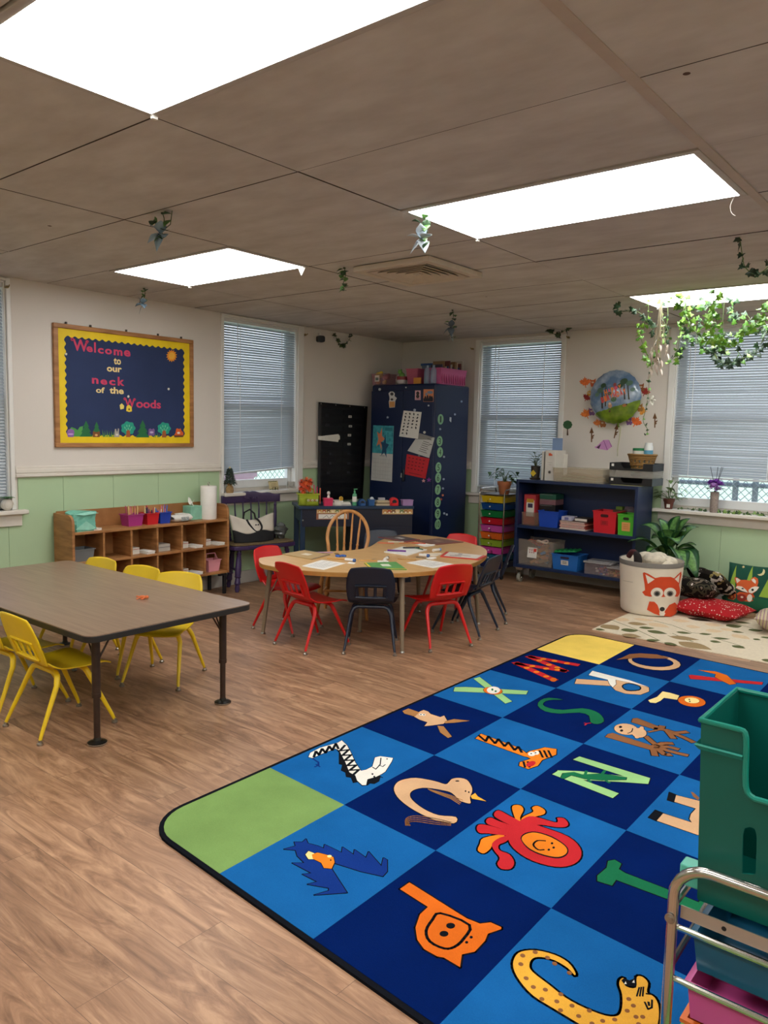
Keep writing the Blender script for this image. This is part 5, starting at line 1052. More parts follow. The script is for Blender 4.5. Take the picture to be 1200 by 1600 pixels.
m = MB(); m.tube([(.016*math.cos(a), 0, .016*math.sin(a)+.018) for a in [2*PI*i/14 for i in range(14)]], .006, 6, closed=True); m.lathe([(.012, -.006), (.012, .006)], 12, c=(0, 0, .018), sx=.9)
place(m, 'tape_roll', mat('#E0B23C', .5), 'small yellow tape roll on the cream papers', 'tape', ond(536, .10)+Z_*.0425, drz+.3)
t = thing('sanitizer_bottle', 'green pump bottle with a white label on the desk', 'bottle', ond(556, .06), drz)
m = MB(); m.lathe([(.019, 0), (.021, .005), (.021, .095), (.018, .108), (.009, .115), (.009, .122)], 18); m.build('bottle_body', mat('#5FAE80', .25, var=.05), t)
m = MB(); m.lathe([(.0214, .035), (.0214, .085)], 18, cap=False); m.build('label', PAPER, t)
m = MB(); m.cyl((0, 0, .122), (0, 0, .135), .010, n=12); m.cyl((0, 0, .135), (0, 0, .150), .004, n=8); m.box((.008, 0, .153), (.034, .012, .007)); m.build('pump', mat('#57A878', .3), t)
def dispenser(px, hx, lab, w, hgt, cat='tape dispenser'):
    t = thing('tape_dispenser', lab, cat, ond(px, .06), drz); p = [(-w/2, 0), (w/2, 0), (w/2, hgt-w/2)]+[(w/2*math.cos(a), hgt-w/2+w/2*math.sin(a)) for a in [PI*i/12 for i in range(13)]][1:]
    m = MB(); m.prism(p, (V((0, .03, 0)), X_, Z_), .06); m.build('dispenser_body', mat(hx, .3), t, bev=.005)
    m = MB(); m.prism(ell(0, hgt-w/2, w*.26, w*.26), (V((0, -.0305, 0)), X_, Z_), .003); m.build('tape_core', mat('#1A1A22', .4), t)
    MB().bb(-w*.4, w*.4, -.055, -.03, 0, .025).build('cutter_base', mat(hx, .3), t, bev=.003)
dispenser(567.5, '#1F4E86', 'dark blue round tape dispenser right of the green bottle', .066, .062)
dispenser(617.5, '#D8202A', 'shiny red round-topped dispenser near the right end of the desk', .080, .076)
m = MB(); m.tray(.05, .05, .062, .062, .055, .002); place(m, 'desk_cup', mat('#2C5C94', .4), 'blue square cup right of the blue tape dispenser', 'cup', ond(582, .06), drz)
m = MB(); m.ball((0, 0, .057), (.020, .018, .018), 10, 8); m.ball((.012, 0, .045), (.016, .014, .012), 8, 6); place(m, 'paper_wad', mat('#D8DCE0', .7), 'white crumpled tissue in the blue desk cup', 'tissue', ond(583, .06)+Z_*.006, drz)
m = MB(); m.tray(.095, .07, .102, .075, .05, .002); place(m, 'pencil_box', mat('#A884B4', .4, var=.05), 'mauve pencil box on the right end of the desk', 'box', ond(638.5, .06), drz)
m = MB(); m.bb(-.03, .03, -.02, .02, 0, .06); place(m, 'note_block', mat('#B9B4B8', .6), 'grey note block between the book stack and the red dispenser', 'notes', ond(604, .20), drz)
# ---- the tall blue cabinet
KX0, KX1, KY0, KY1, KH = -5.30, -4.48, 6.25, 6.88, 1.905
CB = mat('#081A40', .42, var=.05, scale=3, spec=.45)
kb = thing('storage_cabinet', 'tall navy blue metal cabinet covered with magnets and papers in the room corner', 'cabinet', ((KX0+KX1)/2, (KY0+KY1)/2, 0)); Tk = MX.Translation(-kb.location)
MB(Tk).bb(KX0, KX1, KY0+.02, KY1, .0, KH).build('cabinet_body', CB, kb, bev=.018, seg=4)
xm = PY(628, 700, KY0).x
for a, b in ((KX0+.012, xm-.002), (xm+.002, KX1-.012)): MB(Tk).bb(a, b, KY0, KY0+.0195, .06, KH-.065).build('door', CB, kb, bev=.004)
q = PY(632, 775, KY0); m = MB(Tk); m.box((xm+.035, KY0-.010, .98), (.03, .02, .12)); m.build('door_handle', mat('#0B1020', .4), kb, bev=.006)
KF = (V((0, KY0, 0)), X_, Z_); KS = (V((KX1, 0, 0)), Y_, Z_)
k3 = lambda x, y: (lambda q: (q.x, q.z))(PY(560+x/4.7059, 520+y/4.7059, KY0))
ks = lambda x, y: (lambda q: (q.y, q.z))(PX(560+x/4.7059, 520+y/4.7059, KX1))
GRN = mat('#86B58A', .6)
for ch, x, y in (('1', 604, 636), ('3', 597, 797), ('4', 600, 878), ('5', 588, 990), ('6', 586, 1066), ('7', 584, 1153), ('8', 583, 1246), ('9', 583, 1330), ('10', 583, 1408)):
    cy, cz = ks(x, y); o = KS[0]-kb.location
    m = MB(); m.prism(ell(cy, cz, .050, .052), (o, Y_, Z_), .0012, 0, .0003); st_ = m.build('number_sticker', GRN, kb, smooth=False)
    m = MB(); text(m, ch, (o, Y_, Z_), cy-(.012 if ch == '1' else .03 if ch == '10' else .02), cy+(.012 if ch == '1' else .03 if ch == '10' else .02), cz-.031, cz+.031, 0, .0, .0017); m.build('numeral', mat('#15301E', .6), st_, smooth=False)
def paper(name, lab, cat, quad, mats, ex=(), t=.0015, f=k3, F_=KF, lift=.001):
    pts = [f(*p) for p in quad]; c = (sum(p[0] for p in pts)/4, sum(p[1] for p in pts)/4); o = F_[0]+F_[1]*c[0]+F_[2]*c[1]+F_[1].cross(F_[2])*lift
    fr = (V((0, 0, 0)), F_[1], F_[2]); m = MB(); L_ = [(p[0]-c[0], p[1]-c[1]) for p in pts]; m.prism(L_, fr, t)
    for k, (poly, mi) in enumerate(ex):
        P = []
        for u, v in poly:
            a = [(L_[0][i]*(1-u)+L_[1][i]*u)*(1-v)+(L_[3][i]*(1-u)+L_[2][i]*u)*v for i in (0, 1)]; P.append(tuple(a))
        m.prism(P, fr, .0002, mi, t+.0003+.00012*k)
    return place(m, name, mats, lab, cat, o, smooth=False)
star = lambda cx, cy, r, n=5, k=.45, ro=0: [(cx+(r if i % 2 == 0 else r*k)*math.cos(ro+PI*i/n-PI/2), cy+(r if i % 2 == 0 else r*k)*math.sin(ro+PI*i/n-PI/2)) for i in range(2*n)]
ex = [([(0, 0), (1, 0), (1, .5), (0, .5)], 1), (R4(.58, .95, .03, .09), 2)]+[(R4(.05+.11*(i % 9), .09+.11*(i % 9), .12+.05*(i//9*2), .15+.05*(i//9*2)+.02*(i % 3)), 2) for i in range(0, 27, 2)]+[(star(.38, .24, .22, 5, .42, .3), 3), (star(.60, .38, .22, 5, .42, .1), 4), (R4(.38, .62, .53, .55), 5)]+[(R4(.08, .92, .60+.07*i, .604+.07*i), 5) for i in range(6)]+[(R4(.08+.12*i, .084+.12*i, .60, .95), 5) for i in range(8)]
paper('wall_calendar', 'teal starfish wall calendar hanging on the left door of the blue cabinet', 'calendar', [(112, 680), (262, 685), (248, 1098), (95, 1082)], [mat('#C9C7C2', .7), mat('#3E9CA8', .6, var=.3, scale=25), mat('#2A7A88', .6), mat('#D8815A', .6), mat('#1C4A6A', .6), mat('#A9A7A4', .7)], ex, lift=.003)
ex = []
for r in range(7):
    for c in range(4):
        if r > 4 and c > 1: continue
        cx, cy = .16+.22*c, .10+.125*r; ex.append((ell(cx, cy, .055, .035, (r+c)*.6, 8) if (r+c) % 3 else [(cx-.06, cy+.03), (cx, cy-.035), (cx+.06, cy+.03)], 1))
paper('picture_sheet', 'white sheet of small black pictures under a magnet on the blue cabinet', 'paper', [(335, 572), (467, 583), (440, 780), (302, 762)], [PAPER, mat('#3A3A3C', .7)], ex, lift=.004)
paper('info_sheet', 'grey-cornered white sheet with handwriting, tilted below the picture sheet', 'paper', [(450, 738), (562, 772), (522, 920), (362, 868)], [mat('#C9C8C4', .7), mat('#6E6C68', .7), mat('#8A8884', .7)], [([(0, 0), (.9, .0), (.75, .16), (0, .34)], 2), (R4(.6, .86, .12, .16), 1)]+[(R4(.45, .45+.1*(4 if k % 2 else 3.4), .30+.10*k, .33+.10*k), 1) for k in range(6)]+[(R4(.82, .96, .34, .38), 1)], lift=.0022)
ex = [(R4(.1+.16*i, .18+.16*i, .12+.17*r, .17+.17*r), 1) for r in range(4) for i in range(5)]+[(R4(.2, .8, .86, .89), 1)]
paper('red_sheet', 'bright red sheet with rows of dark symbols on the blue cabinet', 'paper', [(358, 892), (525, 925), (495, 1073), (342, 1040)], [mat('#C8232C', .6), mat('#7A1018', .6)], ex, lift=.003)
paper('photo_print', 'small pink photo print at the top of the right cabinet door', 'photo', [(418, 424), (458, 424), (458, 494), (416, 494)], [mat('#D8A8B0', .5), mat('#3A2A2A', .6), mat('#B05A6A', .6)], [(ell(.5, .30, .28, .2), 1), (ell(.5, .62, .3, .2), 1), (R4(.15, .85, .84, .9), 2)])
paper('photo_print', 'square orange photo of costumed figures at the top of the right cabinet door', 'photo', [(480, 415), (555, 415), (552, 507), (478, 507)], [mat('#D8875A', .5), mat('#1E1C28', .6), mat('#7A8FA8', .6)], [(ell(.65, .25, .28, .12), 2), (ell(.3, .4, .1, .12), 2), (R4(.02, .98, .72, .98), 1), (ell(.2, .72, .1, .18), 1), (ell(.42, .68, .1, .22), 1), (ell(.66, .7, .11, .2), 1), (ell(.85, .74, .1, .2), 1)])
pts = [(228, 470), (222, 445), (235, 432), (255, 432), (268, 445), (266, 465), (283, 480), (272, 500), (268, 548), (228, 551), (224, 505), (230, 490)]
def cut(name, lab, cat, pts, mats, ex=(), f=k3, F_=KF, lift=.0002, t=.0012):
    P = [f(*p) for p in pts]; c = (sum(p[0] for p in P)/len(P), sum(p[1] for p in P)/len(P)); fr = (V((0, 0, 0)), F_[1], F_[2]); m = MB(); m.prism([(p[0]-c[0], p[1]-c[1]) for p in P], fr, t)
    for k, (poly, mi) in enumerate(ex): m.prism([(a-c[0], b-c[1]) for a, b in (f(*p) for p in poly)], fr, .0002, mi, t+.0003+.00015*k)
    return place(m, name, mats, lab, cat, F_[0]+F_[1]*c[0]+F_[2]*c[1]+F_[1].cross(F_[2])*lift, smooth=False)
cut('figure_magnet', 'white and orange figure cutout high on the left door of the blue cabinet', 'magnet', pts, [mat('#D8D8D6', .6), mat('#3A3438', .6), mat('#D89A5A', .6)], [(ell(247, 450, 12, 12), 1), ([(228, 505), (268, 505), (268, 545), (230, 548)], 2), (ell(247, 490, 10, 8), 1)])
for k, (x, y, r, hx, lab) in enumerate(((158, 416, 9, '#B9BCC4', 'grey round magnet at the top left of the blue cabinet'), (415, 568, 9, '#A9B4C0', 'small magnet holding the white picture sheet'), (487, 732, 9, '#C9C9C4', 'small magnet holding the grey-cornered sheet'), (447, 903, 8, '#6A6A70', 'dark magnet holding the red sheet'), (480, 1088, 11, '#D8A0A0', 'pale pink star magnet under the red sheet'), (520, 1081, 14, '#8A3A9A', 'purple star magnet under the red sheet'), (326, 1048, 17, '#8A8A86', 'silver bulldog clip magnet left of the red sheet'), (216, 622, 8, '#9AA4B8', 'tiny magnet above the starfish calendar'), (517, 535, 6, '#C0C4CC', 'tiny white magnet below the orange photo'), (351, 402, 5, '#C0C4CC', 'tiny white magnet at the top centre of the blue cabinet'))):
    cut('magnet', lab, 'magnet', star(x, y, r*1.3) if 'star' in lab else ([(x-12, y-18), (x+14, y-10), (x+6, y+20), (x-16, y+14)] if 'clip' in lab else ell(x, y, r, r*1.05, n=12)), [mat(hx, .4)], t=.005)
for k, (x, y, hx, lab) in enumerate(((757, 505, '#8FA0BC', 'pale magnet high on the side of the blue cabinet'), (708, 600, '#8A9AB8', 'pale magnet above right of the number 1 sticker'), (676, 638, '#C0C8D0', 'white tooth-shaped magnet right of the number 1 sticker'), (600, 708, '#8A98B0', 'tiny magnet between the number 1 and 3 stickers'), (628, 912, '#A0A8B0', 'grey magnet below the number 4 sticker'), (626, 1076, '#9AA6B8', 'pale flower magnet right of the number 6 sticker'), (620, 1144, '#9AA6B8', 'tiny magnet right of the number 7 sticker'), (619, 1194, '#D87A5A', 'orange magnet below right of the number 7 sticker'), (607, 1224, '#B84A3A', 'small red magnet above the number 8 sticker'), (630, 1328, '#A8B4C8', 'pale magnet right of the number 9 sticker'), (649, 1336, '#B0BCCC', 'second pale magnet right of the number 9 sticker'))):
    cut('magnet', lab, 'magnet', ([(x-6, y-18), (x+6, y-16), (x+4, y+20), (x-8, y+8)] if 'tooth' in lab else ell(x, y, 7, 8, n=10)), [mat(hx, .4)], f=ks, F_=KS, t=.004)
# on top of the cabinet
def clear(hx, a=.42, name=None): return glassy(name or 'clear_'+hx.strip('#'), hx, a, .15)
def top_at(px, Y): return V((PY(px, 600, Y).x, Y, KH))
mm = 6.9/1208
t = thing('storage_bin', 'clear bin of toys on the left end of the blue cabinet top', 'bin', top_at(600, 6.42)); m = MB(); m.tray(.17, .17, .19, .19, .115, .003); m.build('bin_body', clear('#C9909A', .3), t)
m = MB(); m.box((-.015, -.099, .07), (.06, .001, .065)); m.box((-.015, -.0998, .065), (.04, .0005, .03), 1); m.build('label', [PAPER, mat('#6A7A70', .6)], t, smooth=False)
for k, (x, y, z, r, hx, lab) in enumerate(((-.05, -.02, .11, .045, '#D8C43A', 'yellow soft toy poking over the clear bin on the cabinet'), (.035, .0, .09, .04, '#8A2F4A', 'dark red toy inside the clear bin on the cabinet'), (-.04, -.05, .034, .030, '#D89A3A', 'orange toy in the left front of the clear cabinet bin'), (.045, -.05, .03, .027, '#D8B84A', 'yellow ring toy in the right front of the clear cabinet bin'))):
    m = MB(); m.ball((0, 0, 0), (r, r*.8, r*.75)); m.ball((r*.6, 0, r*.5), r*.45, 8, 6); place(m, 'soft_toy', mat(hx, .8, var=.1), lab, 'toy', t.location+V((x, y, z)))
t = thing('novelty_mug', 'white and red mug holding a green plush on the blue cabinet top', 'mug', top_at(628, 6.38))
m = MB(); m.lathe([(.02, 0), (.045, .012), (.055, .05), (.055, .085), (.05, .085), (.045, .02), (.01, .012)], 20, mi=lambda k: 1 if k == 2 else 0); m.build('mug_body', [mat('#D8D0CC', .3), mat('#8A1F2A', .35)], t)
m = MB(); m.tube([(-.05-.028*math.sin(a), 0, .05+.025*math.cos(a)) for a in [PI*i/8 for i in range(9)]], .005, 6); m.build('handle', mat('#D8D0CC', .3), t)
m = MB(); m.ball((0, 0, .03), (.032, .028, .032)); m.ball((-.02, -.01, .065), (.026, .022, .022)); m.ball((-.034, -.01, .085), .009, 8, 6); m.ball((-.006, -.01, .088), .009, 8, 6); place(m, 'plush', mat('#6FA04A', .8, var=.1), 'small green plush sitting in the red mug', 'plush', top_at(628, 6.38)+Z_*.065)
t = thing('storage_bin', 'translucent rose pink bin in the middle of the blue cabinet top', 'bin', top_at(651, 6.44)); m = MB(); m.tray(.12, .14, .15, .17, .155, .003); m.build('bin_body', clear('#C4607E', .8), t)
m = MB(); m.box((0, 0, .035), (.09, .012, .06)); place(m, 'wood_block', mat('#D8923A', .6), 'orange wooden block leaning before the rose pink bin', 'block', top_at(652, 6.33))
for k, px in enumerate((667, 677)):
    m = MB(); m.lathe([(.028, 0), (.032, .01), (.032, .13), (.022, .155), (.013, .165), (.013, .185), (.0005, .186)], 16); place(m, 'jug', clear('#9AB8D0', .55), ('clear plastic bottle right of the rose bin', 'clear plastic bottle beside the ribbed pink file box')[k], 'bottle', top_at(px, 6.36))
m = MB(); m.tray(.16, .2, .19, .23, .20, .003); m.bb(-.105, .105, -.12, .12, .206, .226, 1); place(m, 'storage_bin', [clear('#8AA4C4', .5), mat('#1F4E8A', .4)], 'tall clear bin with a blue lid behind the bottles on the cabinet', 'bin', top_at(680, 6.66))
t = thing('file_box', 'ribbed pink file box of folders along the right side of the cabinet top', 'file box', (KX1-.105, 6.60, KH), PI/2)
PKB = mat('#C65A8E', .35, var=.05); m = MB(); m.tray(.44, .15, .46, .19, .155, .003); m.build('box_body', PKB, t)
m = MB(); [m.box((-.2+.04*k, -.0865, .08), (.006, .012, .14), R=MX.Rotation(-.13, 3, 'X')) for k in range(11)]; m.build('ribs', mat('#B84F80', .35), t)
for k in range(12):
    h = .19+.035*math.sin(k*1.9)+.0025*k; m = MB(); m.bb(-.005, .005, -.075, .065, 0, h)
    place(m, 'file_folder', mat(('#3A3444', '#8A6A4A', '#C0A888', '#2A4A6A', '#6A3A3A', '#B8B0A0')[k % 6], .6), 'file folders standing in the ribbed pink box', 'folder', (KX1-.105, 6.42+.033*k, KH+.007), PI/2, 'folders in the pink file box')
# ---- rainbow drawer cart
RX0, RX1, RY0, RY1 = -4.10, -3.82, 6.545, 6.86
rc = thing('drawer_cart', 'ten-drawer rainbow cart in a chrome frame between the cabinet and the bookcase', 'drawer cart', ((RX0+RX1)/2, (RY0+RY1)/2, 0)); w, d = RX1-RX0, RY1-RY0
for y in (-d/2, d/2):
    m = MB()
    m.tube([(-w/2, y, .05), (-w/2, y, .80)]+[(-w/2+.03*(1-math.cos(a)), y+(0), .80+.05*math.sin(a)) for a in [PI/2*i/5 for i in range(1, 6)]] if False else [(-w/2, y, .05), (-w/2, y, .83)], .007, 8); m.tube([(w/2, y, .05), (w/2, y, .83)], .007, 8); m.tube([(-w/2, y, .09), (w/2, y, .09)], .006, 8); m.build('frame', CHROME, rc)
for x in (-w/2, w/2):
    m = MB(); m.tube(spline([(x, -d/2, .83), (x, -d/2+.012, .862), (x, -d/2+.05, .882), (x, d/2-.05, .882), (x, d/2-.012, .862), (x, d/2, .83)], 4, False), .007, 8); m.build('top_rail', CHROME, rc)
MB().bb(-w/2+.006, w/2-.006, -d/2, d/2, .822, .832).build('top_shelf', mat('#4A3A30', .4), rc, bev=.002)
zt = .818; zz = zt
for k, hx in enumerate(('#C9A81A', '#0F3D78', '#0E6A34', '#B01826', '#B84A98', '#D0601E', '#86A02C', '#C43A94', '#0E5A78', '#18204A')):
    hh = .0725; z1 = zt-k*hh; M = mat(hx, .28, var=.04)
    m = MB(); m.tray(w-.055, d-.03, w-.028, d-.012, hh-.012, .002, base=(0, .0, z1-hh+.004)); dr = m.build('drawer', M, rc)
    m = MB(); m.ball((0-.02, -d/2-.002, z1-hh/2), .0075, 10, 8); m.build('knob', mat('#E4E0DA', .3), dr)
    if k in (0, 4, 5, 6, 7):
        m = MB(); n = '15678'[(0, 4, 5, 6, 7).index(k)]; text(m, n, (V((0, -d/2+.0005, 0)), X_, V((0, -.18, 1)).normalized()), .035, .035+(.008 if n == '1' else .022), z1-hh+.018, z1-.02, 0, .01, .0); m.build('numeral', BLACK, dr, smooth=False)
    for x in (-w/2+.004, w/2-.004): MB().bb(x-.004, x+.004, -d/2, d/2, z1-.010, z1-.006).build('runner', CHROME, rc)
for x in (-w/2, w/2):
    for y in (-d/2, d/2): m = MB(); m.cyl((x-.008, y, .022), (x+.008, y, .022), .022, n=14); m.cyl((x, y, .022), (x, y, .055), .008, n=8); m.build('caster', BLACK, rc)
def pot(lab, loc, r, h, hx, name='potted_plant', **k):
    t = thing(name, lab, 'plant', loc); m = MB(); m.lathe([(r*.68, 0), (r*.92, h*.72), (r*1.02, h*.72), (r*1.06, h), (r*.92, h), (r*.86, h*.85)], 22); m.build('pot', mat(hx, .7, var=.08), t)
    m = MB(); m.lathe([(r*.86, h*.86), (.001, h*.9)], 16, cap=False); m.build('soil', mat('#2C2018', .95), t); return t
t = pot('terracotta pot with a sparse trailing plant on the drawer cart', (PY(788, 765, 6.66).x, 6.66, .833), .068, .125, '#A8643C')
m = MB(); ls = MB(); rnd.seed(5)
for k in range(9):
    a = k*2.4; r = .05+.05*rnd.random(); z = .13+.10*rnd.random(); e = V((r*1.3*math.cos(a), r*math.sin(a), z)); ls.tube(spline([(0, 0, .1), (e.x*.4, e.y*.4, z+.02), tuple(e), (e.x*1.3, e.y*1.3, z-.05)], 4, False), .0025, 5)
    for q in range(3): leaf(m, e*(.8+.25*q)-Z_*.02*q, (math.cos(a+q), math.sin(a+q), .4-.4*q), .05, .02, .4)
m.build('foliage', mat('#33512E', .5, var=.25), t, solid=.001); ls.build('stems', mat('#4A5A30', .6), t)
rnd.seed(21)
# ================================================================== BACK WALL: BOOKCASE AND WHAT STANDS ON IT
NB = mat('#10244A', .4, var=.06, scale=4)
BX0, BX1, BY0, BY1, BH, BB, BM = -3.70, -2.505, 6.55, 6.905, .995, .145, .558
bk = thing('bookcase', 'low navy blue rolling bookcase with two shelves of bins before the back wall', 'bookcase', ((BX0+BX1)/2, (BY0+BY1)/2, 0)); Tk = MX.Translation(-bk.location)
for x in (BX0, BX1-.028): MB(Tk).bb(x, x+.028, BY0, BY1, BB, BH).build('side_panel', NB, bk, bev=.003)
for nm, z, h in (('top', BH-.028, .028), ('shelf', BM-.028, .028), ('bottom', BB, .028)): MB(Tk).bb(BX0+.028, BX1-.028, BY0+.002, BY1-.012, z, z+h).build(nm, NB, bk, bev=.002)
MB(Tk).bb(BX0+.028, BX1-.028, BY1-.012, BY1, BB, BH).build('back_panel', NB, bk)
for x in (BX0+.06, BX1-.06):
    for y in (BY0+.055, BY1-.055):
        m = MB(Tk); m.cyl((x-.014, y-.02, .045), (x+.014, y-.02, .045), .045, n=20); cs = m.build('caster', mat('#8E8B80', .5), bk, bev=.004)
        m = MB(Tk); m.bb(x-.022, x-.017, y-.045, y+.01, .045, .125); m.bb(x+.017, x+.022, y-.045, y+.01, .045, .125); m.bb(x-.035, x+.035, y-.045, y+.03, .12, BB); m.cyl((x-.024, y-.02, .045), (x+.024, y-.02, .045), .008, n=8); m.build('fork', CHROME, cs)
s5 = lambda x, y: (800+x/5.2174, 740+y/5.2174)
UZ, LZ = BM, BB+.028
def bp(x, y, Y): q = PY(*s5(x, y), Y); return q
def binbox(x0, x1, y0, Y, z, hx, lab, dep=.2, taper=.84, t_=.003, name='storage_bin', slot=None, lid=None, tag_=None, clr=False):
    """tapered plastic bin whose front face spans crop columns x0..x1 with its rim at row y0"""
    a, b = bp(x0, y0, Y), bp(x1, y0, Y); w = b.x-a.x; h = max(.04, (a.z+b.z)/2-z); M = clear(hx, .2) if clr else mat(hx, .4, var=.03)
    t = thing(name, lab, 'bin', ((a.x+b.x)/2, Y+dep/2, z)); m = MB(); m.tray(w*taper, dep*taper, w-4*t_, dep-4*t_, h-2*t_, t_); m.build('bin_body', M, t)
    tl = math.atan2(dep*(1-taper)/2, h); fr = lambda zz: (V((0, -dep*taper/2-(dep*(1-taper)/2-.002)*(zz/h)-.0012, zz)), X_, V((0, -math.sin(tl), math.cos(tl))))
    if slot:
        m = MB(); m.prism(rrect(w*.32, h*.13, h*.06), fr(h*.80), .0012); m.build('grip_slot', mat(slot, .6), t, smooth=False)
    if tag_:
        m = MB(); m.prism(rrect(w*tag_[0], h*tag_[1], .003), fr(h*tag_[2]), .0012)
        for k in range(3): m.prism([(-w*tag_[0]*.3, (k-1)*h*tag_[1]*.22), (w*tag_[0]*.28, (k-1)*h*tag_[1]*.22), (w*tag_[0]*.28, (k-1)*h*tag_[1]*.22+.004), (-w*tag_[0]*.3, (k-1)*h*tag_[1]*.22+.004)], fr(h*tag_[2]), .0003, 1, .0013)
        m.build('label', [mat(tag_[3], .6), mat(tag_[4], .6)], t, smooth=False)
    if lid: m = MB(); m.prism(rrect(w+.012, dep+.012, .012), (V((0, 0, h+.001)), X_, Y_), .012); m.prism(rrect(w*.8, dep*.7, .01), (V((0, 0, h+.013)), X_, Y_), .006); m.build('lid', clear(lid, .6), t, bev=.002)
    return t, w, h
# upper shelf
q = bp(125, 395, 6.62); t = thing('binder', 'red binder with a white pouch standing at the left of the upper shelf', 'binder', (q.x, 6.66, UZ))
m = MB(); m.bb(-.06, .06, -.012, .13, 0, .29); m.build('cover', mat('#C23A40', .45), t, bev=.003)
m = MB(); m.bb(-.028, .052, -.022, -.012, .08, .235); m.bb(-.024, .05, -.024, -.022, .215, .25, 2); m.bb(-.012, .04, -.0235, -.0221, .165, .205, 1); m.build('white_pouch', [mat('#D8D2C8', .6), mat('#3A2A48', .6), mat('#C89A2A', .5)], t, bev=.002)
binbox(75, 218, 318, 6.57, UZ, '#9A7E6A', 'small clear box of bits in front of the red binder', .075, .9, clr=True)
t, w, h = binbox(208, 382, 306, 6.58, UZ, '#1746B0', 'royal blue bin on the upper shelf of the bookcase', .2)
q = bp(330, 210, 6.80)
for k, (z, hx, lab, hh) in enumerate(((0, '#17171A', 'lowest black tray stacked behind the royal blue bin', .065), (.067, '#1B1B1F', 'middle black tray stacked behind the royal blue bin', .065), (.134, '#15151A', 'top black tray stacked behind the royal blue bin', .065), (.201, '#8A6068', 'mauve box in the stack behind the royal blue bin', .05), (.253, '#1D5A46', 'dark green box topping the stack behind the royal blue bin', .05))):
    m = MB(); m.bb(-.085, .085, -.09, .075, 0, hh); m.bb(-.08, .05, -.0915, -.09, hh-.008, hh-.004, 1); place(m, 'paper_tray', [mat(hx, .35), mat('#8A8A86', .4)], lab, 'tray', (q.x, 6.79, UZ+z), bev=.003)
q = bp(510, 450, 6.63)
for k in range(7):
    m = MB(); m.box((0, 0, .0055), (.26-.006*(k % 3), .20, .010), 0); m.box((0, -.1005, .0055), (.24, .001, .004), 1)
    hx = ('#D8C8B8', '#A8443A', '#B8584A', '#8E3A30', '#C87A68', '#A84A3C', '#7A4A40')[k]
    place(m, 'folder', [mat(hx, .7), mat('#E8DCD0', .7)], 'flat red and tan folders stacked on the upper shelf', 'folder', (q.x+.006*math.sin(k*2), 6.68, UZ+.0112*k), .02*math.sin(k*3), 'folder stack on the upper shelf', smooth=False)
q2 = bp(465, 345, 6.65); m = MB(); m.bb(-.05, .05, -.06, .06, 0, .036); m.bb(-.02, .02, -.0615, -.06, .006, .03, 1); place(m, 'card_box', [mat('#B8B4C8', .6), mat('#6A6A9A', .6)], 'pale lilac card box on top of the folder stack', 'box', (q2.x, 6.66, UZ+.0794))
q2 = bp(585, 345, 6.65); m = MB(); m.bb(-.065, .065, -.07, .07, 0, .034); m.bb(-.06, .06, -.071, -.07, .006, .028, 1); place(m, 'book', [mat('#2A2420', .6), mat('#DCD6CA', .8)], 'thick dark-covered book on top of the folder stack', 'book', (q2.x, 6.67, UZ+.0794), -.05)
binbox(655, 856, 308, 6.57, UZ, '#D21F2C', 'red bin on the upper shelf of the bookcase', .22, .86, slot='#3A0A10', tag_=(.3, .22, .47, '#B81A26', '#6A0E14'))
binbox(857, 1006, 334, 6.56, UZ, '#4FB02E', 'bright green bin at the right end of the upper shelf', .22, .88, slot='#1E1A10', tag_=(.46, .42, .42, '#D89A5A', '#B8743A'))
q = bp(855, 300, 6.80); m = MB(); m.bb(-.05, .05, -.05, .05, 0, .20); m.box((0, 0, .214), (.06, .06, .028), 1); place(m, 'card_box', [mat('#5A3A2A', .6), mat('#6E8A2A', .6)], 'brown box with a lime lid behind the red and green bins', 'box', (q.x+.02, 6.83, UZ))
q = bp(945, 300, 6.80); m = MB(); m.lathe([(.05, 0), (.055, .17), (.058, .19), (.058, .215), (.04, .235), (.001, .24)], 18); place(m, 'food_tub', clear('#8A7A80', .6), 'clear domed tub behind the bright green bin', 'tub', (q.x+.01, 6.83, UZ))
# lower shelf
t, w, h = binbox(38, 345, 545, 6.585, LZ, '#C8B8A8', 'large clear tub of wooden blocks on the lower shelf', .25, .88, clr=True, name='block_tub')
tc = t.location
m = MB(); m.box((-.03, -.118, .125), (.10, .0015, .10), R=MX.Rotation(-.12, 3, 'X')); 
for r in range(3):
    for c in range(3): m.box((-.055+.022*c, -.1195-.0, .105+.022*r), (.010, .001, .014), 1, MX.Rotation(-.12, 3, 'X'))
m.box((.0, -.1198, .15), (.03, .001, .03), 2, MX.Rotation(-.12, 3, 'X')); m.build('label', [PAPER, mat('#A86A6A', .6), mat('#C8382A', .6)], t, smooth=False)
rr = random.Random(4)
for k in range(26):
    hx = ('#C89A6A', '#B8804E', '#D8B088', '#C88A70', '#4A86B8', '#B87A5A')[k % 6]; m = MB(); d = (rr.uniform(.05, .10), rr.uniform(.025, .04), rr.uniform(.02, .03)); R = MX.Rotation(rr.uniform(0, 3), 3, 'Z') @ MX.Rotation(rr.uniform(-.7, .7), 3, 'Y'); m.box((0, 0, 0), d, R=R)
    ly = k//7; place(m, 'wooden_block', mat(hx, .6, var=.06), 'wooden building blocks heaped in the large clear tub', 'block', tc+V((rr.uniform(-.062, .062), rr.uniform(-.062, .062), .032+.048*ly+rr.uniform(-.006, .006))), 0, 'blocks in the clear tub', bev=.002)
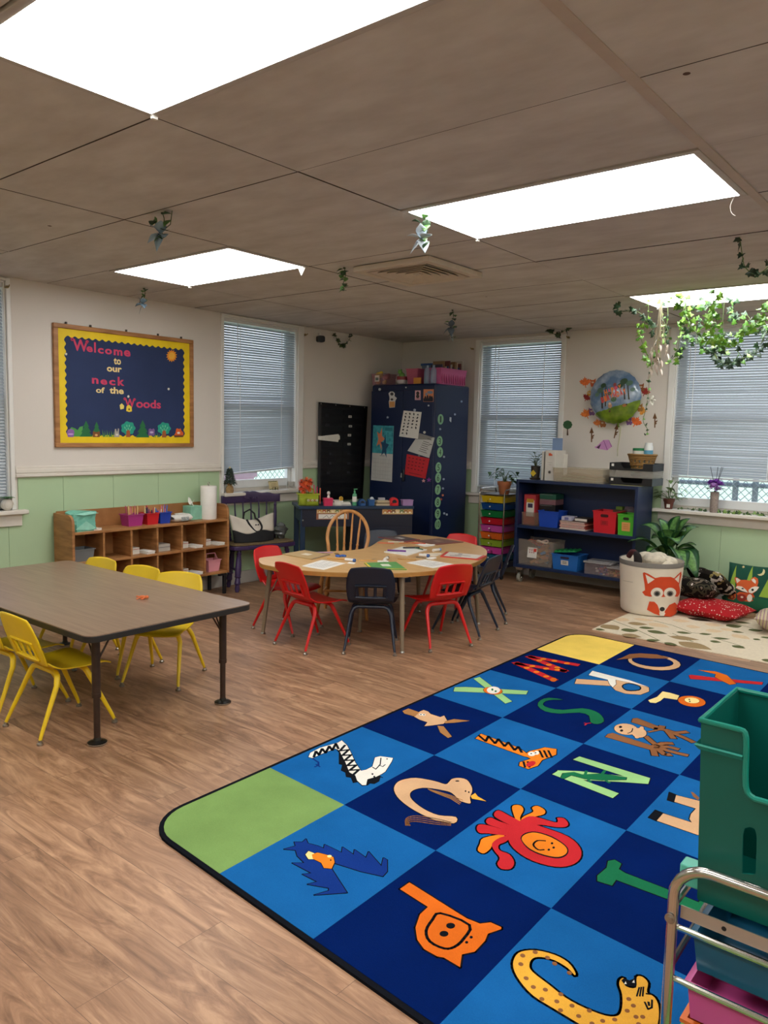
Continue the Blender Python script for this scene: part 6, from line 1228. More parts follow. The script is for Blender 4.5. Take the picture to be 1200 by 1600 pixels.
for k, (dx, dy, dz, hx, lab) in enumerate(((-.06, .0, .215, '#D86A4A', 'coral cardboard piece on top of the block tub'), (.03, -.03, .22, '#E8D0C0', 'cream ring piece on top of the block tub'), (-.01, -.04, .205, '#C8281E', 'red strap piece on top of the block tub'))):
    m = MB()
    if k == 1: m.tube([(.05*math.cos(a), .035*math.sin(a), .01+.01*math.sin(2*a)) for a in [2*PI*i/16 for i in range(16)]], .009, 6, closed=True)
    else: m.sheet(lambda u, v: V((.12*(u-.5), .10*(v-.5), .018*math.sin(5*u+k)+.01*math.cos(4*v))), 8, 6)
    place(m, 'craft_piece', mat(hx, .6), lab, 'craft', tc+V((dx, dy, dz)), .3*k, solid=0 if k == 1 else .003)
t, w, h = binbox(318, 542, 662, 6.575, LZ, '#1F66B4', 'blue bin with a white tag on the lower shelf', .22, .86, slot='#2A1A30', tag_=(.27, .30, .48, '#D8D4CC', '#2A3A3A'))
m = MB(); m.prism(rrect(.22, .16, .02), (V((0, 0, 0)), V((1, 0, .12)), V((0, 1, 0))), .012)
for k in range(5): m.tube([(-.09+.045*k, -.07, .012+.005*k-.012), (-.09+.045*k, .07, .012+.005*k-.012)], .012, 6)
place(m, 'green_tray', mat('#1E8A4A', .35), 'green tray tilted on top of the blue tagged bin', 'tray', t.location+V((-.02, .0, h+.018)))
t, w, h = binbox(583, 800, 735, 6.565, LZ, '#B8A8A8', 'clear lidded tub of coloured pieces on the lower shelf', .2, .94, clr=True, lid='#B8B4B4', name='lidded_tub'); t1 = t.location.copy(); w1, h1 = w, h
t, w, h = binbox(772, 910, 780, 6.56, LZ, '#C8A898', 'smaller clear lidded tub at the right of the lower shelf', .2, .94, clr=True, lid='#B8B0AC', name='lidded_tub'); t2 = t.location.copy(); w2, h2 = w, h
for (c, w, h, n, cols, g) in ((t1, w1, h1, 22, ('#7A6A9A', '#B86A7A', '#4A6AA8', '#C8B8B0', '#8A4A6A'), 'coloured pieces in the larger lidded tub'), (t2, w2, h2, 18, ('#D8704A', '#C8A04A', '#B84A3A', '#D8905A', '#8A6A4A'), 'orange pieces in the smaller lidded tub')):
    for k in range(n):
        m = MB(); s = rr.uniform(.012, .02); m.box((0, 0, 0), (s*1.6, s*1.4, s), R=MX.Rotation(rr.uniform(0, 3), 3, 'Z')); ly = k//8
        place(m, 'play_piece', mat(cols[k % 5], .5), g.replace(' in ', ' heaped in '), 'toy piece', c+V((rr.uniform(-.36, .36)*w, rr.uniform(-.07, .07), .012+.019*ly)), 0, g, bev=.002)
# ---- on top of the bookcase
s6 = lambda x, y: (860+x/6, 560+y/6)
s4 = lambda x, y: (720+x/3.75, 500+y/3.75)
def tp(px, Y=6.72): return V((PY(px, 745, Y).x, Y, BH))
t = thing('potted_plant', 'dark pot with a yellow square sticker and leafy stems on the bookcase', 'plant', tp(836.5, 6.70)); m = MB(); m.lathe([(.052, 0), (.056, .015), (.04, .018), (.046, .125), (.05, .128), (.044, .128), (.042, .11)], 20); m.build('pot', mat('#3A3026', .5, var=.1), t)
m = MB(); m.box((.0, -.047, .06), (.045, .002, .045), R=MX.Rotation(PI/4, 3, 'Y')); m.build('yellow_sticker', mat('#D8B82A', .5), t); m = MB(); m.lathe([(.042, .112), (.001, .114)], 14, cap=False); m.build('soil', mat('#2C2018', .95), t)
m = MB(); ls = MB()
for k in range(16):
    a = k*2.4; z = .15+.11*(k/16); r = .03+.035*rr.random(); e = V((r*math.cos(a), r*.7*math.sin(a), z)); ls.tube([(0, 0, .11), (e.x*.5, e.y*.5, z*.8+.02), e], .002, 5); leaf(m, e, (math.cos(a), math.sin(a), .5), .045, .017, .3)
m.build('foliage', mat('#4A6038', .5, var=.25), t, solid=.001); ls.build('stems', mat('#55603A', .6), t)
t = thing('binder', 'white binder with a fox sticker standing on the bookcase', 'binder', tp(866, 6.72)); m = MB(); m.bb(-.052, .052, -.10, .12, 0, .285); m.build('cover', mat('#D6D2CA', .5), t, bev=.004)
m = MB(); m.prism(ell(0, .08, .016, .016), (V((0, -.1003, 0)), X_, Z_), .001); m.prism(ell(0, .08, .009, .009), (V((0, -.1003, 0)), X_, Z_), .0012, 1); m.build('finger_hole', [mat('#8A867E', .4), BLACK], t, smooth=False)
m = MB(); fr = (V((0, -.1003, .25)), X_, Z_); m.prism([(-.02, .015), (-.014, 0), (-.02, -.01), (-.005, -.018), (.012, -.014), (.02, -.02), (.022, 0), (.008, .002), (.004, .014), (-.006, .006)], fr, .0008); m.build('fox_sticker', mat('#C8502A', .6), t, smooth=False)
m = MB(); [m.box((0, -.1007, .17-.02*k), (.05-.02*k, .0008, .002)) for k in range(2)]; m.build('spine_text', mat('#8A8680', .6), t)
m = MB(); m.bb(-.012, .012, -.1, .1, 0, .275); place(m, 'binder', mat('#CFCBC2', .5), 'thin white binder left of the fox sticker binder', 'binder', tp(854.5, 6.73), bev=.003)
m = MB(); m.bb(-.03, .03, -.002, .002, 0, .25); place(m, 'envelope', PAPER, 'upright white envelope right of the fox sticker binder', 'paper', tp(881, 6.80))
m = MB(); m.lathe([(.016, 0), (.018, .004), (.018, .10), (.008, .12), (.008, .135)], 14); place(m, 'spray_bottle', clear('#D0D8DC', .5), 'small clear bottle between the dark pot and the white binder', 'bottle', tp(847, 6.66))
q = PY(870, 687, 6.74); m = MB(); m.bb(-.052, .052, -.0008, .0008, 0, .115); place(m, 'blue_card', mat('#8098BE', .7), 'plain light blue square card standing on top of the white binder', 'card', (q.x-.0, 6.76, BH+.2855), smooth=False)
t = thing('document_tray', 'long clear plastic tray of cream papers on the bookcase', 'tray', ((tp(873).x+tp(952).x)/2, 6.73, BH)); w = tp(952).x-tp(873).x; m = MB(); m.tray(w-.02, .26, w-.006, .29, .125, .002); m.build('tray_body', clear('#C8BCA4', .42), t)
for k in range(5): m = MB(); m.box((0, 0, .0), (w*.8-.03*k, .2, .008), R=MX.Rotation(.05*(k-2), 3, 'Z') @ MX.Rotation(.03*k, 3, 'Y')); place(m, 'craft_paper', mat(('#C8AE88', '#D8C8A8', '#B89A78', '#C8B898', '#A88A6A')[k], .8), 'cream craft papers lying in the long clear tray', 'paper', t.location+V((.01*k-.02, 0, .012+.0125*k)), 0, 'papers in the clear tray', smooth=False)
def black_tray(z, lab):
    t = thing('letter_tray', lab, 'tray', ((tp(952, 6.62).x+tp(1021, 6.62).x)/2, 6.74, BH+z)); w = tp(1021, 6.62).x-tp(953, 6.62).x
    m = MB(); m.bb(-w/2, w/2, -.13, .13, 0, .004); m.bb(-w/2, -w/2+.004, -.13, .13, .004, .065); m.bb(w/2-.004, w/2, -.13, .13, .004, .065); m.bb(-w/2, w/2, .126, .13, .004, .065)
    p = [(-w/2, .004), (-w/2, .065), (-w/2+.10, .065), (-w/2+.13, .02), (w/2-.09, .02), (w/2-.085, .065), (w/2, .065), (w/2, .004)]
    m.prism(p, (V((0, -.13, 0)), X_, Z_), .004); m.build('tray_body', mat('#121216', .4), t, smooth=False)
    m = MB(); m.box((-w/2+.03, -.1345, .045), (.022, .001, .022)); m.build('label', PAPER, t); return t, w
lt, w = black_tray(.004, 'lower black letter tray on the bookcase'); m = MB(); m.bb(-w*.45, w*.25, -.125, .1, -.0, .003); place(m, 'yellow_folder', mat('#C8C070', .6), 'yellow folder under the lower black letter tray', 'folder', lt.location-Z_*.004+V((.0, -.012, 0)), smooth=False)
m = MB(); m.tray(w-.01, .25, w-.004, .255, .055, .002); place(m, 'clear_tray', clear('#B8B4AC', .35), 'clear tray between the two black letter trays', 'tray', lt.location+Z_*.0655)
m = MB(); m.ball((0, 0, 0), (.05, .04, .022)); m.ball((-.05, 0, .01), (.03, .01, .005)); place(m, 'leaf_toy', mat('#24301E', .7), 'dark green leaf-shaped object in the clear tray', 'toy', lt.location+V((.02, -.05, .0915)))
ut, w = black_tray(.132, 'upper black letter tray under the wicker basket')
t = thing('wicker_basket', 'oval wicker basket of tubs on the black letter trays', 'basket', V((PY(1001, 725, 6.70).x, 6.73, BH+.1365)))
def wick():
    m, N, L, b = nodes('wicker'); b.inputs['Roughness'].default_value = .7; tc = N.new('ShaderNodeTexCoord'); wv = N.new('ShaderNodeTexWave'); wv.wave_type = 'BANDS'; wv.bands_direction = 'Z'; wv.inputs['Scale'].default_value = 34; wv.inputs['Distortion'].default_value = 1.5
    L.new(tc.outputs['Object'], wv.inputs['Vector']); r = N.new('ShaderNodeValToRGB'); r.color_ramp.elements[0].color = rgb('#7A5226'); r.color_ramp.elements[1].color = rgb('#C79A56'); L.new(wv.outputs['Fac'], r.inputs[0]); L.new(r.outputs[0], b.inputs['Base Color'])
    bp_ = N.new('ShaderNodeBump'); bp_.inputs['Distance'].default_value = .006; L.new(wv.outputs['Fac'], bp_.inputs['Height']); L.new(bp_.outputs[0], b.inputs['Normal']); return m
WK = wick(); bwx = 5.55/1000*22*1.0
hb = .135; m = MB(); 
def bsk(u, v): a = 2*PI*u; r = .085+.04*v; return V((r*math.cos(a), r*.72*math.sin(a), hb*v))
m.sheet(bsk, 48, 6, skip=lambda i, j: j in (1, 3) and i % 3 == 0); m.add([V((.085*math.cos(a), .061*math.sin(a), .003)) for a in [2*PI*i/24 for i in range(24)]], [tuple(range(24))]); m.build('basket_body', WK, t, solid=.006)
m = MB(); m.tube([bsk(i/32, 1) for i in range(32)], .008, 8, closed=True); m.tube([bsk(i/32, .33)+V((.003*math.cos(2*PI*i/32), .003*math.sin(2*PI*i/32), 0)) for i in range(32)], .006, 6, closed=True); m.build('rim', WK, t)
bt = t.location
t = thing('wipes_tub', 'white tub with a green lid in the wicker basket', 'tub', bt+V((-.032, -.0, .007))); m = MB(); m.lathe([(.038, 0), (.05, .02), (.052, .165)], 20); m.build('tub_body', mat('#D8D6CE', .4), t); m = MB(); m.lathe([(.054, .163), (.054, .182), (.05, .186)], 20); m.build('lid', mat('#1E7A48', .4), t)
t = thing('wipes_canister', 'tall white canister with a blue label in the wicker basket', 'canister', bt+V((.052, .0, .007))); m = MB(); m.lathe([(.034, 0), (.038, .01), (.038, .20), (.032, .215), (.03, .235)], 20); m.build('canister_body', mat('#D5D8D6', .4), t); m = MB(); m.lathe([(.0385, .10), (.0385, .17)], 20, cap=False, mi=0); m.build('label', mat('#5A9AB8', .5), t)
# ---- birthday balloon, leaves and woodland cutouts on the wall
BF = (V((0, YB, 0)), X_, Z_)
wl = lambda x, y: (lambda q: (q.x, q.z))(PY(*s6(x, y), YB-.005))
bc = PY(*s6(607, 362), YB-.07); br_ = .245
def balloon_mat():
    m, N, L, b = nodes('foil_balloon'); b.inputs['Roughness'].default_value = .22; b.inputs['Specular IOR Level'].default_value = .7; b.inputs['Coat Weight'].default_value = .4
    tc = N.new('ShaderNodeTexCoord'); sx = N.new('ShaderNodeSeparateXYZ'); L.new(tc.outputs['Object'], sx.inputs[0]); n = N.new('ShaderNodeTexNoise'); n.inputs['Scale'].default_value = 9; n.inputs['Detail'].default_value = 5; L.new(tc.outputs['Object'], n.inputs['Vector'])
    # hill line: z < slope*x - .09 is grass
    m1 = N.new('ShaderNodeMath'); m1.operation = 'MULTIPLY_ADD'; m1.inputs[1].default_value = -.28; L.new(sx.outputs['X'], m1.inputs[0]); L.new(sx.outputs['Z'], m1.inputs[2])
    m2 = N.new('ShaderNodeMath'); m2.operation = 'MULTIPLY_ADD'; m2.inputs[1].default_value = .05; L.new(n.outputs['Fac'], m2.inputs[0]); L.new(m1.outputs[0], m2.inputs[2])
    lt_ = N.new('ShaderNodeMath'); lt_.operation = 'LESS_THAN'; lt_.inputs[1].default_value = -.075; L.new(m2.outputs[0], lt_.inputs[0])
    r1 = N.new('ShaderNodeValToRGB'); r1.color_ramp.elements[0].position = .4; r1.color_ramp.elements[0].color = rgb('#5C7898'); r1.color_ramp.elements[1].position = .68; r1.color_ramp.elements[1].color = rgb('#A8B8CC'); L.new(n.outputs['Fac'], r1.inputs[0])
    r2 = N.new('ShaderNodeValToRGB'); r2.color_ramp.elements[0].position = .35; r2.color_ramp.elements[0].color = rgb('#4E6A14'); r2.color_ramp.elements[1].position = .7; r2.color_ramp.elements[1].color = rgb('#8AA82A'); L.new(n.outputs['Fac'], r2.inputs[0])
    mx = N.new('ShaderNodeMix'); mx.data_type = 'RGBA'; L.new(lt_.outputs[0], mx.inputs[0]); L.new(r1.outputs[0], mx.inputs[6]); L.new(r2.outputs[0], mx.inputs[7]); L.new(mx.outputs[2], b.inputs['Base Color']); return m
bl = thing('foil_balloon', 'round foil happy birthday balloon with a woodland scene on the back wall', 'balloon', bc)
def disc(a, f): r = br_*(1+.012*math.cos(24*a)*(f > .9)); return V((r*f*math.cos(a), 0, r*f*math.sin(a)))
m = MB()
dp = lambda f: .062*math.sqrt(max(0, 1-f**2.4))
ring = [0, .25, .5, .7, .84, .93, 1.0]
for sg in (1, -1):
    m.sheet(lambda u, v: (lambda f, a: disc(a, f)+V((0, -sg*dp(f), 0)))(ring[int(round(v*6))], 2*PI*u*sg), 72, 6)
m.build('foil_body', balloon_mat(), bl, ang=60)
def onb(x, z, o=.0015): return V((x, -dp(min(.999, math.hypot(x, z)/br_))-o, z))
def bdec(name, polys, o=.0015):
    m = MB(); ms = []
    for pts, hx in polys:
        k = len(ms); ms.append(mat(hx, .35))
        n = len(m.v); tri = tessellate_polygon([[V((p[0], p[1], 0)) for p in pts]])
        # finely follow the curve: fan to centroid with subdivided rims
        m.add([onb(p[0], p[1], o+.0006*min(k, 6)) for p in pts], [t_ if ((pts[t_[1]][0]-pts[t_[0]][0])*(pts[t_[2]][1]-pts[t_[0]][1])-(pts[t_[2]][0]-pts[t_[0]][0])*(pts[t_[1]][1]-pts[t_[0]][1])) > 0 else t_[::-1] for t_ in tri], k)
    return m.build(name, ms, bl, smooth=False)
blp = lambda x, y: (lambda q: (q.x-bc.x, q.z-bc.z))(PY(*s6(x, y), bc.y-.05))
def trunk(x0, y0, x1, y1, w): a, b = blp(x0, y0), blp(x1, y1); n = 6; L_ = [(a[0]+(b[0]-a[0])*i/n, a[1]+(b[1]-a[1])*i/n) for i in range(n+1)]; return [(p[0]-w*(.6+.4*i/n), p[1]) for i, p in enumerate(L_)]+[(p[0]+w*(.6+.4*i/n), p[1]) for i, p in list(enumerate(L_))[::-1]]
bdec('printed_trees', [(trunk(490, 240, 488, 470, .008), '#2E2A22'), (trunk(525, 260, 520, 450, .006), '#3A3026'), (trunk(692, 230, 700, 385, .007), '#2E2A22'), (trunk(725, 240, 738, 385, .007), '#35301F')]+[(ell(*blp(x, y), r, r*.8, .3, 10), h) for x, y, r, h in ((470, 300, .032, '#4E6A5A'), (500, 255, .028, '#35503A'), (440, 340, .024, '#5A7A6A'), (690, 215, .035, '#35503A'), (740, 230, .03, '#4A6A5A'), (660, 255, .028, '#2E4A34'), (770, 290, .022, '#5A7A70'), (600, 385, .028, '#3E6A4A'), (560, 330, .02, '#4A5A4A'))])
bdec('printed_animals', [(ell(*blp(565, 445), .020, .022, 0, 12), '#B88A6A'), (ell(*blp(563, 425), .013, .012, 0, 10), '#D8B898'), (ell(*blp(610, 248), .016, .018, 0, 10), '#8A3A3A'), (ell(*blp(700, 440), .022, .014, .3, 10), '#A8743A'), (ell(*blp(560, 495), .010, .010, 0, 10), '#4A2A1A'), (ell(*blp(718, 432), .008, .008, 0, 10), '#4A2A1A')], .006)
def btxt(t_, x0, y0, x1, y1, hx):
    a = blp(x0, y0); b = blp(x1, y1); m = MB(); n = len(t_); L_ = math.hypot(b[0]-a[0], b[1]-a[1]); an = math.atan2(b[1]-a[1], b[0]-a[0]); ms = []
    for i, ch in enumerate(t_):
        cx = a[0]+(b[0]-a[0])*(i+.5)/n; cz = a[1]+(b[1]-a[1])*(i+.5)/n
        mm = MB(); text(mm, ch, (V((0, 0, 0)), X_, Z_), cx-L_/n*.42, cx+L_/n*.42, cz-.026, cz+.026, 0, .05, 0, an); m.add([onb(v.x, v.z, .005) for v in mm.v], mm.f, i % 2)
    m.build('lettering', [mat(hx[0], .4), mat(hx[1], .4)], bl, smooth=False)
btxt('HAPPY', 510, 325, 672, 268, ('#E8843A', '#D84A6A')); btxt('BIRTHDAY', 478, 395, 715, 305, ('#D8524A', '#E87A3A'))
m = MB(); m.tube([(.04, 0, -br_+.01), (.045, -.0, -br_-.02), (.052, 0, -br_-.03)], [.012, .006, .010], 8); m.build('neck', mat('#5A7018', .4), bl)
m = MB()
for k in range(3):
    pts = [(.05+.008*k+.012*math.sin(z*3+k), -.004*k, -br_-.02-.25*z*(.7+.2*k)) for z in [i/8 for i in range(9)]]
    m.sheet(lambda u, v: V(pts[int(round(v*8))])+V(((u-.5)*.008, 0, 0)), 1, 8)
m.build('ribbon', mat('#C8C8A8', .4), bl, solid=.001)
def maple(cx, cy, r, rot):
    P = [(0, 1), (.12, .62), (.32, .74), (.26, .40), (.62, .58), (.66, .40), (.95, .32), (.74, .12), (.80, -.02), (.38, -.28), (.42, -.42), (.08, -.36), (.05, -.80), (-.05, -.80), (-.08, -.36)]
    P += [(-x, y) for x, y in P[1:12][::-1]]
    c, s = math.cos(rot), math.sin(rot); return [(cx+r*(x*c-y*s), cy-r*(x*s+y*c)) for x, y in P]
GOLD = ('#D8702A', '#A8341E', '#C8522A', '#8A1F1E', '#D88A3A', '#C05A2A')
for k, (x, y, r, rot, lab) in enumerate(((325, 228, 50, .1, 'orange maple leaf cutout at the upper left of the balloon'), (338, 370, 38, -.5, 'dark red maple leaf cutout at the left of the balloon'), (335, 522, 50, .4, 'orange maple leaf cutout at the lower left of the balloon'), (442, 608, 40, .2, 'orange maple leaf cutout below left of the balloon'), (885, 315, 45, -.4, 'dark red maple leaf cutout at the right of the balloon'), (865, 492, 40, 1.4, 'golden maple leaf cutout at the lower right of the balloon'), (800, 598, 52, -.5, 'large orange maple leaf cutout below right of the balloon'))):
    hx = ('#E07030', '#962420', '#E27A2C', '#E48038', '#9A2824', '#DE983E', '#E0682A')[k]; P = maple(x, y, r*1.2, rot)
    cut('maple_leaf', lab, 'leaf cutout', P, [mat(hx, .6, var=.25, scale=40)], f=wl, F_=BF, lift=.0002, t=.002)
CRIT = (('fox_cutout', 410, 235, '#C8602A', 'small orange fox cutout beside the upper left maple leaf'), ('sun_cutout', 380, 328, '#E0A82A', 'small yellow sun cutout at the left edge of the balloon'), ('raccoon_cutout', 398, 490, '#7A5488', 'purple raccoon cutout at the lower left of the balloon'), ('squirrel_cutout', 495, 595, '#A8642E', 'brown squirrel cutout at the bottom left of the balloon'), ('deer_cutout', 838, 275, '#9A5A2E', 'brown deer cutout at the upper right of the balloon'), ('bear_cutout', 825, 455, '#A8743A', 'tan bear cutout at the right edge of the balloon'), ('raccoon_cutout', 728, 575, '#7A5488', 'purple raccoon cutout at the bottom right of the balloon'))
for k, (nm, x, y, hx, lab) in enumerate(CRIT):
    dx_, dy_ = x-605, y-362; l_ = math.hypot(dx_, dy_); x += dx_/l_*14; y += dy_/l_*14
    P = [(x-18, y+38), (x-26, y+8), (x-22, y-10), (x-30, y-36), (x-14, y-24), (x+10, y-26), (x+24, y-40), (x+24, y-12), (x+18, y+2), (x+34, y+10), (x+24, y+36), (x+8, y+38), (x+4, y+28), (x-6, y+38)] if nm != 'sun_cutout' else star(x, y, 30, 9, .6)
    cut(nm, lab, 'animal cutout' if nm != 'sun_cutout' else 'sun cutout', P, [mat(hx, .6), mat('#E0C8A8', .6), mat('#2A1E18', .6)], [(ell(x-2, y-4, 12, 9), 1), (ell(x-6, y-8, 2.5, 3, n=8), 2), (ell(x+4, y-8, 2.5, 3, n=8), 2)], f=wl, F_=BF, lift=.0002, t=.0034)
cut('tree_cutout', 'round green tree cutout on the wall beside the window', 'tree cutout', [(160+42*math.cos(a)+3*math.cos(9*a), 622+40*math.sin(a)) for a in [PI*.56+PI*1.88*i/24 for i in range(25)]]+[(162, 665), (166, 722), (152, 722), (156, 665)], [mat('#2E5A34', .6), mat('#5A4028', .6)], [([(154, 660), (164, 660), (168, 722), (152, 722)], 1)], f=wl, F_=BF, t=.002)
for k, (x, y, r, lab) in enumerate(((385, 715, .0, 'brown arrow tree cutout left of the pink tent'), (612, 680, .22, 'brown arrow tree cutout hanging below the balloon'), (978, 580, 0, 'brown arrow tree cutout at the right beside the window'))):
    P = [(0, -70), (20, -15), (5, -15), (6, 10), (18, 2), (24, -4), (22, 12), (6, 26), (18, 24), (16, 34), (5, 40), (4, 70), (-6, 70), (-5, -15), (-20, -15)]
    c, s = math.cos(r), math.sin(r); cut('arrow_cutout', lab, 'arrow cutout', [(x+a*c-b*s, y+a*s+b*c) for a, b in P], [mat('#6E4A28', .7, var=.15)], f=wl, F_=BF, t=.002)
cut('tent_cutout', 'pink camping tent cutout low on the back wall', 'tent cutout', [(413, 828), (432, 822), (495, 765), (545, 763), (578, 825), (530, 862), (450, 848), (420, 840)], [mat('#CC90C8', .6), mat('#4A2848', .6), mat('#8A4A88', .6)], [([(430, 835), (475, 800), (455, 848)], 1), ([(495, 768), (500, 768), (535, 855), (530, 858)], 2), ([(545, 765), (549, 768), (575, 828), (570, 830)], 2)], f=wl, F_=BF, t=.002)
# ---- right windowsill
S4 = W4[2]
t = pot('small brown pot with a white tag and a bushy plant on the right windowsill', (PY(1044.5, 790, YB-.05).x, YB-.045, S4), .047, .092, '#5E3024'); m = MB(); m.box((.012, -.046, .03), (.03, .001, .03)); m.build('tag', PAPER, t)
m = MB(); ls = MB(); rr.seed(9)
for k in range(34):
    a = k*2.4; r = .04+.08*rr.random(); z = .10+.16*rr.random()**1.3; e = V((r*math.cos(a), min(.03, r*.5*math.sin(a)), z)); leaf(m, e, (math.cos(a), .4*math.sin(a)-.2, rr.uniform(-.3, .7)), .05, .019, .4, k % 2)
    if k % 3 == 0: ls.tube([(0, 0, .08), (e.x*.4, e.y*.4, z*.8), e], .0025, 5)
m.build('foliage', [mat('#3E5A2E', .5, var=.25), mat('#5E7A40', .5, var=.25)], t, solid=.001); ls.build('stems', mat('#5A6A3A', .6), t)
vx = PY(1115, 797, YB-.06); t = thing('flower_vase', 'speckled stone-coloured vase of purple flowers on the right windowsill', 'vase', (vx.x, YB-.055, S4))
m = MB(); m.lathe([(.030, 0), (.033, .004), (.036, .175), (.034, .178), (.031, .175), (.029, .01)], 22); m.build('vase_body', mat('#8E8078', .7, var=.25, scale=90), t)
fo = t.location; t = thing('flower_bunch', 'purple and mauve artificial flowers with dark twigs in the vase', 'flowers', fo+Z_*.011)
m = MB(); m.tube([(0, 0, 0), (0, 0, .18)], .008, 6); m.build('stems', mat('#3A4A2E', .7), t)
for k, (x, y, z, r, hx) in enumerate(((-.005, -.028, .205, .045, '#B88ACC'), (.035, -.005, .225, .040, '#7A3AA0'), (-.035, .0, .235, .038, '#7A3AA0'), (.005, .01, .245, .036, '#8A4AB0'), (.03, -.03, .185, .032, '#A87AC0'))):
    m = MB(); c = V((x, y, z))
    for j in range(16): q = j*2.4; f_ = (j+4)/20; leaf(m, c+V((0, 0, .0)), (math.cos(q)*f_, math.sin(q)*f_, 1.1-f_), r*1.35, r*.62, .25)
    m.build('flower_head', mat(hx, .6, var=.15), t, solid=.001)
m = MB(); [leaf(m, (.03*math.cos(a), .03*math.sin(a), .19), (math.cos(a), math.sin(a), .4), .07, .02, .4) for a in (0.2, 2.9, 4.2, 5.4)]; m.build('foliage', mat('#33502E', .5), t, solid=.001)
m = MB(); [m.tube([(0, 0, .18), (dx*.4, dy*.4, .26), (dx, dy, .38)], .0022, 5) for dx, dy in ((-.05, 0), (.055, -.01), (.035, .02), (.01, .0))]; m.build('twigs', mat('#2A2430', .7), t)
def ivy_leaf(mb, c, d, s, nrm, mi=0):
    """five-lobed ivy leaf, slightly folded along its midrib"""
    d = V(d).normalized(); sd = d.cross(nrm); sd = sd.normalized() if sd.length > .01 else V((1, 0, 0)); up = sd.cross(d)
    P = [(0, 0), (-.12, .30), (-.10, .52), (.22, .38), (.45, .50), (.50, .24), (1.0, 0)]
    L_ = [V(c)+d*(a*s)+sd*(b*s)+up*(b*s*.3) for a, b in P]; R_ = [V(c)+d*(a*s)-sd*(b*s)+up*(b*s*.3) for a, b in P[1:-1]]
    n = len(mb.v); V_ = L_+R_; mb.add(V_, [(0, 1, 2), (0, 2, 3), (0, 3, 5), (3, 4, 5), (0, 5, 6), (0, 8, 7), (0, 9, 8), (0, 11, 9), (9, 11, 10), (0, 6, 11)], mi)
def vine(name, lab, cat, pts, s=.05, n=20, greens=('#3E6A2C', '#5E9A3E'), z=None, seed=1, spread=.03, extra=None):
    r_ = random.Random(seed); pts = [V(p) for p in pts]; o = pts[0].copy(); t = thing(name, lab, cat, o); sp = [V(p) for p in spline([tuple(p-o) for p in pts], 8, False)]
    m = MB(); m.tube(sp, .0022, 5); m.build('stem', mat('#5A7038', .6), t)
    m = MB()
    for k in range(n):
        p = sp[min(len(sp)-1, int((k+r_.random())/n*len(sp)))]; a = r_.uniform(0, 2*PI); d = V((math.cos(a), math.sin(a)*.8, r_.uniform(-1, .25))); q = p+V((r_.uniform(-1, 1), r_.uniform(-1, 1), r_.uniform(-.6, .6)))*spread
        ivy_leaf(m, q, d, s*r_.uniform(.7, 1.15), V((r_.uniform(-.5, .5), -1, r_.uniform(-.2, .9))).normalized(), k % len(greens))
    m.build('leaves', [mat(g, .45, var=.2, scale=30) for g in greens], t, solid=.0008); return t
sv = [V((PY(x, y, YB-.035).x, YB-.035-.01*math.sin(x), S4+.012)) for x, y in ((1060, 790), (1085, 790), (1100, 790))]
vine('sill_vine', 'short sprig of artificial ivy lying on the sill left of the purple vase', 'ivy', sv, .032, 11, ('#33502A', '#4A6E34'), seed=3, spread=.012)
sv = [V((PY(x, y, YB-.035).x, YB-.035-.02*math.sin(x), S4+.014)) for x, y in ((1125, 795), (1145, 795), (1165, 795), (1185, 795), (1210, 795))]
vine('sill_vine', 'longer sprig of artificial ivy lying on the sill right of the purple vase', 'ivy', sv, .036, 24, ('#33502A', '#7A9A4A'), seed=4, spread=.014)
# ================================================================== FOX CORNER
def split_tri(P, T, mx):
    P = [tuple(p) for p in P]; out = []; st = list(T); cache = {}
    def mid(a, b):
        k = (min(a, b), max(a, b))
        if k not in cache: cache[k] = len(P); P.append(((P[a][0]+P[b][0])/2, (P[a][1]+P[b][1])/2))
        return cache[k]
    while st:
        a, b, c = st.pop(); e = sorted(((math.dist(P[a], P[b]), a, b, c), (math.dist(P[b], P[c]), b, c, a), (math.dist(P[c], P[a]), c, a, b)), reverse=True)[0]
        if e[0] <= mx: out.append((a, b, c)); continue
        _, a, b, c = e; m_ = mid(a, b); st += [(a, m_, c), (m_, b, c)]
    return P, out
def wrap(mb, pts, fn, mi=0, mx=.02):
    tri = []
    for a, b, c in tessellate_polygon([[V((p[0], p[1], 0)) for p in pts]]):
        if (pts[b][0]-pts[a][0])*(pts[c][1]-pts[a][1])-(pts[c][0]-pts[a][0])*(pts[b][1]-pts[a][1]) < 0: b, c = c, b
        tri.append((a, b, c))
    P, T = split_tri(pts, tri, mx); mb.add([fn(*p) for p in P], T, mi)
s7 = lambda x, y: (920+x/4.2857, 760+y/4.2857)
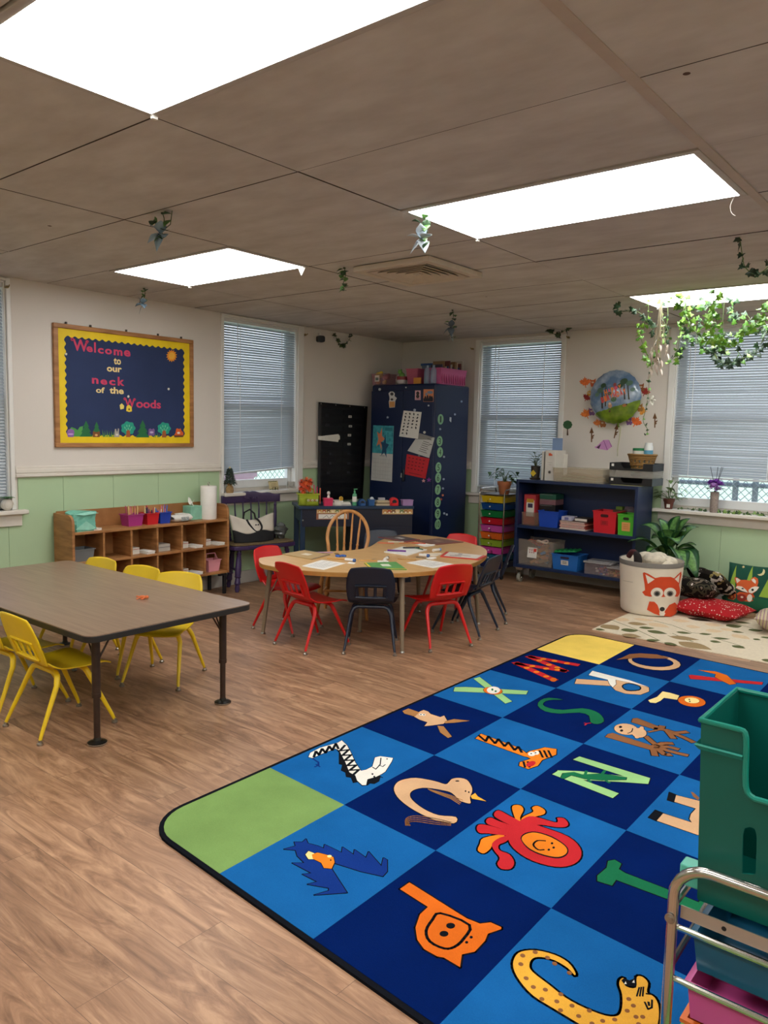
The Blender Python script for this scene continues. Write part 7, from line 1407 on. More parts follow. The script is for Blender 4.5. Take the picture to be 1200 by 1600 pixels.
# ---- leaf-patterned mat
LRZ = .006
def matt(hx): return mat(hx, .95, var=.06, scale=60, bump=.3, bscale=500, spec=.1)
lm = MB(); lr0, lr1, ly0, ly1 = -2.32, -.62, 5.315, 6.52
lm.prism([(lr0, ly0), (lr1, ly0-.03), (lr1, ly1), (lr0, ly1)], fr0, LRZ, 0)
def lf(cx, cy, ex_, ey_, k, w=.32):
    a, b = V(cx), V(cy); d = b-a; n = V((-d.y, d.x)); w *= 2.0; P = [a+d*t+n*(w*math.sin(PI*t**.8)) for t in [i/8 for i in range(9)]]+[a+d*t-n*(w*math.sin(PI*t**.8)) for t in [i/8 for i in range(7, 0, -1)]]
    lm.prism([tuple(p) for p in P], fr0, .0006, k, LRZ)
def pz7(x, y): q = PZ(*s7(x, y), LRZ); return (q.x, q.y)
for (x0, y0, x1, y1, k, w) in ((45, 955, 110, 962, 1, .2), (100, 925, 197, 962, 2, .22), (215, 962, 335, 965, 1, .2), (260, 915, 395, 925, 2, .18), (335, 945, 440, 950, 1, .16), (390, 965, 525, 988, 1, .16), (220, 990, 355, 1010, 2, .2), (385, 1030, 480, 1030, 1, .14), (505, 1045, 595, 1065, 1, .16), (540, 1005, 740, 1028, 2, .14), (600, 1040, 825, 1095, 2, .16), (585, 975, 690, 985, 1, .15), (660, 880, 835, 905, 4, .12), (740, 988, 825, 990, 1, .15), (920, 935, 1025, 935, 1, .22), (975, 905, 1085, 918, 1, .14), (955, 970, 1040, 980, 1, .16), (1068, 962, 1168, 965, 1, .18), (810, 1035, 888, 1045, 1, .22), (830, 1015, 945, 1022, 1, .12), (958, 1065, 1050, 1085, 1, .2), (1100, 1020, 1152, 1030, 1, .25), (1150, 1010, 1240, 1015, 1, .15), (1155, 1160, 1260, 1175, 1, .2), (180, 885, 275, 900, 3, .3), (400, 915, 540, 945, 3, .18), (650, 935, 750, 945, 3, .25), (780, 965, 900, 970, 3, .2), (880, 950, 980, 970, 3, .2), (960, 990, 1080, 1025, 3, .18), (560, 895, 680, 905, 3, .2), (300, 885, 440, 900, 3, .14), (775, 920, 900, 935, 3, .2)):
    lf(pz7(x0, y0), pz7(x1, y1), 0, 0, k, w)
for P in ([(140, 890), (300, 950), (470, 1030)], [(400, 890), (560, 930), (690, 980), (820, 990)], [(530, 1000), (700, 1040), (560, 985)], [(700, 870), (900, 900), (1100, 950)], [(820, 1010), (960, 1050), (1040, 1075)]):
    for s in stroke([pz7(*p) for p in P], .006): lm.prism(s, fr0, .0004, 1, LRZ)
tag(lm.build('leaf_mat', [matt('#D9CCB4'), matt('#5E6340'), matt('#9C8562'), matt('#D8BF9C'), matt('#3E3226')], None, smooth=False), 'cream floor mat printed with olive and brown leaves under the fox bin', 'mat')
# ---- fox storage bin
FC = V((-2.235, 6.215, LRZ+.0012)); FH = .425
fb = thing('fox_bin', 'round cream canvas toy bin with an orange fox face', 'bin', FC)
fr_ = lambda z: .222+.028*z/FH
m = MB(); prof = [(.001, .004), (.212, .004), (.222, .018)]+[(fr_(FH*i/8)+.0015*math.sin(i*2.2), FH*i/8) for i in range(1, 9)]+[(fr_(FH)-.006, FH)]+[(fr_(FH*i/8)-.008, FH*i/8) for i in range(7, 0, -1)]+[(.001, .03)]
m.lathe(prof, 56, cap=False); m.build('bin_body', mat('#E4D9C8', .9, var=.05, scale=7, bump=.25, bscale=400), fb)
m = MB(); m.lathe([(fr_(FH-.035)+.0015, FH-.035), (fr_(FH)+.0025, FH-.001), (fr_(FH)+.0005, FH+.004), (fr_(FH)-.008, FH+.001)], 56, cap=False); m.build('trim_band', mat('#7E7A76', .85), fb)
def cyl_px(x, y):
    d = ray(*s7(x, y)); r = .24; o = CAM-FC; a = d.x**2+d.y**2; b = 2*(o.x*d.x+o.y*d.y); c = o.x**2+o.y**2-r*r; q = b*b-4*a*c
    t = (-b-math.sqrt(max(q, 0)))/(2*a); p = o+d*t; return (math.atan2(p.y, p.x)*r, p.z)
on_c = lambda k: (lambda s, z: V(((fr_(z)+.002+.0008*k)*math.cos(s/.24), (fr_(z)+.002+.0008*k)*math.sin(s/.24), z)))
ORF = mat('#D2481F', .85, var=.05); WHF = mat('#E6DDD0', .9); GRF = mat('#8A8078', .8)
def foxdec(name, polys, k0=0, sm=0):
    m = MB(); ms = []
    for k, (P, M) in enumerate(polys): ms.append(M); wrap(m, [cyl_px(*p) for p in (spline(P, sm) if sm else P)], on_c(k0+k), k)
    return m.build(name, ms, fb, smooth=False)
foxdec('fox_face', [([(363, 580), (372, 574), (400, 585), (445, 613), (480, 605), (545, 605), (568, 614), (590, 590), (612, 568), (616, 590), (604, 660), (612, 690), (614, 712), (600, 740), (560, 735), (500, 742), (440, 735), (410, 740), (375, 732), (356, 708), (376, 695), (374, 660), (368, 620)], ORF)])
foxdec('fox_ear', [([(380, 588), (440, 622), (396, 652)], WHF)], 1); foxdec('fox_ear', [([(604, 586), (572, 620), (600, 646)], WHF)], 1)
foxdec('fox_cheek', [([(405, 772), (440, 774), (462, 795), (478, 835), (480, 868), (440, 855), (388, 828)], ORF)]); foxdec('fox_cheek', [([(582, 778), (604, 800), (600, 850), (560, 876), (512, 872), (515, 838), (545, 795)], ORF)])
for x in (457, 545): foxdec('fox_eye', [(ell(x, 714, 42, 36), WHF), (ell(x, 718, 23, 20), GRF), (ell(x, 719, 14, 13), BLACK)], 2)
foxdec('fox_nose', [(ell(496, 824, 18, 15), BLACK)], 1); foxdec('fox_chin', [([(475, 850), (500, 838), (520, 852), (510, 870), (485, 872)], WHF)], 1)
foxdec('pocket_seam', [([(230, 628), (296, 640), (296, 643), (230, 631)], mat('#B5AA9A', .9))])
m = MB()
for (x, y, z, r) in ((.03, -.02, .425, .10), (-.06, .04, .43, .08), (.11, .05, .41, .085), (.03, .08, .44, .07), (.14, -.03, .40, .05)): m.ball((x, y, z), (r, r*.9, r*.6))
place(m, 'plush_toy', mat('#CFC4B0', .95, var=.15, scale=30, bump=.6, bscale=60), 'cream plush toys heaped inside the fox bin', 'plush', FC)
t = thing('plush_toy', 'black-tipped maroon plush tail hanging over the rim of the fox bin', 'plush', FC+V((-.09, -.12, .41)))
m = MB(); m.tube(spline([(-.07, .04, .03), (-.04, .02, .07), (0, -.01, .075), (.03, -.04, .05)], 4, False), [.022]*13, 10); m.build('tail_base', mat('#4A1E22', .9), t)
m = MB(); m.tube(spline([(.005, -.012, .075), (.035, -.045, .05), (.05, -.065, .005), (.055, -.07, -.03)], 4, False), [.018, .022, .026, .028, .03, .031, .032, .032, .031, .029, .026, .02, .01], 12); m.build('tail_tip', mat('#1A1414', .95), t)
# ---- broad-leaved plant behind the bin
pb = V((PY(1046, 880, 6.66).x, 6.66, LRZ+.0 if False else 0)); t = pot('broad-leaved variegated plant in a pot between the fox bin and bookcase', V((pb.x, 6.70, .0)), .11, .20, '#6A4A34', 'dumb_cane'); O = t.location
def bigleaf(mb, base, tip, w, droop, roll=0):
    b, e = V(base), V(tip); d = e-b; L_ = d.length; sd = d.cross(Z_); sd = sd.normalized() if sd.length > 1e-4 else X_; up = sd.cross(d.normalized()); sd = sd*math.cos(roll)+up*math.sin(roll)
    n = 9; vs = []
    for i in range(n+1):
        s = i/n; c = b+d*s+Z_*(droop*L_*math.sin(PI*s)*.9); hw = w*math.sin(PI*min(1, (s*.93+.03))**.85)*(1.0)
        for q in (-1, -.55, 0, .55, 1): vs.append(c+sd*(hw*q)+up*(abs(q)*hw*.28))
    fs = []; ms = []
    for i in range(n):
        for j in range(4):
            fs.append((i*5+j, i*5+j+1, i*5+j+6, i*5+j+5)); ms.append(1 if j in (1, 2) and 0 < i < n-1 else 0)
    mb.add(vs, fs, ms)
m = MB(); stx = MB()
LV2 = [((480, 470), (262, 372), 6.50, .055, .25), ((500, 420), (345, 262), 6.62, .05, .3), ((500, 470), (385, 452), 6.48, .055, .35), ((530, 400), (470, 215), 6.70, .045, .2), ((545, 390), (610, 198), 6.74, .05, .25), ((560, 400), (680, 215), 6.74, .045, .2), ((600, 400), (738, 275), 6.76, .045, .25), ((590, 420), (738, 440), 6.72, .035, .2), ((540, 420), (600, 385), 6.50, .05, .35), ((580, 430), (722, 610), 6.52, .06, .25), ((570, 440), (640, 560), 6.46, .055, .3), ((600, 440), (720, 395), 6.66, .04, .2), ((520, 380), (520, 290), 6.60, .05, .2), ((560, 470), (590, 600), 6.50, .05, .2), ((500, 400), (420, 350), 6.56, .05, .3), ((570, 380), (650, 300), 6.62, .05, .25)]
for k, (a, b, Y, w, dr) in enumerate(LV2):
    pa = PY(*s7(*a), 6.66)-O; pe = PY(*s7(*b), Y)-O; pa.x *= .8; bigleaf(m, pa, pe, w*1.7, dr, .25*math.sin(k*2)); stx.tube(spline([(pa.x*.1, pa.y*.1, .17), (pa.x*.4, pa.y*.5, pa.z*.6+.05), tuple(pa)], 4, False), .006, 6)
m.build('foliage', [mat('#1E4A26', .35, var=.2, scale=20), mat('#5F8A48', .4, var=.55, scale=38)], t, solid=.0015); stx.build('stems', mat('#4A6A36', .5), t)
# ---- cushions
def cushion(w, h, th, n=16, sag=0):
    m = MB()
    def f(sg):
        def g(u, v):
            x, y = 2*u-1, 2*v-1; e = (1-abs(x)**3.2)*(1-abs(y)**3.2); k = 1-.07*(1-abs(x))*0; px = x*w/2*(1-.06*(1-y*y)*abs(x)); py = y*h/2*(1-.06*(1-x*x)*abs(y))
            return V((px, py, sg*th/2*max(e, 0)**.55*(1+.05*math.sin(7*x+3*y))))
        return g
    m.sheet(f(1), n, n); m.sheet(lambda u, v: f(-1)(1-u, v), n, n); return m
def pattern(base, kind, cols, scale):
    m, N, L, b = nodes('fabric_'+kind); b.inputs['Roughness'].default_value = .9; b.inputs['Specular IOR Level'].default_value = .15; tc = N.new('ShaderNodeTexCoord'); out = None
    r = N.new('ShaderNodeValToRGB'); r.color_ramp.interpolation = 'CONSTANT'
    if kind == 'dots':
        v = N.new('ShaderNodeTexVoronoi'); v.inputs['Scale'].default_value = scale; L.new(tc.outputs['Object'], v.inputs['Vector']); src = v.outputs['Distance']
    elif kind == 'blocks':
        v = N.new('ShaderNodeTexVoronoi'); v.distance = 'CHEBYCHEV'; v.inputs['Scale'].default_value = scale; L.new(tc.outputs['Object'], v.inputs['Vector']); sp_ = N.new('ShaderNodeSeparateColor'); L.new(v.outputs['Color'], sp_.inputs[0]); src = sp_.outputs[0]
    elif kind == 'camo':
        v = N.new('ShaderNodeTexNoise'); v.inputs['Scale'].default_value = scale; v.inputs['Detail'].default_value = 1; L.new(tc.outputs['Object'], v.inputs['Vector']); src = v.outputs['Fac']
    else:
        v = N.new('ShaderNodeTexWave'); v.inputs['Scale'].default_value = scale; v.bands_direction = 'X'; L.new(tc.outputs['Object'], v.inputs['Vector']); src = v.outputs['Fac']
    e = r.color_ramp.elements; e[0].color = rgb(cols[0][1]); e[0].position = cols[0][0]; e[1].color = rgb(cols[1][1]); e[1].position = cols[1][0]
    for p, c in cols[2:]: k = e.new(p); k.color = rgb(c)
    L.new(src, r.inputs[0]); L.new(r.outputs[0], b.inputs['Base Color']); return m
def put(m, name, M, lab, loc, rot, cat='cushion'):
    o = m.build(name, M, None, ang=80); o.location = loc; o.rotation_euler = rot; return tag(o, lab, cat)
q = PZ(*s7(820, 860), .02)
put(cushion(.54, .42, .13), 'floor_cushion', pattern('', 'dots', ((0, '#D8C8B8'), (.24, '#A82026')), 48), 'flat red cushion with tiny white dots beside the fox bin', V((-1.79, 6.38, LRZ+.066)), (0, 0, -.12))
put(cushion(.40, .30, .17), 'cushion', pattern('', 'camo', ((0, '#14110F'), (.42, '#3E3A2C'), (.5, '#1A1614'), (.56, '#6A5E50'), (.60, '#231C1A'), (.66, '#C8BCB4')), 14), 'dark camouflage cushion lying on the red cushion behind the fox bin', V((-1.97, 6.46, LRZ+.195)), (-.25, .05, .1))
put(cushion(.34, .32, .14), 'cushion', pattern('', 'blocks', ((0, '#191410'), (.35, '#8A7A4A'), (.45, '#1A1614'), (.68, '#C9BEB4'), (.88, '#2A2420')), 32), 'black cushion of pale square prints leaning behind the camouflage cushion', V((-1.90, 6.70, .235)), (-.55, .1, -.25))
t = thing('fox_cushion', 'dark green cushion with felt fox, pine trees, star and moon against the wall', 'cushion', V((PY(1174, 920, 6.85).x, 6.85, .19)))
FW, FHH = .40, .40
def tilt(o): o.rotation_euler = (1.30, 0, 0); return o
m = cushion(FW, FHH, .11); m.build('cushion_body', mat('#0E4A3A', .9, var=.06, scale=8), t); t.rotation_euler = (1.30, 0, 0)
s8 = lambda x, y: ((x-955)/10*(FW/82.0)*1.0, -(y-800)/10*(FW/82.0)*1.05)
def fcz(x, y): X2, Y2 = 2*x/FW, 2*y/FHH; e = max(0, (1-abs(X2)**3.2)*(1-abs(Y2)**3.2)); return .055*e**.55*(1+.05*math.sin(7*X2+3*Y2))
def felt(name, polys, k0=0, sm=0):
    m = MB(); ms = []
    for k, (P, hx) in enumerate(polys): ms.append(mat(hx, .9, var=.06)); wrap(m, [s8(*p) for p in (spline(P, sm) if sm else P)], (lambda kk: (lambda x, y: V((x, y, fcz(x, y)+.003+.0012*kk))))(k0+k), k, .025)
    return m.build(name, ms, t, smooth=False)
for (x, tp_, b0, hw) in ((668, 455, 870, 62), (930, 430, 860, 72), (1200, 620, 925, 85)): felt('felt_tree', [([(x+15, tp_), (x+hw, b0), (x-hw, b0)], '#8FAE3C')])
felt('felt_star', [([(800+28*(1 if i % 2 == 0 else .42)*math.cos(PI*i/5-.8), 473+28*(1 if i % 2 == 0 else .42)*math.sin(PI*i/5-.8)) for i in range(10)], '#D8C890')])
felt('felt_moon', [([(1112, 468), (1140, 485), (1150, 520), (1138, 560), (1105, 585), (1070, 588), (1040, 568), (1075, 562), (1105, 540), (1115, 505)], '#D8CE9A')])
felt('felt_grass', [([(500, 1000), (560, 950), (640, 940), (760, 1000), (1080, 940), (1240, 960), (1330, 1000), (1330, 1150), (560, 1150)], '#14583A')])
felt('felt_fox', [([(690, 665), (720, 660), (800, 695), (870, 685), (950, 690), (960, 650), (1010, 615), (1060, 640), (1078, 700), (1068, 760), (1100, 775), (1075, 830), (1020, 890), (960, 895), (880, 880), (790, 860), (735, 840), (745, 780), (705, 720)], '#D8602C'), ([(712, 680), (740, 672), (795, 702), (745, 755)], '#E6D8C8'), ([(965, 670), (1000, 645), (1040, 680), (1040, 728), (990, 700)], '#E6D8C8'), ([(735, 830), (760, 800), (830, 800), (900, 840), (940, 885), (850, 872)], '#EDE4D6'), ([(950, 880), (945, 840), (985, 795), (1040, 770), (1102, 772), (1072, 835), (1000, 890)], '#EDE4D6'), (ell(1008, 832, 20, 20), '#17140F'), (ell(850, 832, 20, 10), '#17140F')], 1)
felt('felt_fox_body', [([(900, 890), (1010, 885), (1050, 930), (1040, 1000), (980, 1030), (900, 1030), (840, 1000), (760, 930), (800, 890)], '#C8501F'), (ell(975, 965, 42, 60), '#E6DACB')])
felt('felt_squirrel', [([(600, 950), (640, 880), (700, 860), (750, 890), (760, 1000), (720, 1035), (640, 1030), (595, 990)], '#C8561F'), (ell(690, 985, 45, 45), '#7A2A14'), (ell(690, 985, 22, 22), '#C8702A'), ([(595, 790), (640, 770), (700, 800), (730, 860), (640, 860), (600, 830)], '#D8D0C0')])
felt('felt_fruit', [(ell(850, 980, 75, 62), '#8A2416'), (ell(855, 970, 22, 16), '#D8B8A0')], 2)
put(cushion(.42, .36, .17), 'cushion', pattern('', 'stripe', ((0, '#C8B890'), (.25, '#3A3028'), (.34, '#B8A8B0'), (.55, '#6A7050'), (.66, '#D8CBB0'), (.86, '#8A5A6A')), 14), 'small striped cushion on the leaf mat in front of the fox cushion', V((-1.22, 6.22, LRZ+.085)), (-.12, .06, .2))
# ================================================================== CHROME BIN RACK (lower right)
CY, CX0, CX1 = 1.60, -.487, .20; CD = .36; CZ = .0125
ck = thing('bin_rack', 'chrome tube rack holding tiers of coloured plastic bins at the lower right', 'rack', ((CX0+CX1)/2, CY+CD/2, CZ)); Tc = MX.Translation(-ck.location)
zt = PY(1110, 1366, CY).z
for y in (CY, CY+CD):
    r = .075; P = [(CX0, y, CZ+.02)]+[(CX0+r*(1-math.cos(a)), y, zt-r+r*math.sin(a)) for a in [PI/2*i/8 for i in range(9)]]+[(CX1-r+r*math.sin(a), y, zt-r+r*math.cos(a)) for a in [PI/2*i/8 for i in range(9)]]+[(CX1, y, CZ+.02)]
    m = MB(Tc); m.tube(P, .0115, 14); f_ = m.build('tube_frame', CHROME, ck)
    for x in (CX0, CX1): m = MB(Tc); m.cyl((x, y, CZ), (x, y, CZ+.035), .015, n=12); m.build('foot_cap', BLACK, f_)
zr = PY(1052, 1431, CY).z; m = MB(Tc)
for x in (CX0, CX1): m.cyl((x, CY-.0125, zr), (x, CY-.016, zr), .011, n=14); m.cyl((x, CY-.016, zr), (x, CY-.019, zr), .006, n=10)
m.build('rivet', STEEL, ck)
z1 = PY(1075, 1426, CY+.02).z; zt2 = PY(1062, 1447, CY+.01).z; zl2 = PY(1056, 1527, CY+.01).z
m = MB(Tc); m.bb(CX0+.012, CX1-.012, CY+.014, CY+.017, z1-.014, z1+.014); m.bb(CX0+.012, CX1-.012, CY+CD-.017, CY+CD-.014, z1+.05, z1+.08); m.build('flat_rail', mat('#B8AFA6', .35, .6), ck)
m = MB(Tc); q = PY(1131, 1454, CY+.014); m.cyl((q.x, CY+.0139, z1), (q.x, CY+.0132, z1), .005, n=10); m.build('rail_hole', BLACKP, ck)
for z in (zt2, zl2, zl2-.14):
    for y, dz in ((CY+.004, 0), (CY+CD-.004, .03)): m = MB(Tc); m.tube([(CX0, y, z+dz), (CX1, y, z+dz)], .007, 10); m.build('cross_rail', CHROME, ck)
for x in (CX0, CX1):
    m = MB(Tc); m.tube([(x, CY, zl2+.02), (x, CY+CD, zl2+.05)], .007, 8); m.tube([(x, CY, zt-.10), (x, CY+CD, zt-.10)], .007, 8); m.build('side_rail', CHROME, ck)
# tall green bin with a scooped front
GB = mat('#00584E', .38, var=.04, scale=6, spec=.45)
gz1 = PY(1082, 1120, 1.66).z; gz0 = z1+.018; q0_ = PY(1090, 1300, 1.66).x; gb_c = PZ(1140, 1074, gz1)
gx0, gx1, gy0, gy1 = q0_-.006, q0_+.42, 1.655, max(gb_c.y, 1.86)
gt = thing('green_bin', 'tall dark green plastic bin with a scooped front on top of the rack', 'bin', ((gx0+gx1)/2, (gy0+gy1)/2, gz0)); Tg = MX.Translation(-gt.location); tp2 = .018
def gwall(y, z, x): return None
sc_x0 = PY(1163, 1200, gy0).x; sc_z = PY(1172, 1245, gy0).z; T_ = .005
fp = [(gx0+tp2, gz0), (gx1-tp2, gz0), (gx1, gz1), (gx1-(sc_x0-gx0)+.012, gz1), (gx1-(sc_x0-gx0), gz1-.014), (gx1-(sc_x0-gx0)-.006, sc_z+.02), (gx1-(sc_x0-gx0)-.024, sc_z), (sc_x0+.024, sc_z), (sc_x0+.006, sc_z+.02), (sc_x0, gz1-.014), (sc_x0-.012, gz1), (gx0, gz1)]
slot = [PY(x, y, gy0) for x, y in ((1160, 1364), (1161, 1305), (1164, 1294), (1172, 1291), (1180, 1295), (1183, 1306), (1181, 1366))]
m = MB(Tg); n = len(fp); tri = tessellate_polygon([[V((a, b, 0)) for a, b in fp], [V((p.x, p.z, 0)) for p in slot][::-1]])
allp = [(a, b) for a, b in fp]+[(p.x, p.z) for p in slot][::-1]
m.add([(a, gy0, b) for a, b in allp], [tuple(t_) for t_ in tri]); m.build('front_wall', GB, gt, solid=T_, smooth=False)
m = MB(Tg)
for xa, xb in ((gx0+T_*.5, gx0+tp2), (gx1-T_*.5, gx1-tp2)): m.add([(xa, gy0, gz1), (xa, gy1, gz1), (xb, gy1-tp2, gz0), (xb, gy0, gz0)], [(0, 1, 2, 3)])
m.add([(gx0, gy1, gz1), (gx1, gy1, gz1), (gx1-tp2, gy1-tp2, gz0), (gx0+tp2, gy1-tp2, gz0)], [(0, 1, 2, 3)]); m.add([(gx0+tp2, gy0, gz0), (gx1-tp2, gy0, gz0), (gx1-tp2, gy1-tp2, gz0), (gx0+tp2, gy1-tp2, gz0)], [(0, 1, 2, 3)])
m.build('side_walls', GB, gt, solid=T_, smooth=False)
m = MB(Tg); rp_ = [(x, gy0, z) for x, z in [fp[i] for i in (11, 10, 9, 8, 7)]]; rp_ = [(gx0, gy0, gz1)]+[(a, gy0, b) for a, b in spline([fp[10], fp[9], fp[8], fp[7]], 4, False)]+[(a, gy0, b) for a, b in spline([fp[6], fp[5], fp[4], fp[3]], 4, False)]+[(gx1, gy0, gz1), (gx1, gy1, gz1), (gx0, gy1, gz1)]
for dy, dz in ((0, 0),): m.tube([V(p)+V((0, -.003, 0)) for p in rp_], .0062, 8, closed=True)
m.build('rolled_rim', mat('#128271', .32, spec=.5), gt)
m = MB(Tg); zl = gz1-.052; L_ = .008
m.add([(gx0-L_, gy0-L_, zl), (sc_x0-.003, gy0-L_, zl), (sc_x0-.003, gy0-.001, zl-.01), (gx0, gy0-.001, zl-.01), (gx0-L_, gy1+L_, zl), (gx0, gy1, zl-.01)], [(0, 1, 2, 3), (0, 3, 5, 4)]); m.build('stacking_ledge', mat('#128271', .32, spec=.5), gt, solid=.005, smooth=False)
m = MB(Tg); m.bb(gx0-.028, gx0+tp2, gy0+.01, gy0+.05, gz0+.012, gz0+.06); m.build('side_tab', mat('#5CC0A8', .35), gt, bev=.004)
def tier(z0, z1_, hx, lab, x0, x1, y0, y1, name, tint=None):
    t = thing(name, lab, 'bin', ((x0+x1)/2, (y0+y1)/2, z0)); m = MB(); w, d = x1-x0, y1-y0; m.tray(w*.9, d*.88, w-.016, d-.016, z1_-z0-.008, .004); m.build('bin_body', mat(hx, .3, var=.03, spec=.5), t); return t
bz1 = zt2-.012; bz0 = PY(1073, 1507, CY+.04).z
tier(bz0, bz1, '#0D5A7C', 'dark teal blue bin hanging below the green bin in the rack', CX0+.03, CX0+.36, CY+.02, CY+CD-.03, 'blue_bin')
pz0 = zl2-.09
tier(pz0, zl2-.010, '#D0569A', 'front pink bin below the blue bin in the rack', CX0+.025, CX0+.35, CY+.02, CY+.20, 'pink_bin')
tier(pz0+.02, min(zl2+.035, bz0-.01), '#D86AA8', 'rear pink bin behind the front pink bin in the rack', CX0+.015, CX0+.33, CY+.215, CY+CD-.03, 'pink_bin')
tier(max(CZ+.005, pz0-.13), pz0-.012, '#E0701E', 'orange bin at the bottom of the rack', CX0+.02, CX0+.34, CY+.03, CY+CD-.03, 'orange_bin')
# ================================================================== IVY AND BLOSSOM CLIPS UNDER THE CEILING
IVY_LIT, MD, IVY_SHADE = '#86B83A', '#5E9436', '#26402A'  # light and shade put into the leaf colours: lit near the panel, dark elsewhere
s9 = lambda x, y: (940+x/4.6154, 350+y/4.6154)
GY_ = 5.62
def pts9(P, Y=GY_): return [PY(*s9(x, y), Y if len((x, y)) else Y) for x, y in P]
def vpx(lab, P, n, s=.05, g=(IVY_LIT, MD), Y=GY_, seed=1, spread=.03, top=True):
    n = int(n*1.6); s *= .8; spread *= 1.1
    W = pts9(P, Y)
    if top: W = [V((W[0].x, W[0].y, H-.0045))]+W
    return vine('ivy_garland', lab, 'ivy', W, s, n, g, seed=seed, spread=spread)
vpx('dark ivy strand at the left end of the garland below the ceiling', [(125, 628), (190, 628), (250, 630), (300, 660), (325, 700), (350, 740), (370, 800)], 13, .055, (IVY_SHADE, '#2E4A2E'), seed=2, spread=.02)
vpx('bright ivy strand curling down at the left of the garland', [(330, 690), (270, 745), (275, 800), (295, 860), (320, 920), (345, 985), (350, 1020)], 24, .045, (IVY_LIT, IVY_LIT, MD), seed=3, spread=.018)
vpx('thin ivy tail dangling from the garland beside the balloon', [(470, 720), (400, 870), (370, 1010), (345, 1120), (335, 1240), (320, 1330), (300, 1420), (330, 1480), (325, 1520)], 15, .03, (MD, IVY_SHADE), Y=6.0, seed=5, spread=.012)
vpx('ivy strand hanging in front of the far ceiling panel', [(450, 500), (490, 520), (430, 580), (440, 680), (480, 780), (460, 850), (420, 880), (400, 940), (380, 960)], 26, .045, (MD, IVY_LIT, IVY_SHADE), seed=6, spread=.035)
vpx('bright ivy strand sweeping down from the far ceiling panel', [(565, 480), (575, 530), (580, 590), (605, 660), (630, 720), (680, 780), (740, 830), (800, 830), (850, 850)], 32, .05, (IVY_LIT, IVY_LIT, MD), Y=5.5, seed=7, spread=.028)
vpx('ivy strand falling left of the right-hand window blind', [(600, 680), (570, 740), (560, 830), (550, 900), (520, 960), (490, 990)], 26, .048, (MD, IVY_LIT, IVY_SHADE), seed=8, spread=.035)
vpx('dark ivy strand above the right-hand window blind', [(700, 600), (740, 580), (790, 600), (800, 670), (760, 720), (690, 690), (620, 840), (680, 840), (730, 890), (770, 940)], 34, .048, (IVY_SHADE, MD, '#35582E'), Y=5.75, seed=9, spread=.03)
vpx('long bright ivy swag rising to the right edge of the photo', [(800, 640), (810, 720), (800, 800), (860, 850), (930, 860), (1000, 810), (1080, 760), (1140, 700), (1190, 620), (1260, 540)], 58, .055, (IVY_LIT, IVY_LIT, MD), Y=5.5, seed=10, spread=.038)
vpx('dark lower ivy swag crossing the top of the right-hand blind', [(1250, 690), (1190, 780), (1140, 880), (1080, 940), (1010, 970), (940, 1000), (880, 1010), (820, 960), (840, 900)], 48, .052, (IVY_SHADE, IVY_SHADE, '#2F4F30'), Y=5.75, seed=11, spread=.03)
vpx('dark ivy strand near the right edge above the blind', [(945, 570), (945, 650), (960, 700), (1050, 660), (1110, 780), (1160, 740), (1240, 760)], 30, .05, (IVY_SHADE, '#2F4F30', MD), Y=5.85, seed=12, spread=.03)
vpx('pale green ivy strand before the middle of the right-hand blind', [(870, 790), (890, 800), (860, 880), (850, 930), (970, 910), (1040, 1020)], 16, .05, (MD, '#A8C878', IVY_SHADE), Y=5.6, seed=13, spread=.03)
# white wisteria-like blossom spray on the garland
o = PY(*s9(415, 800), 5.55); t = thing('blossom_spray', 'pale pink artificial blossom spray dangling among the left ivy strands', 'flowers', V((o.x, o.y, H-.005)))
m = MB(); r_ = random.Random(5); ls = MB(); L0 = PY(*s9(430, 1085), 5.55)-t.location
for k in range(9):
    x = r_.uniform(-.05, .06); y = r_.uniform(-.03, .03); z = L0.z*(.62+.38*r_.random()); ls.tube([(0, 0, -.01), (x*.5, y*.5, L0.z*.5), (x, y, z)], .003, 5)
    for j in range(3): a = r_.uniform(0, 6.28); leaf(m, (x, y, z+.03*j), (math.cos(a)*.4, math.sin(a)*.4, -1), .055, .012, .1)
m.build('petals', mat('#D8C8BC', .7, var=.1), t, solid=.001); ls.build('stems', mat('#B8AE94', .7), t)
q = PY(1017, 625, 6.0); t = thing('blossom', 'small white blossom on the thin ivy tail beside the balloon', 'flower', q); m = MB()
for j in range(6): a = j*1.05; leaf(m, (0, 0, 0), (math.cos(a), -.4, math.sin(a)), .05, .018, .1)
m.build('petals', mat('#DDDCD2', .6), t, solid=.001); m = MB(); m.tube([(0, 0, 0), (-.02, 0, .03), (-.045, 0, .05)], .002, 5); m.build('stem', mat('#5A7038', .6), t)
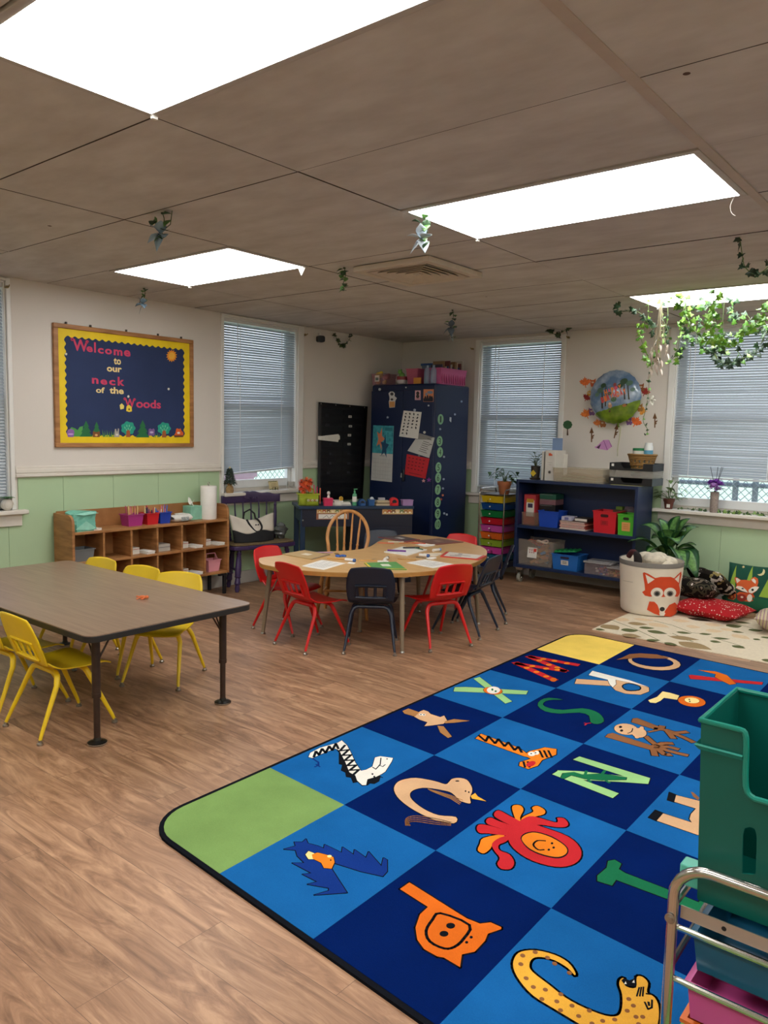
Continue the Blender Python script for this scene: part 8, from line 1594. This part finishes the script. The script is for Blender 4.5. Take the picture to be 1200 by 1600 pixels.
# clips: leafy sprigs with a blossom pinned to the ceiling
def clip(lab, px, py0, py1, blossom, n=7, seed=1, s=.04, two=False, Y=None):
    a = PZ(px, py0, H) if Y is None else PY(px, py0, Y); a = V((a.x, a.y, H-.003)); b = PY(px, py1, a.y); d = a.z-b.z; r_ = random.Random(seed)
    t = thing('flower_clip', lab, 'flower clip', a); ls = MB(); m = MB()
    P = [(0, 0, 0), (.012, 0, -d*.3), (-.008, 0, -d*.65), (0, 0, -d*.9)]; ls.tube(spline(P, 4, False), .0022, 5); ls.cyl((0, 0, .002), (0, 0, -.004), .008, n=8)
    if two: ls.tube([(-.07, .0, -.02), (-.04, 0, -.07), (0, 0, -d*.7)], .0022, 5); ls.tube([(.075, 0, 0.0), (.06, 0, -.06), (0, 0, -d*.7)], .0022, 5)
    ls.build('stem', mat('#3E4E2E', .6), t)
    for k in range(n):
        f_ = (k+.5)/n; z = -d*f_; x = r_.uniform(-.02, .02)
        if two and k < 4: x = (-.065, -.05, .07, .055)[k]; z = (-.025, -.05, -.015, -.04)[k]
        an = r_.uniform(0, 6.28); leaf(m, (x, 0, z), (math.cos(an), -.5+.4*math.sin(an), math.sin(an)*.7), s, s*.42, .2, k % 2)
    m.build('leaves', [mat('#2E4A2C', .45, var=.2), mat('#4E7A38', .45, var=.2)], t, solid=.001)
    if blossom:
        m = MB(); z = -d*.86
        for j in range(5): an = j*1.257+seed; leaf(m, (0, -.012, z), (math.cos(an), -.35, math.sin(an)), s*1.5, s*.55, .15)
        m.build('blossom', mat(blossom, .6, var=.15), t, solid=.001); m = MB(); m.ball((0, -.018, z), .006, 8, 6); m.build('blossom_eye', mat('#3A4A5A', .6), t)
clip('leafy clip with a grey-blue blossom on the ceiling above the welcome board', 254, 332, 372, '#8AA0AE', 9, 1, .052, True)
clip('small blossom clip hanging at the top of the wall over the welcome board', 225, 450, 479, '#6E8494', 7, 2, .045)
clip('round-leaved green sprig hanging left of the ceiling vent', 538, 418, 456, None, 13, 3, .042)
clip('white and blue blossom clip at the corner of the middle ceiling panel', 663, 334, 380, '#C0CCD6', 9, 4, .052)
clip('grey blossom clip hanging from the ceiling above the blue cabinet', 707, 484, 516, '#5A6670', 6, 5, .05)
clip('tiny sprig with a white tip near the wall above the blue cabinet', 708, 506, 530, '#B8C0C0', 4, 9, .03, Y=6.2)
a = [PX(x, y, XL+.02) for x, y in ((524, 523), (527, 532), (534, 540), (540, 538), (546, 530), (551, 518))]; vine('ivy_swag', 'small ivy swag pinned high on the left wall near the corner', 'ivy', a, .045, 15, ('#3A4A2E', '#55683A'), seed=14, spread=.014)
a = [PZ(x, y, H-.02) for x, y in ((854, 512),)]; a = [PY(x, y, 6.75) for x, y in ((853, 512), (860, 518), (870, 523), (878, 519), (888, 512))]; vine('ivy_swag', 'small dark ivy sprig under the ceiling above the middle window blind', 'ivy', a, .055, 10, ('#2E3E2A', '#3A5032'), seed=15, spread=.014)
a = [PZ(1156, 371, H-.003)]; a += [PY(x, y, a[0].y+.02) for x, y in ((1158, 385), (1160, 400), (1163, 415), (1172, 425), (1183, 428), (1196, 421), (1206, 408))]; vine('ivy_swag', 'round-leaved vine hanging from the ceiling at the right edge', 'ivy', a, .045, 11, ('#1E3420', '#2A4428'), seed=16, spread=.006)
# little white tag hanging at the corner of the left panel and a loose thread
q = PZ(471, 417, H); m = MB(); m.add([(-.03, 0, 0), (.035, 0, -.004), (.0, 0, -.05), (-.03, .002, 0), (.035, .002, -.004), (0, .002, -.05)], [(0, 1, 2), (5, 4, 3), (0, 3, 4, 1), (1, 4, 5, 2), (2, 5, 3, 0)]); place(m, 'paper_flag', PAPER, 'tiny white paper flag at the corner of the left ceiling panel', 'paper', (q.x, q.y, H-.003), smooth=False)
q = PZ(1147, 306, H); m = MB(); m.tube(spline([(0, 0, 0), (-.012, 0, -.03), (-.006, 0, -.06), (.01, 0, -.075)], 4, False), .0012, 4); place(m, 'thread', mat('#B8B0A8', .8), 'loose pale thread hanging from the middle ceiling panel', 'thread', (q.x, q.y, H-.006))
